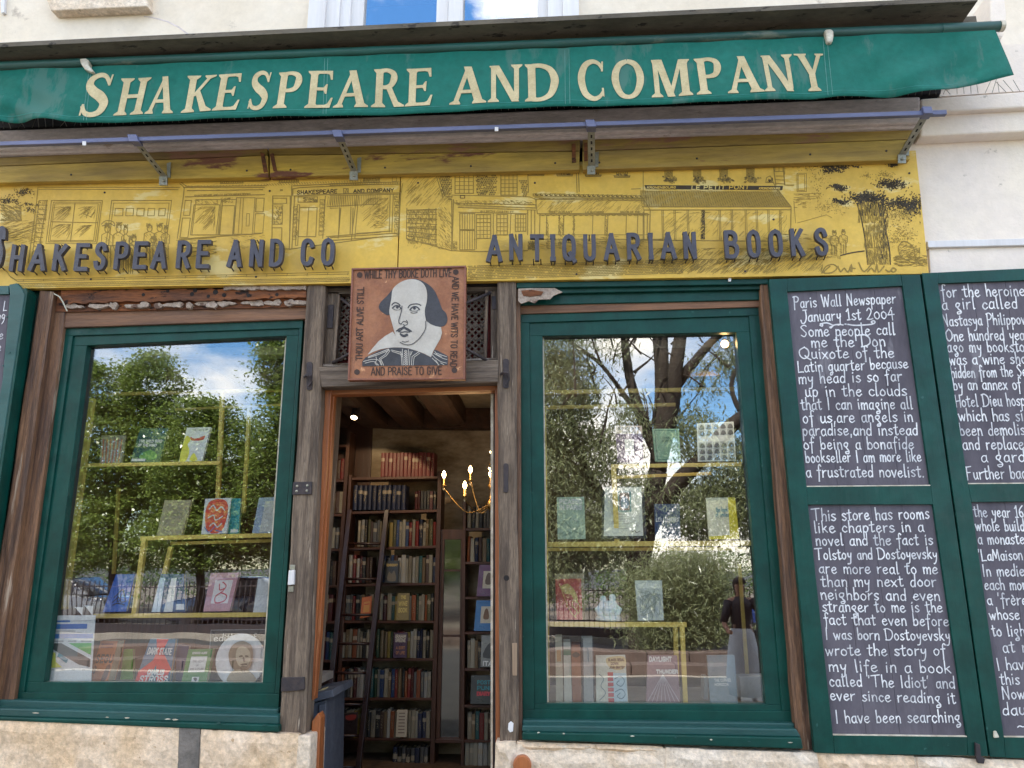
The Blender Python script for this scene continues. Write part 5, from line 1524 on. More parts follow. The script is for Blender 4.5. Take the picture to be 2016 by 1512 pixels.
for s, x0, y0, x1, y1, xh in (('Paris Wall Newspaper', 210, 285, 865, 252, 12.5), ('January 1st 2004', 256, 372, 858, 350, 12.5), ('Some people call', 255, 470, 862, 455, 13), ('me the Don', 322, 538, 798, 530, 13),
                              ('Quixote of the', 245, 612, 855, 604, 13), ('Latin quarter because', 235, 700, 945, 672, 12.5), ('my head is so far', 240, 775, 905, 755, 13), ('up in the clouds', 282, 858, 938, 850, 13.4),
                              ('that I can imagine all', 255, 943, 975, 936, 13), ('of us,are angels in', 268, 1028, 978, 1018, 13.4), ('paradise,and instead', 265, 1110, 1010, 1105, 13.2), ('of being a bonafide', 272, 1198, 983, 1196, 13.2),
                              ('bookseller I am more like', 285, 1284, 1032, 1276, 12.8), ('a frustrated novelist.', 288, 1378, 1050, 1377, 13.4)):
    chalk(k, ZA, s, x0, y0, x1, y1, xh)
for q in ('375,395 390,402 392,388 375,388 420,380 460,398 440,408 448,412 465,395 500,390 525,394', '538,388 545,389', '556,390 600,396 660,394 715,388 732,376 722,366 708,374 716,382'):
    k.line(smooth(ZA([tuple(map(float, p.split(','))) for p in q.split()]), 4), 2.6)
k.build('chalk_lettering', m_chalk, sh1)
k = Ink(SHY + .017)
for s, x0, y0, x1, y1, xh in (('This store has rooms', 275, 180, 903, 167, 13.6), ('like chapters in a', 283, 244, 873, 237, 13), ('novel and the fact is', 293, 312, 922, 308, 13), ('Tolstoy and Dostoyevsky', 292, 388, 945, 383, 12.4),
                              ('are more real to me', 310, 462, 948, 465, 13), ('than my next door', 322, 534, 940, 532, 13), ('neighbors and even', 320, 602, 960, 610, 13), ('stranger to me is the', 328, 668, 973, 672, 13),
                              ('fact that even before', 338, 738, 1008, 745, 13), ('I was born Dostoyevsky', 345, 818, 1015, 824, 12.8), ('wrote the story of', 345, 905, 990, 905, 13), ('my life in a book', 362, 990, 1020, 1000, 13.4),
                              ("called 'The Idiot' and", 366, 1070, 1040, 1083, 13.2), ('ever since reading it', 370, 1145, 1045, 1165, 13.2), ('I have been searching', 400, 1268, 1070, 1266, 13.8)):
    chalk(k, ZB, s, x0, y0, x1, y1, xh)
k.build('chalk_lettering', m_chalk, sh1)
k = Ink(SHY + .017)
for s, x0, y0, x1, y1, xh in (('for the heroine', 1165, 215, 1702, 205, 13.6), ('a girl called', 1168, 295, 1655, 285, 13.4), ('Nastasya Philippov', 1172, 400, 1706, 388, 12.6), ('One hundred yea', 1195, 497, 1700, 490, 13.4), ('ago my booksto', 1203, 568, 1700, 566, 13),
                              ('was a wine sho', 1215, 650, 1712, 642, 13), ('hidden from the Se', 1228, 737, 1712, 725, 13), ('by an annex of', 1242, 815, 1678, 810, 13.4), ('Hotel Dieu hosp', 1257, 925, 1705, 915, 13.6), ('which has si', 1278, 1015, 1692, 1014, 13.6),
                              ('been demolis', 1285, 1110, 1704, 1105, 13.6), ('and replace', 1303, 1200, 1696, 1198, 13.6), ('a gard', 1422, 1282, 1704, 1278, 13.6), ('Further bac', 1328, 1393, 1712, 1386, 13.8)):
    chalk(k, ZA, s, x0, y0, x1, y1, xh)
k.build('chalk_lettering', m_chalk, sh2)
k = Ink(SHY + .017)
for s, x0, y0, x1, y1, xh in (('the year 16', 1145, 158, 1413, 160, 13), ('whole build', 1155, 233, 1416, 233, 13), ('a monaste', 1168, 305, 1416, 303, 13), ("'LaMaison", 1172, 395, 1406, 389, 12.6), ('In medie', 1193, 478, 1416, 476, 13), ('each mon', 1203, 550, 1430, 550, 13),
                              ("a 'fr`re", 1218, 632, 1430, 632, 13), ('whose', 1230, 712, 1390, 710, 13), ('to ligh', 1243, 800, 1418, 800, 13.4), ('at n', 1300, 888, 1436, 888, 13.4), ('I hav', 1270, 985, 1414, 978, 13.4), ('this', 1288, 1060, 1390, 1060, 13.4),
                              ('Now', 1300, 1140, 1418, 1138, 13.4), ('dau', 1300, 1228, 1424, 1224, 13.8), ('~', 1380, 1296, 1430, 1288, 6)):
    chalk(k, ZB, s, x0, y0, x1, y1, xh)
k.build('chalk_lettering', m_chalk, sh2)
# latch on the meeting stiles
lt = slab('shutter_latch', [(1921, 1462), (1930, 1466), (1932, 1488), (1940, 1494), (1938, 1504), (1926, 1503), (1922, 1490)], SHY - .02, .02, m_iron, sh1, .004)
slab('shutter_latch', [(1957, 1440), (1962, 1439), (1968, 1452), (1958, 1453)], SHY - .015, .015, m_off, sh2, .003)
# left edge shutter, seen edge-on-ish
s3 = root('chalkboard_shutter', 'green metal edged shutter with only a narrow strip of chalkboard showing, leftmost of all', 'shutter', at(-60, 1480, SHY))
slab('stile', [(19, 578), (17, 560), (33, 557), (43, 568), (49, 580), (0, 905), (-90, 1520), (-150, 1520), (-62, 1100), (4, 750)], -.09, .03, m_green2, s3, .006)
slab('stile_edge', [(44, 570), (50, 566), (54, 575), (6, 905), (-82, 1520), (-92, 1520), (0, 905)], -.085, .1, m_green, s3, .003)
slab('rail', [(-160, 568), (17, 562), (17, 579), (-160, 584)], -.09, .03, m_green2, s3, .003)
slab('chalkboard_plank', [(-160, 583), (19, 580), (4, 755), (-62, 1100), (-160, 1100)], -.075, .015, m_chalk_board, s3, 0)
k = Ink(-.077)
for s, x, y in (('L', 6, 612), ('99', -8, 638), ('e', -2, 668), ('e', -6, 692)):
    write(k, HAND, s, (x, y), (x + (16 if s == '99' else 7), y - .5), 1.05, 1.6, lean=.15)
k.build('chalk_lettering', m_chalk, s3)
for x, y in ((14, 624), (6, 720), (19, 694)):
    MB().lathe(at(x, y, -.091), [(.006, 0), (.005, -.003), (0, -.004)], 8, 'Y').build('rivet', m_green2, s3)
# ================================================================== THE ROOM BEHIND
FLZ, CEZ = 0.06, 3.26
RB = 2.56
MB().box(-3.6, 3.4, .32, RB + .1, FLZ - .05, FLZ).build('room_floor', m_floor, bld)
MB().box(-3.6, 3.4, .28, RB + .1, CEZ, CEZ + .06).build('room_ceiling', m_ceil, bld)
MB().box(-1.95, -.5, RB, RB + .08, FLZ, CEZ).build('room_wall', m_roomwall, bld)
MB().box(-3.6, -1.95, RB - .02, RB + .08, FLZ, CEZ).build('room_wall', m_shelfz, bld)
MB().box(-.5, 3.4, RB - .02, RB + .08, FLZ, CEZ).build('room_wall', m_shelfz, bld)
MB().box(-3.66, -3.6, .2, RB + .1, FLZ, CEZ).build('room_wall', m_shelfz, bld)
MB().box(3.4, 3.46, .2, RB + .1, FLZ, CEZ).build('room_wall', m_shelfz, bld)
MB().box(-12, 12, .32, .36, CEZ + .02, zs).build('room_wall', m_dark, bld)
# window bays: boarded stages the displays stand on
zL, zR = Zh(300, 1345, .2) - .004, Zh(1290, 1386, .2) - .004
MB().box(X(40, 1345, .2), X(590, 1345, .2), .17, .95, zL - .05, zL).build('display_stage', flat('pale stage board', (.30, .27, .24)), bld)
MB().box(X(1040, 1386, .2), X(1560, 1386, .2), .17, .95, zR - .05, zR).build('display_stage', flat('pale stage board', (.30, .27, .24)), bld)
# ceiling beams
def bm_box(x0, x1, y0, y1, z0, z1, sag=0.0, sk=0.0):
    m = MB()
    n = 10
    vs = []
    for i in range(n + 1):
        t = i / n
        y = y0 + (y1 - y0) * t
        s = sk * t + rnd.uniform(-.008, .008)
        zz = z0 + rnd.uniform(-.01, .01) - sag * math.sin(t * 3.14)
        vs += [(x0 + s, y, zz + .02), (x0 + s + .02, y, zz), (x1 + s - .03, y, zz + rnd.uniform(-.01, .01)), (x1 + s, y, zz + .03), (x1 + s, y, z1), (x0 + s, y, z1)]
    fs = [[i * 6 + j, (i + 1) * 6 + j, (i + 1) * 6 + (j + 1) % 6, i * 6 + (j + 1) % 6] for i in range(n) for j in range(6)]
    fs += [list(range(6)), list(range(6 * n + 5, 6 * n - 1, -1))]
    m.add(vs, fs)
    return m.build('ceiling_beam', m_oldbeam, bld)
bx = at(735, 790, 1.6).x
for dx, wd_ in ((-.62, .26), (-.22, .24), (.16, .22), (.55, .24), (-1.3, .25), (-2.0, .25), (-2.7, .25), (1.2, .25), (1.9, .25), (2.6, .25)):
    bm_box(bx + dx, bx + dx + wd_, .4, 2.3, CEZ - .19, CEZ, .02, -.05)
m = MB()
z0 = CEZ - .20
vs = []
for i in range(13):
    x = -1.95 + 2.35 * i / 12
    zz = z0 + rnd.uniform(-.012, .012) + .07 * abs(i / 12 - .45)
    vs += [(x, 2.3, zz), (x, 2.5, zz + .01), (x, 2.5, CEZ - .005), (x, 2.3, CEZ - .005)]
m.add(vs, [[i * 4 + j, (i + 1) * 4 + j, (i + 1) * 4 + (j + 1) % 4, i * 4 + (j + 1) % 4] for i in range(12) for j in range(4)] + [[0, 1, 2, 3], [51, 50, 49, 48]])
m.build('ceiling_beam', m_oldbeam, bld)

# ------------------------------------------------------------------ spine material: cloth colour per book, a title band and gilt rules
def spine_mat():
    m = bpy.data.materials.new('printed book spine')
    m.use_nodes = True
    N, L_ = m.node_tree.nodes, m.node_tree.links
    b = N['Principled BSDF']
    b.inputs['Roughness'].default_value = .5
    oi = N.new('ShaderNodeObjectInfo')
    tcn = N.new('ShaderNodeTexCoord')
    sx = N.new('ShaderNodeSeparateXYZ')
    L_.new(tcn.outputs['Generated'], sx.inputs[0])
    def math_(op, a, c):
        q = N.new('ShaderNodeMath')
        q.operation = op
        for i, v in enumerate((a, c)):
            if isinstance(v, (int, float)):
                q.inputs[i].default_value = v
            else:
                L_.new(v, q.inputs[i])
        return q.outputs[0]
    def frac(k):
        return math_('FRACT', math_('MULTIPLY', oi.outputs['Random'], k), 0)
    def band(c, h):
        return math_('LESS_THAN', math_('ABSOLUTE', math_('SUBTRACT', sx.outputs[2], c), 0), h)
    def mix(f, a, c):
        q = N.new('ShaderNodeMix')
        q.data_type = 'RGBA'
        L_.new(f, q.inputs[0])
        for k, v in ((6, a), (7, c)):
            if isinstance(v, tuple):
                q.inputs[k].default_value = (*v, 1)
            else:
                L_.new(v, q.inputs[k])
        return q.outputs[2]
    # title lettering: a vertical run of noise marks in the middle of the spine
    mpg = N.new('ShaderNodeMapping')
    mpg.inputs['Scale'].default_value = (4, 1, 26)
    L_.new(tcn.outputs['Generated'], mpg.inputs[0])
    add = N.new('ShaderNodeVectorMath')
    add.operation = 'ADD'
    L_.new(mpg.outputs[0], add.inputs[0])
    cx = N.new('ShaderNodeCombineXYZ')
    L_.new(math_('MULTIPLY', oi.outputs['Random'], 90), cx.inputs[0])
    L_.new(cx.outputs[0], add.inputs[1])
    vn = N.new('ShaderNodeTexNoise')
    vn.inputs['Scale'].default_value = 1.3
    L_.new(add.outputs[0], vn.inputs['Vector'])
    marks = math_('GREATER_THAN', vn.outputs['Fac'], .56)
    mid = math_('LESS_THAN', math_('ABSOLUTE', math_('SUBTRACT', sx.outputs[0], .5), 0), .24)
    zone = band(math_('ADD', .5, math_('MULTIPLY', frac(7), .12)), .27)
    txt = math_('MULTIPLY', math_('MULTIPLY', marks, mid), zone)
    lighter = mix(frac(13), (.32, .26, .15), (.03, .025, .025))
    c = mix(txt, oi.outputs['Color'], lighter)
    lab = math_('MULTIPLY', band(math_('ADD', .68, math_('MULTIPLY', frac(5), .1)), .07), math_('GREATER_THAN', frac(3), .6))
    lab = math_('MULTIPLY', lab, .8)
    c = mix(lab, c, (.30, .25, .18))
    L_.new(c, b.inputs['Base Color'])
    return m
m_sp = spine_mat()
def book_mesh(kind):
    me = bpy.data.meshes.new('book')
    # spine bulges a little towards the room; boards overhang the page block
    prof = [(-.5, .0), (-.36, -.06 if kind else -.015), (0, -.10 if kind else -.02), (.36, -.06 if kind else -.015), (.5, .0)]
    vs, fs = [], []
    for z in (0, 1):
        for x, y in prof:
            vs.append((x, y, z))
        vs += [(.5, 1, z), (.42, 1, z), (.42, .05, z), (-.42, .05, z), (-.42, 1, z), (-.5, 1, z)]
    k = 11
    for i in range(k):
        fs.append([i, (i + 1) % k, k + (i + 1) % k, k + i])
    fs.append(list(range(k - 1, -1, -1)))
    fs.append(list(range(k, 2 * k)))
    n = len(vs)
    vs += [(-.42, .06, .02), (.42, .06, .02), (.42, .96, .02), (-.42, .96, .02), (-.42, .06, .975), (.42, .06, .975), (.42, .96, .975), (-.42, .96, .975)]
    pf = [(0, 1, 5, 4), (1, 2, 6, 5), (2, 3, 7, 6), (3, 0, 4, 7), (4, 5, 6, 7), (3, 2, 1, 0)]
    fs += [[n + i for i in f] for f in pf]
    me.from_pydata(vs, [], fs)
    me.materials.append(m_sp)
    me.materials.append(m_page)
    for p in me.polygons[-6:]:
        p.material_index = 1
    return me
BM = [book_mesh(0), book_mesh(1)]
PAL = {
    'cream': (.46, .40, .29), 'ivory': (.52, .48, .38), 'tan': (.30, .20, .10), 'brown': (.11, .05, .03), 'red': (.30, .012, .008), 'maroon': (.12, .012, .015), 'black': (.015, .014, .016),
    'navy': (.015, .025, .085), 'blue': (.02, .07, .24), 'teal': (.01, .12, .13), 'green': (.02, .07, .03), 'olive': (.12, .11, .03), 'grey': (.17, .17, .17), 'white': (.62, .6, .55), 'orange': (.42, .10, .02),
    'yellow': (.45, .33, .06), 'purple': (.08, .02, .12), 'pink': (.42, .18, .18)}
MIX = ['cream'] * 4 + ['ivory'] * 4 + ['tan'] * 3 + ['brown', 'brown', 'red', 'red', 'maroon', 'maroon', 'black', 'black', 'navy', 'navy', 'blue', 'teal', 'green', 'olive', 'grey', 'grey', 'white', 'white', 'orange', 'yellow']
ORD = ['first', 'second', 'third', 'fourth', 'fifth', 'sixth', 'seventh', 'eighth', 'ninth', 'tenth', 'eleventh', 'twelfth', 'thirteenth', 'fourteenth', 'fifteenth', 'sixteenth', 'seventeenth', 'eighteenth', 'nineteenth', 'twentieth', 'twenty-first', 'twenty-second', 'twenty-third', 'twenty-fourth', 'twenty-fifth', 'twenty-sixth', 'twenty-seventh', 'twenty-eighth']
NB = 0
def row(where, x0, x1, ysh, h, pal=None, w=(4.6, 9), group='books on the bookcases inside the shop', hv=.14, Y=2.2, mesh=None, what='book', left=None):
    """books side by side between pixel columns x0 and x1 on the shelf at pixel row ysh"""
    global NB
    a, b = at(x0, ysh, Y), at(x1, ysh, Y)
    sc = (b.x - a.x) / (x1 - x0)
    x, i = a.x, 0
    while True:
        ww = rnd.uniform(*w) * sc
        if x + ww > b.x + .002:
            break
        cn = rnd.choice(pal or MIX)
        c = PAL[cn]
        f = rnd.uniform(.8, 1.2)
        hh = h * sc * (1 - rnd.uniform(0, hv))
        o = bpy.data.objects.new('book', BM[rnd.random() < .4] if mesh is None else BM[mesh])
        COL.objects.link(o)
        o.location = (x + ww / 2, Y + rnd.uniform(.005, .03), a.z)
        o.scale = (ww * .96, rnd.uniform(.13, .17), hh)
        o.rotation_euler = (0, rnd.choice((0, 0, 0, rnd.uniform(-.03, .03))), rnd.uniform(-.02, .02))
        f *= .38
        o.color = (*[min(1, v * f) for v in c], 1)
        if ww < .022:
            ad = 'thin'
        elif ww > .034:
            ad = 'thick'
        else:
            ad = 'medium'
        tag(o, f'{ad} {cn} {what}, {ORD[min(i, 27)]} from left on {where}', 'book', group)
        x += ww + rnd.choice((0, 0, .0015))
        i += 1
        NB += 1
# ------------------------------------------------------------------ bookcases
def case(label, stiles, shelves, Y=2.2, d=.22):
    r = root('bookcase', label, 'bookcase', at(stiles[0][0][0], 1500, Y))
    for q in stiles:
        slab('upright', q, Y - .012, d, m_shelfz, r, .002)
    for x0, y0, x1, y1 in shelves:
        slab('shelf', [(x0, y0), (x1, y1), (x1, y1 + 5), (x0, y0 + 5)], Y - .006, d, m_shelf, r, .002)
    return r
case('dark wood centre bookcase seen through the doorway behind the ladder',
     [[(687, 935), (692, 935), (656, 1620), (648, 1620)], [(862, 928), (870, 928), (852, 1620), (843, 1620)]],
     [(693, 940, 863, 937), (690, 1007, 862, 1003), (687, 1079, 861, 1074), (680, 1150, 860, 1147), (674, 1222, 859, 1222), (668, 1297, 857, 1296), (663, 1374, 854, 1374), (657, 1453, 851, 1454), (650, 1545, 848, 1545)])
row('the top shelf of the centre bookcase', 748, 860, 938, 47, ['red'], (7.2, 7.6), 'matching red volumes on the top shelf', 0.02, mesh=0, what='volume')
row('the second shelf of the centre bookcase', 693, 806, 1004, 48, ['navy'], (9.2, 9.6), 'matching dark blue volumes on the second shelf', 0.01, mesh=1, what='gilt volume')
row('the second centre shelf beside the blue set', 815, 861, 1003, 37, ['black', 'maroon', 'brown'], (5.5, 7), hv=.05)
for nm, y, h, xl, xm, xr in (('third', 1076, 53, 702, 754, 861), ('fourth', 1147, 53, 684, 741, 859), ('fifth', 1221, 52, 678, 736, 857), ('sixth', 1295, 54, 671, 728, 855), ('seventh', 1373, 54, 666, 716, 852), ('eighth', 1452, 52, 661, 704, 849)):
    row(f'the {nm} centre shelf left of the ladder', xl, xm - 3, y, h)
    row(f'the {nm} centre shelf right of the ladder', xm + 10, xr - 1, y, h)
row('the lowest centre shelf in view', 770, 846, 1545, 68, ['navy', 'black', 'grey'], (8, 9), hv=.04)
case('narrow dark bookcase at the left inside the doorway',
     [[(683, 852), (690, 849), (640, 1620), (632, 1620)]],
     [(630, 873, 684, 875), (626, 943, 682, 944), (622, 1010, 680, 1012), (618, 1079, 674, 1080), (612, 1152, 670, 1152), (606, 1223, 663, 1223), (600, 1300, 657, 1299), (600, 1385, 652, 1385), (598, 1468, 645, 1466)], 2.22)
for nm, y, h, x0, x1 in (('top', 943, 42, 644, 682), ('second', 1010, 42, 640, 679), ('third', 1079, 43, 636, 673), ('fourth', 1152, 50, 632, 668), ('fifth', 1223, 52, 628, 660), ('sixth', 1299, 52, 624, 655)):
    row(f'the {nm} shelf of the left bookcase', x0, x1, y, h, ['red', 'maroon', 'red', 'brown'] if nm == 'top' else None, (6, 9), Y=2.22)
case('narrow bookcase at the right inside the doorway',
     [[(911, 985), (917, 985), (912, 1620), (906, 1620)]],
     [(917, 1040, 990, 1039), (916, 1106, 990, 1106), (915, 1175, 990, 1174), (915, 1244, 990, 1243), (914, 1316, 990, 1316), (913, 1388, 990, 1388), (912, 1457, 990, 1457)], 2.16)
for nm, y, h in (('top', 1039, 47), ('second', 1106, 52), ('fifth', 1316, 58), ('seventh', 1457, 52)):
    row(f'the {nm} shelf of the right bookcase', 919, 976, y, h, ['black', 'brown', 'maroon', 'black', 'cream'] if nm == 'top' else None, (6, 10), Y=2.16)
row('the lowest shelf of the right bookcase in view', 914, 976, 1530, 66, ['ivory', 'white'], (8, 9), hv=0, Y=2.16)

# ------------------------------------------------------------------ a book or card with its face to the street
def near(Y):
    return .175 + (Y - .175) * .62 if Y < .58 else Y
def bil(q, Y0, Y1):
    P = [at(*q[0], Y1), at(*q[1], Y1), at(*q[2], Y0), at(*q[3], Y0)]
    return lambda u, v: (P[0] * (1 - u) + P[1] * u) * (1 - v) + (P[3] * (1 - u) + P[2] * u) * v
def face_book(label, q, Y, lean, t, col, art=(), cat='book', name='standing_book', group=None, pages=True, rough=.35):
    Y = near(Y)
    B = bil(q, Y, Y + lean)
    r = root(name, label, cat, B(.5, 1), group)
    mc = flat('cover ' + '%.2f %.2f %.2f' % col, col, rough)
    D = Vector((0, 1, 0))
    m_ = MB()
    m_.prism([B(0, 0), B(1, 0), B(1, 1), B(0, 1)], D * .003)
    m_.prism([B(0, 0) + D * t, B(1, 0) + D * t, B(1, 1) + D * t, B(0, 1) + D * t], D * .003)
    m_.prism([B(0, 0) + D * .0031, B(.02, 0) + D * .0031, B(.02, 1) + D * .0031, B(0, 1) + D * .0031], D * (t - .0032))
    m_.build('cover', mc, r)
    if pages:
        MB().prism([B(.025, .01) + D * .0035, B(.97, .01) + D * .0035, B(.97, .99) + D * .0035, B(.025, .99) + D * .0035], D * (t - .004)).build('pages', m_page, r)
    i = 0
    for nm, colr, fn in art:
        k = Ink(proj=lambda u, v, e: B(u, v) + Vector((0, -e * .5 - .0006 * i, 0)))
        fn(k)
        k.build(nm, flat('print %.2f %.2f %.2f' % colr, colr, .45), r)
        i += 1
    return r
def R4(u0, v0, u1, v1):
    return lambda k: k.poly([(u0, v0), (u1, v0), (u1, v1), (u0, v1)])
def PG(*ps):
    def f(k):
        for p in ps:
            k.poly(smooth(p, 3, True))
    return f
def PS(*ps):
    def f(k):
        for p in ps:
            k.poly(p)
    return f
def TX(*ls, w=.012):
    def f(k):
        for s, u0, u1, v, h in ls:
            write(k, CAPS, s, (u0, v), (u1, v), h / 20, w, n=3, up=(0, -h / 20))
    return f
def LN(w, *ps):
    def f(k):
        for p in ps:
            k.line(smooth(p, 4), w)
    return f
def both(*fs):
    def f(k):
        for g in fs:
            g(k)
    return f
W_, K_, RED = (.7, .69, .66), (.03, .03, .035), (.42, .03, .025)
# ---- left window
YS = .40
face_book('cookery paperback with fine red and white stripes, at left on the top brass shelf', [(200, 857), (246, 857), (238, 914), (196, 914)], YS, .07, .02, (.30, .27, .2),
          [('stripe', (.6, .1, .05), LN(.03, *[[(.1 + k * .16, .15), (.12 + k * .15, .95)] for k in range(6)])), ('stripe', W_, LN(.02, *[[(.18 + k * .16, .2), (.2 + k * .15, .9)] for k in range(5)]))])
face_book('dark green paperback with small white title, second on the top brass shelf', [(276, 843), (331, 843), (314, 910), (256, 910)], YS, .08, .02, (.015, .07, .045),
          [('title', W_, TX(('THE WILD BIRD', .1, .9, .42, .07), ('OF THE MIND', .1, .75, .54, .07), w=.02)), ('grass', (.1, .3, .06), PG([(.3, .75), (.6, .65), (.85, .78), (.8, .92), (.3, .9)])), ('badge', W_, R4(.03, .9, .5, .97))])
face_book('white paperback with a yellow figure and a red scarf, at right of the top shelf', [(368, 842), (415, 841), (398, 907), (352, 909)], YS, .08, .02, (.68, .68, .66),
          [('figure', (.68, .62, .05), both(PG([(.02, .3), (.2, .28), (.28, .4), (.2, .5), (.35, .7), (.3, .98), (.02, .98)]), PG([(.45, .98), (.5, .8), (.6, .78), (.78, .98)]))), ('scarf', (.55, .03, .03), PG([(.25, .28), (.4, .33), (.6, .32), (.85, .25), (.8, .38), (.5, .4), (.3, .38)])), ('title', (.3, .28, .3), TX(('THE TWITS OF', .25, .9, .1, .05), w=.012))])
face_book('plain tan hardback with faint lettering on the middle brass shelf', [(324, 985), (377, 984), (358, 1053), (308, 1055)], .42, .08, .03, (.30, .24, .14), [('title', (.2, .16, .1), TX(('EMILY', .3, .7, .3, .08), ('DICKINSON', .2, .8, .45, .08), w=.014))])
face_book('red and white patterned cover book, right of the tan hardback', [(404, 982), (456, 980), (446, 1050), (396, 1052)], .42, .08, .02, (.6, .6, .58),
          [('pattern', (.62, .05, .02), PG([(.15, .12), (.5, .02), (.85, .12), (.93, .5), (.78, .94), (.25, .94), (.07, .5)])), ('squiggle', (.6, .58, .55), LN(.04, [(.2, .3), (.35, .2), (.5, .35), (.65, .25), (.8, .35)], [(.2, .55), (.4, .48), (.5, .62), (.75, .52)], [(.3, .78), (.45, .7), (.6, .82), (.75, .72)])), ('pattern', (.1, .15, .4), LN(.03, [(.1, .8), (.3, .95), (.5, .8)], [(.55, .9), (.8, .95)]))])
face_book('teal book standing behind the red patterned one', [(455, 981), (474, 981), (470, 1050), (446, 1051)], .47, .06, .02, (.01, .24, .25), [('label', W_, R4(.3, .88, .9, .97))])
face_book('pale grey blue book at the right end of the middle brass shelf', [(510, 980), (556, 978), (542, 1050), (496, 1052)], .42, .08, .02, (.3, .36, .46), [('panel', (.55, .54, .5), R4(.3, .1, .95, .95))])
face_book('bright blue hardback with a black line drawing on the lower brass shelf', [(228, 1131), (266, 1130), (248, 1204), (202, 1205)], .36, .08, .03, (.015, .09, .42),
          [('drawing', (.01, .01, .05), both(LN(.04, [(.3, .62), (.45, .5), (.6, .42), (.75, .58), (.85, .7)], [(.3, .75), (.5, .62), (.7, .75), (.9, .72)], [(.35, .82), (.55, .78), (.85, .82)], [(.45, .55), (.5, .72), (.6, .7), (.6, .55)])))])
face_book('navy book with two broad white diagonal stripes on the lower brass shelf', [(317, 1130), (362, 1130), (365, 1204), (298, 1205)], .36, .08, .03, (.015, .055, .13),
          [('stripe', (.5, .6, .7), PS([(.0, .1), (.22, .1), (.25, 1), (.0, 1)])), ('stripe', W_, PS([(.48, .12), (.7, .1), (.62, 1), (.36, 1)])), ('label', W_, R4(.72, .8, .97, .95))])
face_book('pink hardback with a white and red seated figure on the lower brass shelf', [(415, 1128), (471, 1127), (452, 1203), (400, 1204)], .36, .08, .03, (.50, .25, .27),
          [('panel', (.7, .62, .6), R4(.22, .2, .85, .8)), ('figure', (.55, .08, .1), LN(.035, [(.5, .25), (.65, .35), (.55, .5), (.35, .62), (.4, .78), (.7, .74), (.75, .6), (.5, .52)], [(.4, .3), (.45, .45), (.6, .42)]))])
face_book('white hardback at the right end of the lower brass shelf', [(508, 1139), (556, 1138), (548, 1205), (498, 1206)], .36, .07, .02, (.62, .62, .62))
# floor of the left window
po = face_book('white parking notice poster with blue bars and a street map, inside the left pane', [(107, 1212), (188, 1211), (179, 1343), (90, 1343)], .18, .0, .002, (.72, .75, .78),
          [('blue_bar', (.02, .15, .5), both(R4(.07, .075, .4, .1), R4(.07, .13, .82, .205), R4(.06, .28, .98, .35))), ('grey_line', (.35, .37, .4), both(R4(.42, .08, .9, .09), R4(.07, .23, .55, .245), R4(.07, .26, .7, .268), R4(.08, .38, .3, .4), R4(.4, .38, .6, .4), R4(.7, .38, .95, .4), R4(.1, .81, .16, .825), R4(.32, .81, .4, .825), R4(.55, .81, .62, .825), R4(.78, .81, .85, .825))),
           ('map_road', (.06, .065, .07), PS([(.04, .42), (.25, .42), (.96, .66), (.96, .78), (.7, .74), (.2, .56), (.05, .5)])), ('map_green', (.1, .45, .12), PS([(.42, .42), (.96, .42), (.96, .6)])), ('map_yellow', (.65, .68, .1), PS([(.03, .55), (.14, .56), (.18, .7), (.33, .78), (.02, .79)])), ('map_teal', (.02, .25, .35), PS([(.22, .56), (.45, .66), (.42, .72), (.2, .62)]))], 'poster', 'street_poster', pages=False)
for x in (158, 178):
    tag(MB().prism([at(x - 11, 1195 if x < 170 else 1192, .172), at(x + 5, 1196 if x < 170 else 1193, .172), at(x + 4, 1212, .172)], (0, .001, 0)).build('paper_corner', m_white), 'small white paper triangle stuck to the left pane, ' + ('left one of the pair' if x < 170 else 'right one of the pair'), 'sticker', 'paper triangles on the left pane')
face_book('orange hardback with the black word SEGU beside the parking poster', [(198, 1262), (232, 1262), (212, 1343), (176, 1343)], .26, .06, .09, (.42, .13, .04),
          [('title', K_, TX(('SEGU', .03, .97, .52, .17), w=.055)), ('rule', (.15, .02, .02), both(R4(.1, .06, .8, .1), R4(.1, .14, .8, .17))), ('art', (.1, .03, .02), PG([(.05, .6), (.2, .65), (.15, .8), (.02, .75)], [(.75, .6), (.95, .62), (.85, .95), (.6, .95)]))])
face_book('small green paperback half hidden behind the orange hardback', [(244, 1278), (262, 1278), (262, 1343), (236, 1343)], .50, .03, .02, (.1, .3, .03))
face_book('red and blue paperback titled DARK STATE by CHARLES STROSS', [(296, 1257), (346, 1259), (333, 1343), (265, 1343)], .24, .07, .035, (.03, .12, .2),
          [('red_rays', (.62, .03, .025), PS([(.25, .0), (.72, .0), (.6, .28), (1.0, .7), (.85, 1), (.62, 1), (.5, .6), (.35, 1), (.0, 1), (.0, .75), (.35, .5), (.4, .3)])), ('title', W_, TX(('DARK STATE', .08, .92, .36, .14), ('CHARLES', .3, .8, .82, .1), ('STROSS', .12, .95, 1.0, .14), w=.03))])
face_book('dark navy book leaning behind the green play text', [(346, 1268), (372, 1272), (362, 1343), (346, 1343)], .32, .05, .03, (.02, .02, .07))
face_book('green play text with a white title panel beside the portrait plate', [(371, 1279), (419, 1278), (406, 1343), (357, 1343)], .24, .06, .035, (.07, .22, .05),
          [('panel', W_, R4(.18, .22, .84, .7)), ('author', W_, TX(('EDWARD ALBEE', .2, .8, .14, .055), w=.014)), ('title', (.3, .3, .3), TX(('THE GOAT', .28, .75, .4, .07), ('OR', .45, .55, .52, .05), ('WHO IS SYLVIA', .25, .78, .62, .05), w=.012)), ('emblem', W_, R4(.4, .84, .68, .99)), ('emblem_mark', K_, PG([(.46, .88), (.54, .86), (.62, .9), (.58, .97), (.5, .93)]))])
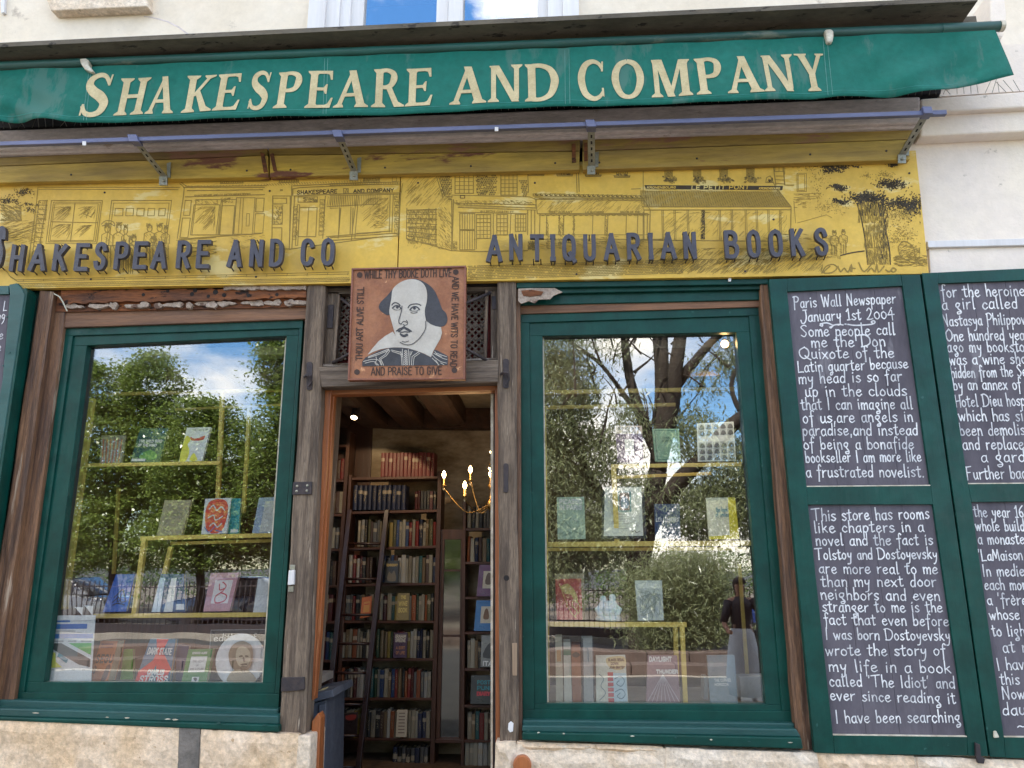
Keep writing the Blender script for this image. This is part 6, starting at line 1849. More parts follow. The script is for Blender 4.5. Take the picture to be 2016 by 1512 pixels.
face_book('black record sleeve with white lowercase singer name behind the plate', [(415, 1240), (560, 1238), (560, 1343), (408, 1343)], .40, .02, .006, (.02, .022, .025),
          [('border', (.3, .3, .3), both(R4(.0, .0, 1, .012), R4(.0, .0, .008, .4))), ('name', W_, lambda k: write(k, HAND, 'edith piaf', (.05, .22), (.62, .22), .0062, .010, n=4, gap=2, up=(0, -.0075)))], 'record sleeve', 'record_sleeve', pages=False)
pl = root('portrait_plate', 'round white plate with a sepia bearded portrait at the right of the left window', 'plate', at(473, 1343, .26))
pc = at(474, 1300, .255)
MB().lathe(pc, [(.158, .012), (.172, -.004), (.168, -.006), (.12, .006), (.0, .008)], 40, 'Y').build('dish', flat('glazed china', (.68, .69, .72), .15), pl, smooth=True)
def disc(pts, e, mat, nm):
    k = Ink(.252 - e)
    for p in pts:
        k.poly(smooth([(474 + x, 1300 + y) for x, y in p], 3, True))
    k.build(nm, mat, pl)
disc([[(-24, -14), (-14, -32), (4, -38), (20, -30), (24, -14), (22, 4), (14, 18), (-6, 22), (-20, 10)]], .002, flat('sepia brown', (.22, .16, .10)), 'hair')
disc([[(-6, -24), (8, -27), (18, -16), (18, 2), (8, 14), (-4, 10), (-10, -6)]], .0035, flat('sepia light', (.5, .42, .3)), 'face')
disc([[(-28, 40), (-18, 22), (-2, 18), (14, 20), (26, 30), (30, 40), (10, 44), (-14, 44)]], .0045, flat('sepia mid', (.38, .3, .2)), 'shoulders')
disc([[(-3, -9), (3, -10), (3, -7), (-3, -6)], [(9, -10), (15, -9), (14, -6), (9, -7)], [(4, -8), (9, 1), (5, 3)], [(0, 7), (12, 6), (12, 9), (2, 10)], [(-1, 12), (12, 12), (8, 22), (2, 22)]], .0055, flat('sepia dark', (.1, .07, .04)), 'features')

# ---- brass shelving frames
def frame_bars(r, bars):
    for a, b, Y, th in bars:
        Y = near(Y)
        p, q = at(*a, Y), at(*b, Y)
        d = (q - p).normalized()
        hh = th / 2 / 270
        s = Vector((d.z, 0, -d.x)) * hh
        m = MB()
        vs = []
        for c in (p, q):
            vs += [c - s, c + s, c + s + Vector((0, hh * 2, 0)), c - s + Vector((0, hh * 2, 0))]
        m.add(vs, [(0, 1, 5, 4), (1, 2, 6, 5), (2, 3, 7, 6), (3, 0, 4, 7), (4, 5, 6, 7), (3, 2, 1, 0)])
        m.build('tube', m_brass, r, .001)
def glass_shelf(r, x0, x1, y, Y0, Y1):
    Y0, Y1 = near(Y0), near(Y0) + .16
    a, b = at(x0, y, Y0), at(x1, y, Y0)
    MB().box(a.x, b.x, Y0 + .01, Y1, a.z - .008, a.z).build('shelf_board', m_clear, r)
sr = root('display_shelving', 'yellow painted square tube shelving stepped behind the left window', 'display shelf', at(300, 1340, .5))
frame_bars(sr, [((205, 776), (560, 767), .62, 7), ((437, 770), (424, 1055), .60, 8), ((490, 800), (478, 1010), .80, 7), ((345, 806), (560, 796), .85, 5), ((164, 916), (432, 911), .38, 7), ((180, 784), (124, 1200), .40, 9),
                ((276, 1060), (550, 1053), .40, 8), ((283, 1060), (262, 1212), .385, 9), ((335, 1076), (322, 1130), .55, 8), ((335, 1070), (550, 1064), .56, 6), ((184, 1213), (530, 1210), .34, 8), ((232, 960), (222, 1130), .8, 6)])
for a in ((164, 430, 911, .38, .56), (276, 552, 1053, .40, .60), (184, 530, 1207, .34, .56)):
    glass_shelf(sr, *a)
sr = root('display_shelving', 'yellow painted square tube shelving stepped behind the right window', 'display shelf', at(1290, 1380, .5))
frame_bars(sr, [((1066, 772), (1450, 765), .62, 8), ((1066, 802), (1330, 796), .80, 7), ((1204, 918), (1460, 914), .40, 7), ((1208, 914), (1215, 1070), .385, 9), ((1210, 940), (1400, 932), .6, 6), ((1072, 1072), (1486, 1069), .36, 9), ((1072, 1082), (1470, 1080), .58, 6),
                ((1076, 1229), (1352, 1230), .34, 8), ((1343, 1230), (1350, 1384), .335, 8), ((1330, 1236), (1334, 1384), .55, 8), ((1072, 800), (1080, 1384), .66, 6), ((1456, 1110), (1476, 1384), .6, 6)])
for a in ((1205, 1455, 912, .40, .58), (1075, 1484, 1067, .36, .58), (1078, 1350, 1225, .34, .56)):
    glass_shelf(sr, *a)
# ---- right window
face_book('purple book with a white label and pale head band on the top brass shelf', [(1211, 838), (1264, 838), (1267, 910), (1216, 910)], .42, .04, .02, (.10, .03, .14),
          [('head_band', (.55, .45, .38), R4(0, 0, 1, .22)), ('title', K_, TX(('OUR LADY OF THE', .1, .9, .11, .06), ('AMERICAS', .25, .75, .2, .06), w=.016)), ('label', W_, R4(.32, .38, .66, .82)), ('label_print', (.3, .3, .3), LN(.02, [(.4, .45), (.58, .45)], [(.42, .62), (.58, .62)], [(.4, .72), (.6, .72)]))])
face_book('pale green book in a thin frame, middle of the top brass shelf', [(1284, 844), (1337, 844), (1340, 908), (1290, 909)], .42, .03, .02, (.17, .30, .2),
          [('frame_line', (.03, .12, .09), LN(.02, [(.08, .06), (.9, .06)], [(.9, .06), (.92, .94)], [(.92, .94), (.1, .94)], [(.1, .94), (.08, .06)])), ('title', (.05, .14, .1), TX(('SAMUEL', .36, .66, .3, .05), ('BECKETT', .34, .68, .4, .05), w=.012))])
def faces(k):
    for r_ in range(6):
        for c in range(5):
            if r_ == 2:
                continue
            u, v = .04 + c * .193, .03 + r_ * .16
            k.poly(smooth([(u + .02, v + .13), (u + .05, v + .03), (u + .1, v + .02), (u + .14, v + .05), (u + .16, v + .13)], 2, True))
face_book('white poster of small grey portrait heads in rows, right of the top brass shelf', [(1372, 834), (1444, 830), (1449, 907), (1374, 909)], .41, .02, .004, (.62, .66, .62),
          [('tile', (.38, .42, .4), lambda k: [k.poly([(.03 + c * .193, .02 + r_ * .16), (.2 + c * .193, .02 + r_ * .16), (.2 + c * .193, .16 + r_ * .16), (.03 + c * .193, .16 + r_ * .16)]) for r_ in (0, 1, 3, 4, 5) for c in range(5)]), ('head', (.10, .11, .11), faces)], 'poster', 'portrait_poster', pages=False)
face_book('pale green book with white capital lettering at left of the second shelf', [(1096, 979), (1150, 978), (1153, 1061), (1098, 1062)], .38, .04, .02, (.32, .44, .34),
          [('title', W_, TX(('PICASSO', .1, .9, .16, .1), ('IN PARIS', .1, .9, .3, .1), w=.03)), ('art', (.2, .3, .24), LN(.03, [(.1, .7), (.4, .5), (.8, .65), (.5, .85), (.2, .9)], [(.3, .6), (.6, .8), (.9, .9)]))])
fr = face_book('framed typed letter with a small blue picture at its head', [(1187, 957), (1268, 956), (1273, 1060), (1184, 1061)], .37, .05, .02, (.02, .02, .03),
          [('mount', (.62, .64, .55), R4(.05, .03, .93, .95)), ('picture_border', (.15, .3, .3), R4(.36, .1, .68, .5)), ('picture', (.2, .12, .12), R4(.4, .13, .64, .47)), ('picture', (.12, .2, .3), PG([(.42, .3), (.5, .2), (.62, .28), (.6, .42), (.46, .42)])),
           ('typed_line', (.35, .36, .35), both(*[R4(.36, .54 + k * .045, .36 + .3 * (.6 + .4 * ((k * 7) % 5) / 5), .547 + k * .045) for k in range(7)])), ('signature', K_, LN(.01, [(.68, .88), (.74, .85), (.78, .89), (.86, .86)]))], 'framed letter', 'framed_letter', pages=False)
face_book('dark blue book with white capitals LES LUMIERES', [(1288, 992), (1338, 992), (1340, 1060), (1290, 1061)], .44, .03, .02, (.03, .06, .14), [('title', W_, TX(('LES LUMIERES', .06, .95, .5, .09), w=.02))])
face_book('yellow and white book with a pale blue handwritten title on the second shelf', [(1390, 980), (1447, 979), (1456, 1061), (1396, 1062)], .38, .04, .02, (.68, .66, .5),
          [('side_band', (.72, .62, .03), PS([(.75, 0), (1, 0), (1, 1), (.0, 1), (.0, .93), (.7, .9)])), ('title', (.05, .25, .35), lambda k: (write(k, HAND, 'the book', (.3, .34), (.7, .34), .006, .015, up=(0, -.006)), write(k, HAND, 'of smiles', (.28, .46), (.72, .46), .006, .015, up=(0, -.006))))])
face_book('red cloth book with a gold horse stamped on it, on the third shelf', [(1093, 1140), (1144, 1139), (1147, 1220), (1096, 1220)], .36, .04, .03, (.42, .03, .04),
          [('gold_stamp', (.55, .38, .12), both(LN(.03, [(.15, .12), (.5, .75), (.75, .95)]), PG([(.2, .2), (.45, .12), (.7, .25), (.85, .5), (.75, .6), (.6, .4), (.35, .36)]), LN(.035, [(.7, .5), (.62, .65), (.8, .8), (.7, .92)], [(.8, .55), (.92, .7), (.85, .85)])))])
face_book('tan book standing behind the red cloth book', [(1092, 1130), (1150, 1129), (1152, 1220), (1095, 1220)], .42, .02, .02, (.35, .28, .17))
fg = root('glass_figurine', 'small pale blue white glass figurine of seated figures on the third brass shelf', 'figurine', at(1198, 1222, .40))
g0 = at(1198, 1222, .40)
gm = flat('milky glass', (.50, .62, .66), .12)
MB().lathe(g0, [(.085, 0), (.09, .012), (.08, .03), (.05, .035)], 20).build('base', gm, fg, smooth=True)
for dx, h_, r_ in ((-.034, .13, .032), (.030, .14, .034), (0, .10, .04)):
    MB().lathe(g0 + Vector((dx, (0 if dx else -.02), .03)), [(r_ * 1.1, 0), (r_ * 1.25, h_ * .3), (r_ * .95, h_ * .6), (r_ * .6, h_ * .72), (r_ * .72, h_ * .85), (r_ * .5, h_), (0, h_ * 1.03)], 14).build('figure', gm, fg, smooth=True)
for sx in (-1, 1):
    MB().tube([g0 + Vector((sx * .05, -.01, .10)), g0 + Vector((sx * .078, -.02, .075)), g0 + Vector((sx * .06, -.03, .045)), g0 + Vector((sx * .03, -.035, .04))], [.012, .017, .02, .014], 8).build('arm', gm, fg, smooth=True)
face_book('grey and white engraved map book on the third brass shelf', [(1250, 1143), (1303, 1143), (1307, 1221), (1256, 1222)], .36, .04, .03, (.42, .46, .47),
          [('banner', (.60, .63, .6), PG([(.1, .1), (.5, .05), (.9, .1), (.88, .2), (.5, .18), (.12, .2)])), ('engraving', (.2, .24, .25), lambda k: [k.line(smooth([(rnd.uniform(.1, .9), rnd.uniform(.25, .95)) for _ in range(4)], 4), .016) for _ in range(12)])])
for i_, (lb, x0, x1, yt_, cl, bd) in enumerate((('ivory folio spine with a tan label, first of the tall spines', 1093, 1107, 1254, (.42, .38, .28), (.45, .25, .1)), ('cream folio spine with a green band, second of the tall spines', 1109, 1124, 1264, (.50, .48, .4), (.03, .15, .09)),
                                               ('brown leather spine with a round black stamp, third of the tall spines', 1125, 1143, 1269, (.25, .08, .035), (.02, .015, .01)), ('silver grey spine edged in black, fourth of the tall spines', 1146, 1169, 1257, (.32, .33, .32), (.04, .04, .05)))):
    q = [(x0, yt_), (x1 - 1, yt_), (x1 + 2, 1383), (x0 + 2, 1383)]
    band = {0: R4(.2, .2, .8, .38), 1: R4(0, .12, 1, .22), 2: PG([(.1, .16), (.5, .13), (.9, .16), (.9, .2), (.5, .23), (.1, .2)]), 3: both(R4(0, 0, .08, 1), R4(.9, 0, 1, 1))}[i_]
    face_book(lb, q, .26, .0, .2, cl, [('spine_band', bd, band)], group='tall spines standing in the right window', pages=False)
face_book('paperback with a pale swirl cover and red brick edge titled BLAKE', [(1173, 1291), (1231, 1290), (1237, 1383), (1174, 1383)], .26, .04, .03, (.55, .55, .46),
          [('title_disc', (.55, .42, .2), PG([(.38, .05), (.95, .03), (.98, .25), (.7, .32), (.4, .22)])), ('title', (.12, .05, .03), TX(('BLAKES REGAL', .42, .95, .12, .05), ('DOWN', .5, .75, .2, .05), ('JOHN BRATBY', .45, .95, .28, .045), w=.014)),
           ('swirl_panel', (.42, .55, .6), R4(.5, .38, .98, .98)), ('brick', (.45, .05, .06), lambda k: [R4(.38, .36 + j * .11, .56, .44 + j * .11)(k) for j in range(6)]), ('swirl', (.08, .15, .2), LN(.018, [(.6, .5), (.8, .45), (.92, .55), (.8, .66), (.66, .6), (.75, .54)], [(.6, .78), (.8, .72), (.92, .82), (.8, .92), (.66, .87), (.76, .8)], [(.1, .4), (.25, .5), (.15, .65), (.3, .8), (.1, .95)]))])
face_book('mauve cover with white title DAYLIGHT and radiating lines', [(1275, 1291), (1333, 1291), (1340, 1383), (1272, 1383)], .28, .04, .03, (.26, .16, .18),
          [('title', W_, TX(('DAYLIGHT', .06, .8, .12, .09), ('THUNDER', .3, .98, .38, .07), w=.03)), ('ray', (.5, .45, .45), LN(.014, *[[(.5, .4), (.05 + k * .13, .98)] for k in range(8)]))])
face_book('slate blue book with small white title at right of the window floor', [(1392, 1291), (1446, 1290), (1453, 1384), (1399, 1384)], .28, .04, .03, (.15, .21, .24), [('title', W_, TX(('THE CURVED', .2, .8, .55, .05), ('HORIZON', .2, .7, .64, .05), w=.014))])
tag(MB().slab([(1456, 1332), (1520, 1330), (1522, 1384), (1460, 1384)], .4, .12).build('white_box', flat('white card', (.5, .52, .52)), None, .003), 'low white card box behind the slate blue book', 'box')
tag(MB().slab([(1386, 1332), (1394, 1332), (1394, 1384), (1386, 1384)], .42, .12).build('white_box', flat('white card', (.5, .52, .52)), None, .003), 'narrow white card box at left of the slate blue book', 'box')
sl = root('ceiling_spotlight', 'lit round ceiling spotlight seen through the top corner of the right window', 'spotlight', at(1427, 677, .26))
MB().lathe(at(1427, 677, .26), [(.03, .05), (.036, 0), (.0, -.0)], 16, 'Y').build('housing', m_iron, sl, smooth=False)
MB().lathe(at(1427, 677, .255), [(.026, .0), (.018, -.012), (0, -.018)], 14, 'Y').build('bulb', m_bulb, sl, smooth=True)
MB().tube([at(1427, 670, .28), Vector((at(1427, 677, .28).x, .30, CEZ))], .006).build('stem', m_iron, sl)
sdl = bpy.data.lights.new('display_spot', 'SPOT')
sdl.energy = 14
sdl.spot_size = R_(95)
sdl.spot_blend = .6
sdl.color = (1, .85, .66)
sdl.shadow_soft_size = .006
sdo = bpy.data.objects.new('display_spot', sdl)
COL.objects.link(sdo)
sdo.location = at(1427, 682, .225)
sdo.rotation_euler = (-Vector((-.35, .10, -1))).to_track_quat('Z', 'Y').to_euler()
cmr = root('security_camera', 'clear domed security camera at the top right inside the right window', 'camera', at(1371, 683, .6))
MB().lathe(at(1371, 683, .6), [(.062, .04), (.062, .0), (.05, -.02), (.0, -.03)], 20, 'Y').build('dome', m_black, cmr, smooth=True)
MB().tube([at(1371, 668, .62), Vector((at(1371, 683, .62).x, .64, CEZ))], .008).build('stem', m_iron, cmr)

# ------------------------------------------------------------------ room things seen through the door
ld = root('shelf_ladder', 'dark wooden library ladder leaning on the centre bookcase', 'ladder', at(690, 1560, 1.9))
def ladder_pt(side, t):
    x0, y0, x1, y1 = ((688, 1003, 620, 1620) if side == 0 else (761, 1003, 692, 1620))
    return at(x0 + (x1 - x0) * t, y0 + (y1 - y0) * t, 2.16 - .55 * t)
for s in (0, 1):
    p, q = ladder_pt(s, 0), ladder_pt(s, 1)
    w_ = Vector((.021, 0, 0))
    m = MB()
    vs = []
    for c in (p, q):
        vs += [c - w_, c + w_, c + w_ + Vector((0, .06, 0)), c - w_ + Vector((0, .06, 0))]
    m.add(vs, [(0, 1, 5, 4), (1, 2, 6, 5), (2, 3, 7, 6), (3, 0, 4, 7), (4, 5, 6, 7), (3, 2, 1, 0)])
    m.build('stile', m_ladder, ld, .003)
for yy in (1070, 1140, 1211, 1268, 1326, 1388, 1450, 1512):
    t = (yy - 1003) / 617
    p, q = ladder_pt(0, t), ladder_pt(1, t)
    MB().tube([p + Vector((0, .03, 0)), q + Vector((0, .03, 0))], .012, 8).build('rung', m_ladder, ld, smooth=True)
# chandelier
ch = root('chandelier', 'brass chandelier with lit candle bulbs hanging at the right of the doorway', 'chandelier', at(945, 1000, 1.2))
CY = 1.25
hub = at(968, 985, CY)
MB().lathe(hub + Vector((0, 0, -.05)), [(.006, -.05), (.03, -.02), (.05, .02), (.02, .06), (.015, .14), (.035, .17), (.012, .2), (.008, .5)], 14).build('hub', m_brassold, ch, smooth=True)
MB().tube([hub + Vector((0, 0, .4)), Vector((hub.x, hub.y, CEZ))], .005).build('chain', m_brassold, ch)
for i_, (x, y, Yb) in enumerate(((874, 932, 1.2), (926, 922, 1.32), (915, 953, 1.05), (966, 930, 1.5))):
    b = at(x, y + 8, Yb)
    mid = Vector(((b.x + hub.x) / 2, (b.y + hub.y) / 2, min(b.z, hub.z) - .10))
    c1 = Vector((b.x, b.y, b.z - .10))
    path = smooth([tuple(b - Vector((0, 0, .065))), tuple(c1 - Vector((-.01 if b.x < hub.x else .01, 0, .0))), tuple(mid), tuple(hub + Vector((0, 0, -.02)))], 6)
    MB().tube(path, .006, 8).build('arm', m_brassold, ch, smooth=True)
    cd_ = MB().lathe(b + Vector((0, 0, -.07)), [(.004, -.005), (.02, 0), (.024, .006), (.010, .010), (.009, .065)], 12).build('candle', m_brassold, ch, smooth=True)
    MB().lathe(b, [(.006, -.004), (.014, .012), (.016, .026), (.009, .045), (.0, .058)], 12).build('bulb', m_bulb, cd_, smooth=True)
    MB().lathe(b + Vector((.0, 0, -.095)), [(.0, -.014), (.012, 0), (.0, .014)], 8).build('glass_drop', flat('crystal', (.6, .5, .35), .1), cd_, smooth=True)
    pd = bpy.data.lights.new('bulb_light', 'POINT')
    pd.energy = .5
    pd.color = (1, .62, .30)
    pd.shadow_soft_size = .02
    po_ = bpy.data.objects.new('bulb_light', pd)
    COL.objects.link(po_)
    po_.location = b + Vector((0, -.03, .03))
for k_ in range(16):
    p = at(966 + 3 * math.sin(k_ * 1.3), 890 + k_ * 8, 1.35)
    MB().lathe(p, [(0, -.009), (.008, 0), (0, .009)], 6).build('glass_bead', m_bulb if k_ % 4 == 0 else m_brassold, ch)
st = root('spotlight', 'small black spotlight under the ceiling beams, its lamp lit', 'spotlight', at(700, 800, 1.3))
p0 = at(705, 792, 1.3)
p1 = at(697, 822, 1.22)
MB().tube([Vector((p0.x, p0.y, CEZ - .15)), p0], .006).build('stem', m_iron, st)
ax = (p1 - p0).normalized()
MB().tube([p0, p0 + ax * .01, p1], [.02, .034, .034], 14).build('housing', m_iron, st, smooth=False)
MB().tube([p1 + ax * .001, p1 + ax * .006], [.028, .024], 14).build('lamp_face', M('spot lamp lens', (1, .8, .5), .4, emis=(1, .7, .38, 5), bump=0), st)
sd_ = bpy.data.lights.new('spot_light', 'SPOT')
sd_.energy = 10
sd_.spot_size = R_(80)
sd_.color = (1, .72, .42)
so_ = bpy.data.objects.new('spot_light', sd_)
COL.objects.link(so_)
so_.location = p1 + ax * .02
so_.rotation_euler = (-Vector((-.1, .75, -.65))).to_track_quat('Z', 'Y').to_euler()
# tall mirror between the bookcases
mr_ = root('wall_mirror', 'tall narrow wooden framed mirror between the centre and right bookcases', 'mirror', at(890, 1460, 2.3))
frame4(mr_, [(868, 1042), (912, 1042), (909, 1462), (858, 1462)], [(875, 1062), (907, 1062), (903, 1452), (866, 1452)], 2.22, .04, m_shelfz, .002, ('frame_rail', 'frame_stile'))
slab('glass', [(873, 1060), (909, 1060), (905, 1454), (864, 1454)], 2.245, .01, m_mirror, mr_, 0)
for y in (1123, 1252):
    slab('glazing_bar', [(872, y - 2), (908, y - 2), (908, y + 2), (872, y + 2)], 2.232, .012, m_shelfz, mr_, 0)
slab('ledge', [(857, 1456), (910, 1456), (910, 1463), (857, 1463)], 2.17, .1, m_shelf, mr_, .002)
# propped covers on the shelves
def prop(label, q, Y, col, art):
    face_book(label, q, Y, .03, .02, col, art)
prop('dark purple cover titled GRAHAM GREENE facing out on the sixth centre shelf', [(776, 1246), (802, 1246), (800, 1295), (774, 1295)], 2.14, (.05, .02, .05), [('title', (.55, .5, .4), TX(('GRAHAM', .1, .9, .2, .12), ('GREENE', .12, .88, .36, .12), w=.03)), ('subtitle', (.35, .15, .06), TX(('A SORT', .2, .85, .65, .1), ('OF LIFE', .2, .85, .85, .1), w=.03))])
prop('black illustrated cover facing out on the fourth centre shelf', [(759, 1104), (785, 1104), (783, 1147), (757, 1147)], 2.14, (.02, .02, .02), [('title', (.4, .3, .1), TX(('HEMINGWAY', .08, .92, .25, .1), w=.03)), ('art', (.12, .10, .07), PG([(.2, .9), (.3, .5), (.5, .6), (.7, .45), (.85, .9)]))])
prop('orange cover facing out beside the ladder on the fifth centre shelf', [(713, 1176), (732, 1173), (729, 1214), (709, 1217)], 2.13, (.5, .12, .02), [('panel', (.55, .25, .05), R4(.25, .25, .85, .75)), ('rule', (.5, .06, .02), R4(.3, .35, .8, .4))])
prop('gold title cover facing out on the fifth centre shelf', [(783, 1168), (806, 1168), (804, 1221), (780, 1221)], 2.14, (.20, .15, .05), [('title', (.5, .4, .12), TX(('THE', .3, .7, .2, .1), ('WINE', .15, .85, .45, .14), ('BOOK', .15, .85, .7, .14), w=.04))])
prop('cream cover with grey lines facing out on the eighth centre shelf', [(782, 1398), (802, 1398), (800, 1451), (779, 1451)], 2.14, (.42, .36, .27), [('text_line', (.15, .1, .08), both(*[R4(.2, .1 + k * .12, .8, .14 + k * .12) for k in range(7)]))])
prop('purple book with a white picture panel on the third shelf at right', [(944, 1112), (990, 1112), (990, 1174), (938, 1174)], 2.12, (.10, .015, .09), [('panel', (.5, .45, .36), R4(.2, .2, .85, .75)), ('figure', (.1, .06, .04), PG([(.3, .6), (.35, .3), (.5, .28), (.55, .6)], [(.6, .6), (.62, .32), (.75, .3), (.78, .6)]))])
prop('bright blue book with a cream picture panel on the fourth shelf at right', [(938, 1182), (990, 1182), (990, 1242), (933, 1242)], 2.12, (.01, .12, .34), [('panel', (.5, .45, .36), R4(.2, .2, .85, .75)), ('figure', (.15, .07, .03), PG([(.3, .6), (.35, .3), (.45, .3), (.5, .6)], [(.6, .6), (.62, .32), (.75, .3), (.78, .6)]))])
prop('black cover with teal and red lettering on the sixth shelf at right', [(928, 1330), (990, 1330), (990, 1386), (926, 1386)], 2.12, (.012, .012, .015), [('title', (.01, .2, .25), TX(('POST', .2, .6, .3, .12), ('PUNK', .2, .7, .5, .12), w=.03)), ('title', (.5, .03, .05), TX(('DIARY', .2, .6, .7, .12), w=.04))])
prop('black and white photograph cover on the fifth shelf at right', [(948, 1251), (990, 1251), (990, 1313), (946, 1313)], 2.10, (.2, .2, .19), [('photo', (.05, .05, .05), PG([(.1, .7), (.3, .3), (.6, .25), (.9, .5), (.9, .7)])), ('title', W_, TX(('ITALO', .1, .9, .95, .12), w=.04))])
prop('black cover facing out low behind the ladder', [(676, 1405), (704, 1402), (702, 1450), (672, 1452)], 2.12, (.02, .012, .012), [('art', (.25, .03, .02), PG([(.2, .1), (.9, .1), (.8, .3), (.3, .28)]))])
# grey blue cupboard just inside the door
cb = root('cupboard', 'grey blue painted cupboard end with an overhanging top just inside the door at left', 'cupboard', at(620, 1600, .5))
m_gb = flat('grey blue paint', (.085, .098, .13), .5)
slab('top', [(598, 1368), (654, 1358), (657, 1372), (598, 1388)], .42, .5, m_gb, cb, .004)
slab('body', [(598, 1389), (642, 1378), (636, 1640), (598, 1640)], .46, .45, m_gb, cb, .004)
slab('stile', [(628, 1388), (641, 1385), (636, 1640), (622, 1640)], .445, .02, m_gb, cb, .003)
tag(MB().slab([(610, 1366), (636, 1357), (636, 1361), (612, 1370)], .5, .12).build('paper_pad', flat('cream paper', (.55, .48, .25)), None, .001), 'cream paper pad lying on the grey blue cupboard', 'paper pad')
tag(MB().slab([(617, 1359), (619, 1346), (623, 1346), (626, 1357)], .48, .02).build('white_tag', m_white, None, .002), 'small white tag standing on the paper pad by the door', 'tag')
# ================================================================== THE STREET IN FRONT (seen only in the glass)
def leaf_mat(name, c1, c2, tr=.35):
    m = bpy.data.materials.new(name)
    m.use_nodes = True
    N, L_ = m.node_tree.nodes, m.node_tree.links
    b = N['Principled BSDF']
    b.inputs['Roughness'].default_value = .3
    t = N.new('ShaderNodeBsdfTranslucent')
    mx = N.new('ShaderNodeMixShader')
    mx.inputs[0].default_value = tr
    no = N.new('ShaderNodeTexNoise')
    no.inputs['Scale'].default_value = 2.5
    no.inputs['Detail'].default_value = 5
    tcn = N.new('ShaderNodeTexCoord')
    L_.new(tcn.outputs['Object'], no.inputs['Vector'])
    r = N.new('ShaderNodeMix')
    r.data_type = 'RGBA'
    mr = N.new('ShaderNodeMapRange')
    mr.inputs[1].default_value = .35
    mr.inputs[2].default_value = .65
    L_.new(no.outputs['Fac'], mr.inputs[0])
    L_.new(mr.outputs[0], r.inputs[0])
    r.inputs[6].default_value = (*c1, 1)
    r.inputs[7].default_value = (*c2, 1)
    L_.new(r.outputs[2], b.inputs['Base Color'])
    L_.new(r.outputs[2], t.inputs[0])
    o = N['Material Output']
    L_.new(b.outputs[0], mx.inputs[1])
    L_.new(t.outputs[0], mx.inputs[2])
    L_.new(mx.outputs[0], o.inputs[0])
    return m
lf_dark = leaf_mat('dense leaf', (.13, .19, .035), (.21, .27, .06), .4)
lf_pale = leaf_mat('silvery leaf', (.24, .27, .13), (.32, .35, .20), .5)
lf_bright = leaf_mat('bright leaf', (.09, .16, .03), (.12, .19, .05))
nr = np.random.default_rng(5)
def leaf_mesh(name, blobs, size, mat, parent, thin=.5, droop=0.0, clump=60, puff=(.42, .42, .16)):
    """blobs: (centre, radii, number of leaves); leaves sit in small clumps so that light and sky show between"""
    P = []
    for c, r, n in blobs:
        nc = max(1, n // clump)
        d = nr.normal(size=(nc, 3))
        d /= np.linalg.norm(d, axis=1)[:, None]
        rad = nr.uniform(.35, 1.0, nc) ** .6
        cc = np.array(c) + d * rad[:, None] * np.array(r)
        q = np.repeat(cc, clump, 0) + nr.normal(size=(nc * clump, 3)) * np.array(puff) * .6 * np.repeat(nr.uniform(.6, 1.3, (nc, 1)), clump, 0)
        P.append(q)
    P = np.vstack(P)
    n = len(P)
    a = nr.normal(size=(n, 3))
    a[:, 2] = a[:, 2] * .55 - droop
    a /= np.linalg.norm(a, axis=1)[:, None]
    up_ = nr.normal(size=(n, 3)) * .55 + np.array([0, .25, 1.0])
    b = np.cross(a, up_)
    b /= np.linalg.norm(b, axis=1)[:, None]
    s = size * nr.uniform(.6, 1.3, n)[:, None]
    V = np.empty((n, 4, 3))
    V[:, 0] = P - a * s * .5
    V[:, 1] = P + b * s * thin * .5
    V[:, 2] = P + a * s * .5
    V[:, 3] = P - b * s * thin * .5
    V = V.reshape(-1, 3) - np.array(BASE[parent.name])
    me = bpy.data.meshes.new(name)
    me.vertices.add(4 * n)
    me.vertices.foreach_set('co', V.astype(np.float32).ravel())
    me.loops.add(4 * n)
    me.loops.foreach_set('vertex_index', np.arange(4 * n, dtype=np.int32))
    me.polygons.add(n)
    me.polygons.foreach_set('loop_start', np.arange(0, 4 * n, 4, dtype=np.int32))
    me.polygons.foreach_set('loop_total', np.full(n, 4, dtype=np.int32))
    me.update(calc_edges=True)
    me.materials.append(mat)
    o = bpy.data.objects.new(name, me)
    _link(o, parent, None)
    return o
def limb(parent, pts, r0, r1, name='limb'):
    q = smooth([tuple(p) for p in pts], 4)
    k = len(q)
    return MB().tube(q, [r0 + (r1 - r0) * i / (k - 1) for i in range(k)], 9).build(name, m_bark, parent, smooth=True)

def rp_(px, py, d):
    return refl(px, py, d)
GZ = .02
def tree(label, base_px, d, blobs, size, mat, trunk_r=.16, group='trees across the street', thin=.5, trunk_top=None, droop=0):
    b = rp_(*base_px, d)
    b.z = GZ
    r = root('tree', label, 'tree', b, group)
    top = rp_(*(trunk_top or (base_px[0], base_px[1] - 200)), d)
    limb(r, [b, b.lerp(top, .4) + Vector((.1, 0, 0)), top], trunk_r, trunk_r * .5, 'trunk')
    bl = []
    for px, py, rx, rz, ry, n in blobs:
        n = int(n * 1.5)
        c = rp_(px, py, d)
        sc = (d + 5.2) / 1500
        bl.append(((c.x, c.y, c.z), (rx * sc, ry, rz * sc), n))
        limb(r, [top.lerp(b, .25), top.lerp(c, .5), c], trunk_r * .4, .02, 'limb')
    leaf_mesh('crown', bl, size, mat, r, thin, droop)
    return r
D1 = 17.0
tree('broad leafy tree whose reflection fills the left side of the left window', (215, 1250), 18.5, [(235, 900, 110, 150, 1.6, 15000), (200, 770, 70, 70, 1.2, 5000), (300, 760, 60, 75, 1.2, 5500), (330, 900, 120, 110, 1.6, 14000), (250, 1040, 150, 90, 1.8, 13000)], .12, lf_dark, .2)
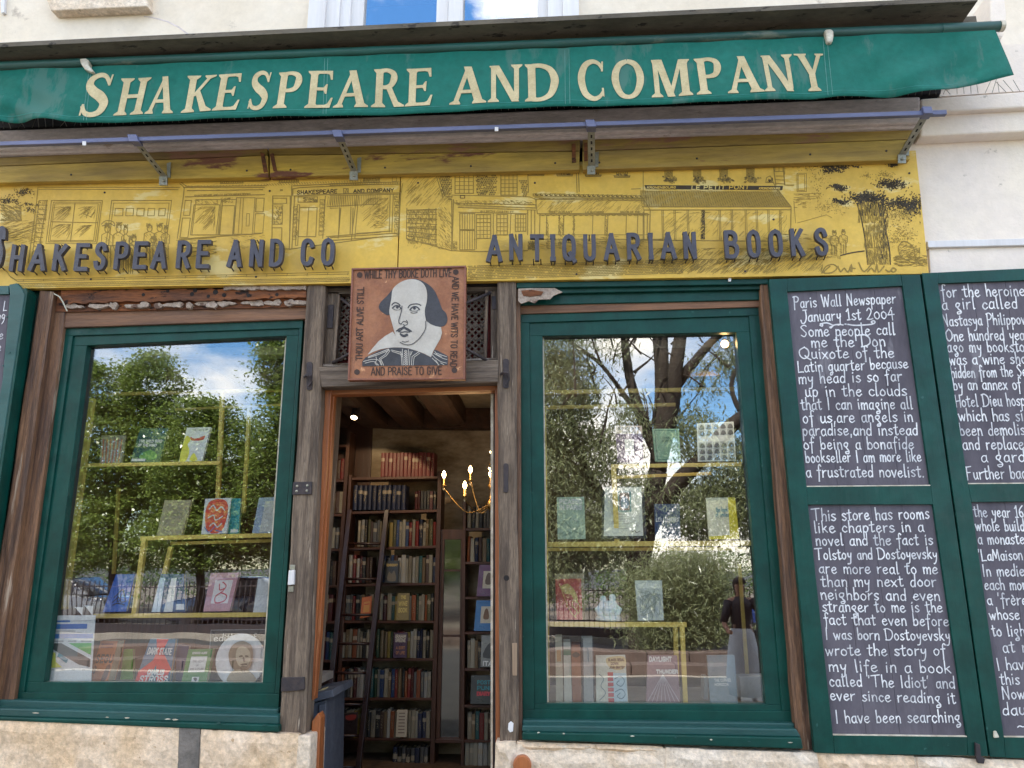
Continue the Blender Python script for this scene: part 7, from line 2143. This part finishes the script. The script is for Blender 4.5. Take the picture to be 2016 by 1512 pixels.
tree('bushy round tree reflected in the middle of the left window', (385, 1250), 16.0, [(430, 930, 130, 120, 1.6, 16000), (400, 830, 60, 60, 1.0, 4500), (420, 1050, 150, 80, 1.7, 12000), (520, 1000, 110, 120, 1.5, 11000)], .115, lf_dark, .16)
tree('tall tree reflected in the upper right corner of the left window', (640, 1250), 15.0, [(585, 720, 75, 100, 1.2, 9000), (600, 850, 90, 110, 1.5, 9000), (560, 950, 80, 80, 1.4, 6000)], .12, lf_dark, .18)
tree('low spreading tree reflected beyond the parked cars', (120, 1250), 21.0, [(120, 960, 90, 140, 1.6, 9000), (100, 1100, 100, 60, 1.6, 5000)], .13, lf_dark, .18)
tree('spreading tree opposite the doorway, seen only in the tall mirror', (890, 1250), 19.0, [(880, 1000, 150, 110, 1.6, 12000), (900, 1110, 130, 60, 1.4, 6000)], .12, lf_dark, .18)
# the big old tree with silvery leaves, opposite the right window
b = rp_(1262, 1270, 12.0)
b.z = GZ
big = root('tree', 'large old tree with forking dark trunks and silvery leaves reflected in the right window', 'tree', b, 'trees across the street')
def Rp(x, y, dd=0):
    return rp_(x, y, 12.0 + dd)
limb(big, [b, Rp(1262, 1180), Rp(1255, 1110), Rp(1275, 1020), Rp(1295, 930)], .30, .24, 'trunk')
limb(big, [Rp(1258, 1120), Rp(1225, 1050, .3), Rp(1190, 990, .6), Rp(1130, 925, .9), Rp(1060, 870, 1.2), Rp(980, 820, 1.4)], .18, .08)
limb(big, [Rp(1190, 990, .6), Rp(1140, 890, .4), Rp(1120, 790, .2), Rp(1090, 700, 0)], .12, .05)
limb(big, [Rp(1295, 930), Rp(1300, 840), Rp(1303, 740), Rp(1300, 640), Rp(1296, 520), Rp(1290, 420)], .22, .12)
limb(big, [Rp(1300, 900), Rp(1325, 800, -.3), Rp(1330, 720, -.5), Rp(1345, 620, -.6), Rp(1370, 480, -.8)], .20, .10)
limb(big, [Rp(1310, 800), Rp(1350, 730, -.4), Rp(1410, 660, -.7), Rp(1500, 600, -1)], .15, .06)
limb(big, [Rp(1272, 1050), Rp(1330, 960, -.3), Rp(1390, 890, -.6), Rp(1460, 820, -.8), Rp(1560, 760, -1), Rp(1650, 720, -1)], .20, .09)
limb(big, [Rp(1460, 820, -.8), Rp(1440, 760, -.8), Rp(1470, 690, -.9)], .07, .03)
limb(big, [Rp(1295, 900), Rp(1262, 820, .3), Rp(1238, 730, .4), Rp(1222, 620, .5), Rp(1190, 500, .6)], .14, .07)
limb(big, [Rp(1262, 820, .3), Rp(1200, 740, .6), Rp(1150, 690, .8), Rp(1080, 640, 1)], .07, .03)
for _ in range(70):
    x, y = rnd.uniform(1060, 1500), rnd.uniform(560, 900)
    dx, dy = rnd.uniform(-70, 70), rnd.uniform(-130, -30)
    dd = rnd.uniform(-1.2, 1.2)
    limb(big, [Rp(x, y, dd), Rp(x + dx * .5 + rnd.uniform(-12, 12), y + dy * .5, dd + .1), Rp(x + dx, y + dy, dd + .2)], rnd.uniform(.018, .04), .008, 'branch')
bl = []
for px, py, rx, rz, n in ((1100, 800, 70, 120, 5200), (1090, 680, 60, 50, 2600), (1070, 950, 70, 90, 5200), (1110, 1030, 90, 90, 6000), (1180, 1060, 60, 60, 2200), (1240, 840, 30, 60, 500), (1400, 740, 60, 50, 1100), (1480, 680, 60, 60, 2400), (1440, 930, 70, 90, 2600), (1380, 1010, 70, 60, 2600), (1500, 980, 60, 120, 3000),
                          (1360, 860, 40, 60, 1000), (1180, 700, 60, 50, 500), (1290, 560, 160, 60, 2000), (1450, 600, 90, 50, 1800), (1150, 590, 110, 60, 2400), (1080, 1120, 60, 70, 2600), (1250, 980, 30, 60, 700), (1180, 900, 40, 60, 1300)):
    c = Rp(px, py)
    sc = 17.2 / 1500
    bl.append(((c.x, c.y, c.z), (rx * sc, 1.0, rz * sc), int(n * (1.0 if py < 780 else 2.3))))
leaf_mesh('crown', bl, .15, lf_pale, big, .2, .9, 10)
# bamboo clump, lower right
b = rp_(1345, 1260, 9.5)
b.z = GZ
bam = root('bamboo_clump', 'tall feathery bamboo clump in front of the park railings', 'bamboo', b)
bl = []
for k in range(16):
    x = rnd.uniform(1285, 1420)
    t0 = rp_(x, 1250, 9.5)
    t0.z = GZ
    t1 = rp_(x + rnd.uniform(-30, 30), rnd.uniform(1080, 1150), 9.5 + rnd.uniform(-.3, .3))
    limb(bam, [t0, t0.lerp(t1, .5), t1], .012, .006, 'cane')
    for q in range(4):
        c = t0.lerp(t1, .35 + q * .2)
        bl.append(((c.x, c.y, c.z), (.3, .3, .25), 420))
leaf_mesh('crown', bl, .16, lf_pale, bam, .1, .6, 8)
# hedge masses closing the view behind
for (x0, x1, d, ht, lab) in ((-200, 985, 27, 3.4, 'long dark hedge behind the parked cars on the left'), (1000, 1900, 25, 2.6, 'tall dark hedge behind the railings opposite the right window')):
    a_, c_ = rp_(x0, 1250, d), rp_(x1, 1250, d)
    a_.z = c_.z = GZ
    h = root('hedge', lab, 'hedge', (a_ + c_) / 2)
    bl = []
    n = int((c_ - a_).length / 1.0)
    for k in range(n + 1):
        p = a_.lerp(c_, k / n)
        bl.append(((p.x, p.y, ht * .5), (.9, .7, ht * .5), 1300))
    leaf_mesh('foliage', bl, .12, lf_bright, h, .5, clump=30)
# park railings
fa, fb = rp_(-300, 1200, 15.0), rp_(2300, 1200, 15.0)
fr_ = root('railings', 'black iron park railings on a low stone kerb across the street', 'railings', (0, (fa.y + fb.y) / 2, GZ))
fy = (fa.y + fb.y) / 2
MB().box(-14, 10, fy - .1, fy + .1, GZ, .25).build('stone_kerb', m_iron, fr_)
MB().box(-14, 10, fy - .015, fy + .015, 1.15, 1.18).build('rail', m_iron, fr_)
MB().box(-14, 10, fy - .015, fy + .015, .38, .41).build('rail', m_iron, fr_)
pk = MB()
x = -14
while x < 10:
    pk.box(x, x + .018, fy - .009, fy + .009, .25, 1.3)
    x += .13
tag(pk.build('pickets', m_iron, fr_), kind='stuff')
# low stone steps along the pavement edge
sb_ = root('stone_steps', 'two low pinkish stone steps along the pavement edge facing the shop', 'steps', (0, -8.9, 0))
m_pink = M('pinkish step stone', (0.14, 0.10, 0.085), 0.9, (0.10, 0.072, 0.06), 3, bump=.6)
x = -9.0
while x < 9:
    wd_ = rnd.uniform(.7, 1.1)
    MB().box(x, x + wd_ - .015, -8.40, -7.95, 0, .17 + rnd.uniform(-.005, .005)).build('stone', m_pink, sb_, .01)
    MB().box(x + .3, x + wd_ + .285, -8.9, -8.405, 0, .34 + rnd.uniform(-.005, .005)).build('stone', m_pink, sb_, .01)
    x += wd_
# parked cars
def car(label, x, y, paint, L=4.3, H=1.48, W=1.75):
    r = root('parked_car', label, 'car', (x, y, -.12), 'cars parked along the far kerb')
    z0 = -.12
    lower = [(-L / 2, .35), (-L / 2 + .05, .72), (-L / 2 + .5, .86), (-L / 2 + 1.05, .93), (L / 2 - .9, .95), (L / 2 - .15, .86), (L / 2, .6), (L / 2 - .03, .3), (L / 2 - .35, .22), (-L / 2 + .3, .22)]
    m = MB()
    def sec(pts, ya, yb, inset):
        vs = [(x + px, y + ya, z0 + pz) for px, pz in pts] + [(x + px, y + yb, z0 + pz) for px, pz in pts]
        n = len(pts)
        m.add(vs, [list(range(n)), list(range(2 * n - 1, n - 1, -1))] + [[(i + 1) % n, i, n + i, n + (i + 1) % n] for i in range(n)])
    sec(lower, -W / 2, W / 2, 0)
    m.build('body', paint, r, .06, smooth=True)
    cab = [(-L / 2 + 1.0, .92), (-L / 2 + 1.65, H - .05), (-L / 2 + 2.3, H), (L / 2 - 1.3, H - .04), (L / 2 - .65, .94)]
    m = MB()
    n = len(cab)
    vs = [(x + a, y - W / 2 + (.06 if b_ < 1 else .22), z0 + b_) for a, b_ in cab] + [(x + a, y + W / 2 - (.06 if b_ < 1 else .22), z0 + b_) for a, b_ in cab]
    m.add(vs, [list(range(n)), list(range(2 * n - 1, n - 1, -1))] + [[(i + 1) % n, i, n + i, n + (i + 1) % n] for i in range(n)])
    m.build('roof', paint, r, .05, smooth=True)
    for s in (1,):
        yy = y + W / 2 - .10
        for a, c in (((-L / 2 + 1.28, -L / 2 + 1.72), -L / 2 + 2.2), ((-L / 2 + 2.3, -L / 2 + 2.3), L / 2 - 1.0)):
            zb_, zt_ = z0 + .97, z0 + H - .10
            MB().add([(x + a[0], y + W / 2 - .045, zb_), (x + c, y + W / 2 - .045, zb_), (x + c - (.3 if c > 0.5 else 0), y + W / 2 - .20, zt_), (x + a[1], y + W / 2 - .20, zt_)], [(0, 1, 2, 3)]).build('window', m_black, r)
    for wx in (-L / 2 + .85, L / 2 - .85):
        for wy in (y - W / 2 + .02, y + W / 2 - .22):
            wh = MB().lathe((x + wx, wy, z0 + .31), [(.31, 0), (.31, .2), (.2, .21), (.0, .21)], 20, 'Y').build('wheel', m_black, r, smooth=False)
            MB().lathe((x + wx, wy + .212, z0 + .31), [(.19, 0), (.17, .01), (0, .015)], 12, 'Y').build('rim', m_iron, wh)
    MB().box(x - L / 2 - .01, x - L / 2 + .1, y + W / 2 - .4, y + W / 2 - .1, z0 + .6, z0 + .72).build('headlight', m_white, r)
    return r
def paint(nm, c):
    return M(nm, c, .18, c, bump=0, fine=0, coat=.8, rough_var=0)
cy = -18.8
car('pale grey hatchback parked opposite the left window', rp_(120, 1150, 19.0).x, cy, paint('pale grey car paint', (.16, .16, .17)))
car('dark blue saloon parked opposite the door side of the left window', rp_(480, 1150, 19.0).x, cy, paint('navy car paint', (.015, .02, .05)))
car('blue car parked opposite the right edge of the right window', rp_(1600, 1150, 19.0).x, cy, paint('blue car paint', (.03, .06, .22)))
# passers-by standing near the camera
def person(label, loc, face_z, top, legs, skin, hair, arm_up=True, h=1.66):
    r = root('person', label, 'person', loc)
    s = h / 1.7
    V = {'pelvis': (0, 0, .95), 'waist': (0, 0, 1.08), 'chest': (0, 0, 1.3), 'neck': (0, 0, 1.43), 'nk2': (0, .01, 1.49), 'head': (0, .02, 1.6), 'crown': (0, 0, 1.68),
         'shl': (-.17, 0, 1.38), 'shr': (.17, 0, 1.38), 'ell': (-.26, .05, 1.12), 'wrl': (-.22, .22, 1.0), 'hnl': (-.20, .30, 1.0),
         'elr': (.30, .14, 1.22), 'wrr': (.20, .30, 1.42), 'hnr': (.16, .34, 1.50),
         'hpl': (-.09, 0, .9), 'knl': (-.10, .02, .5), 'anl': (-.10, 0, .09), 'tol': (-.11, .14, .03), 'hpr': (.09, 0, .9), 'knr': (.10, .03, .5), 'anr': (.11, 0, .09), 'tor': (.12, .14, .03)}
    rad = {'pelvis': .135, 'waist': .115, 'chest': .14, 'neck': .058, 'nk2': .055, 'head': .095, 'crown': .06, 'shl': .06, 'shr': .06, 'ell': .04, 'elr': .04, 'wrl': .028, 'wrr': .028, 'hnl': .035, 'hnr': .035,
           'hpl': .10, 'hpr': .10, 'knl': .06, 'knr': .06, 'anl': .04, 'anr': .04, 'tol': .035, 'tor': .035}
    E = [('pelvis', 'waist'), ('waist', 'chest'), ('chest', 'neck'), ('neck', 'nk2'), ('nk2', 'head'), ('head', 'crown'), ('chest', 'shl'), ('chest', 'shr'), ('shl', 'ell'), ('ell', 'wrl'), ('wrl', 'hnl'), ('shr', 'elr'), ('elr', 'wrr'), ('wrr', 'hnr'),
         ('pelvis', 'hpl'), ('hpl', 'knl'), ('knl', 'anl'), ('anl', 'tol'), ('pelvis', 'hpr'), ('hpr', 'knr'), ('knr', 'anr'), ('anr', 'tor')]
    ks = list(V)
    me = bpy.data.meshes.new('body')
    me.from_pydata([Vector(V[k]) * s for k in ks], [(ks.index(a), ks.index(b_)) for a, b_ in E], [])
    o = bpy.data.objects.new('body', me)
    _link(o, r, None)
    o.modifiers.new('skin', 'SKIN')
    for i, k in enumerate(ks):
        me.skin_vertices[0].data[i].radius = (rad[k] * s, rad[k] * s)
    me.skin_vertices[0].data[0].use_root = True
    sb = o.modifiers.new('sub', 'SUBSURF')
    sb.levels = sb.render_levels = 2
    me.materials.append(skin)
    L0 = Vector(loc)
    MB().lathe(L0 + Vector((0, 0, 0)), [(.16 * s, .92 * s), (.13 * s, 1.08 * s), (.16 * s, 1.25 * s), (.17 * s, 1.36 * s), (.07 * s, 1.45 * s)], 18).build('top', top, r, smooth=True)
    MB().lathe(L0, [(.22 * s, .12), (.24 * s, .3), (.20 * s, .7), (.165 * s, .96 * s), (.14 * s, 1.04 * s)], 18).build('skirt', legs, r, smooth=True)
    MB().lathe(L0 + Vector((0, -.045, 0)), [(.05 * s, 1.42 * s), (.08 * s, 1.52 * s), (.10 * s, 1.62 * s), (.085 * s, 1.70 * s), (0, 1.73 * s)], 16).build('hair', hair, r, smooth=True)
    MB().lathe(L0 + Vector((0, .012, 0)), [(.104 * s, 1.635 * s), (.10 * s, 1.68 * s), (.07 * s, 1.725 * s), (0, 1.745 * s)], 16).build('hair', hair, r, smooth=True)
    for a, b_ in (('shl', 'ell'), ('shr', 'elr')):
        MB().tube([L0 + Vector(V[a]) * s, L0 + Vector(V[b_]) * s], [.078 * s, .055 * s], 10).build('sleeve', top, r, smooth=True)
    MB().tube([L0 + Vector((-.03, .098, 1.625)) * s, L0 + Vector((.03, .098, 1.625)) * s], .007, 6).build('eyes', hair, r)
    MB().tube([L0 + Vector((-.02, .10, 1.56)) * s, L0 + Vector((.02, .10, 1.56)) * s], .006, 6).build('mouth', flat('lips', (.3, .08, .07)), r)
    ph = L0 + Vector((.14, .38, 1.53)) * 1.0
    return r, L0, s
skin = flat('skin', (.45, .22, .14), .5)
pp = rp_(1458, 1200, 5.6)
r_, L0, s_ = person('standing woman in a dark top and long white skirt with one hand raised', (pp.x, pp.y, 0), 0, flat('dark top', (.03, .02, .025)), flat('white cotton', (.65, .65, .68)), skin, flat('dark hair', (.02, .012, .01)), h=1.58)
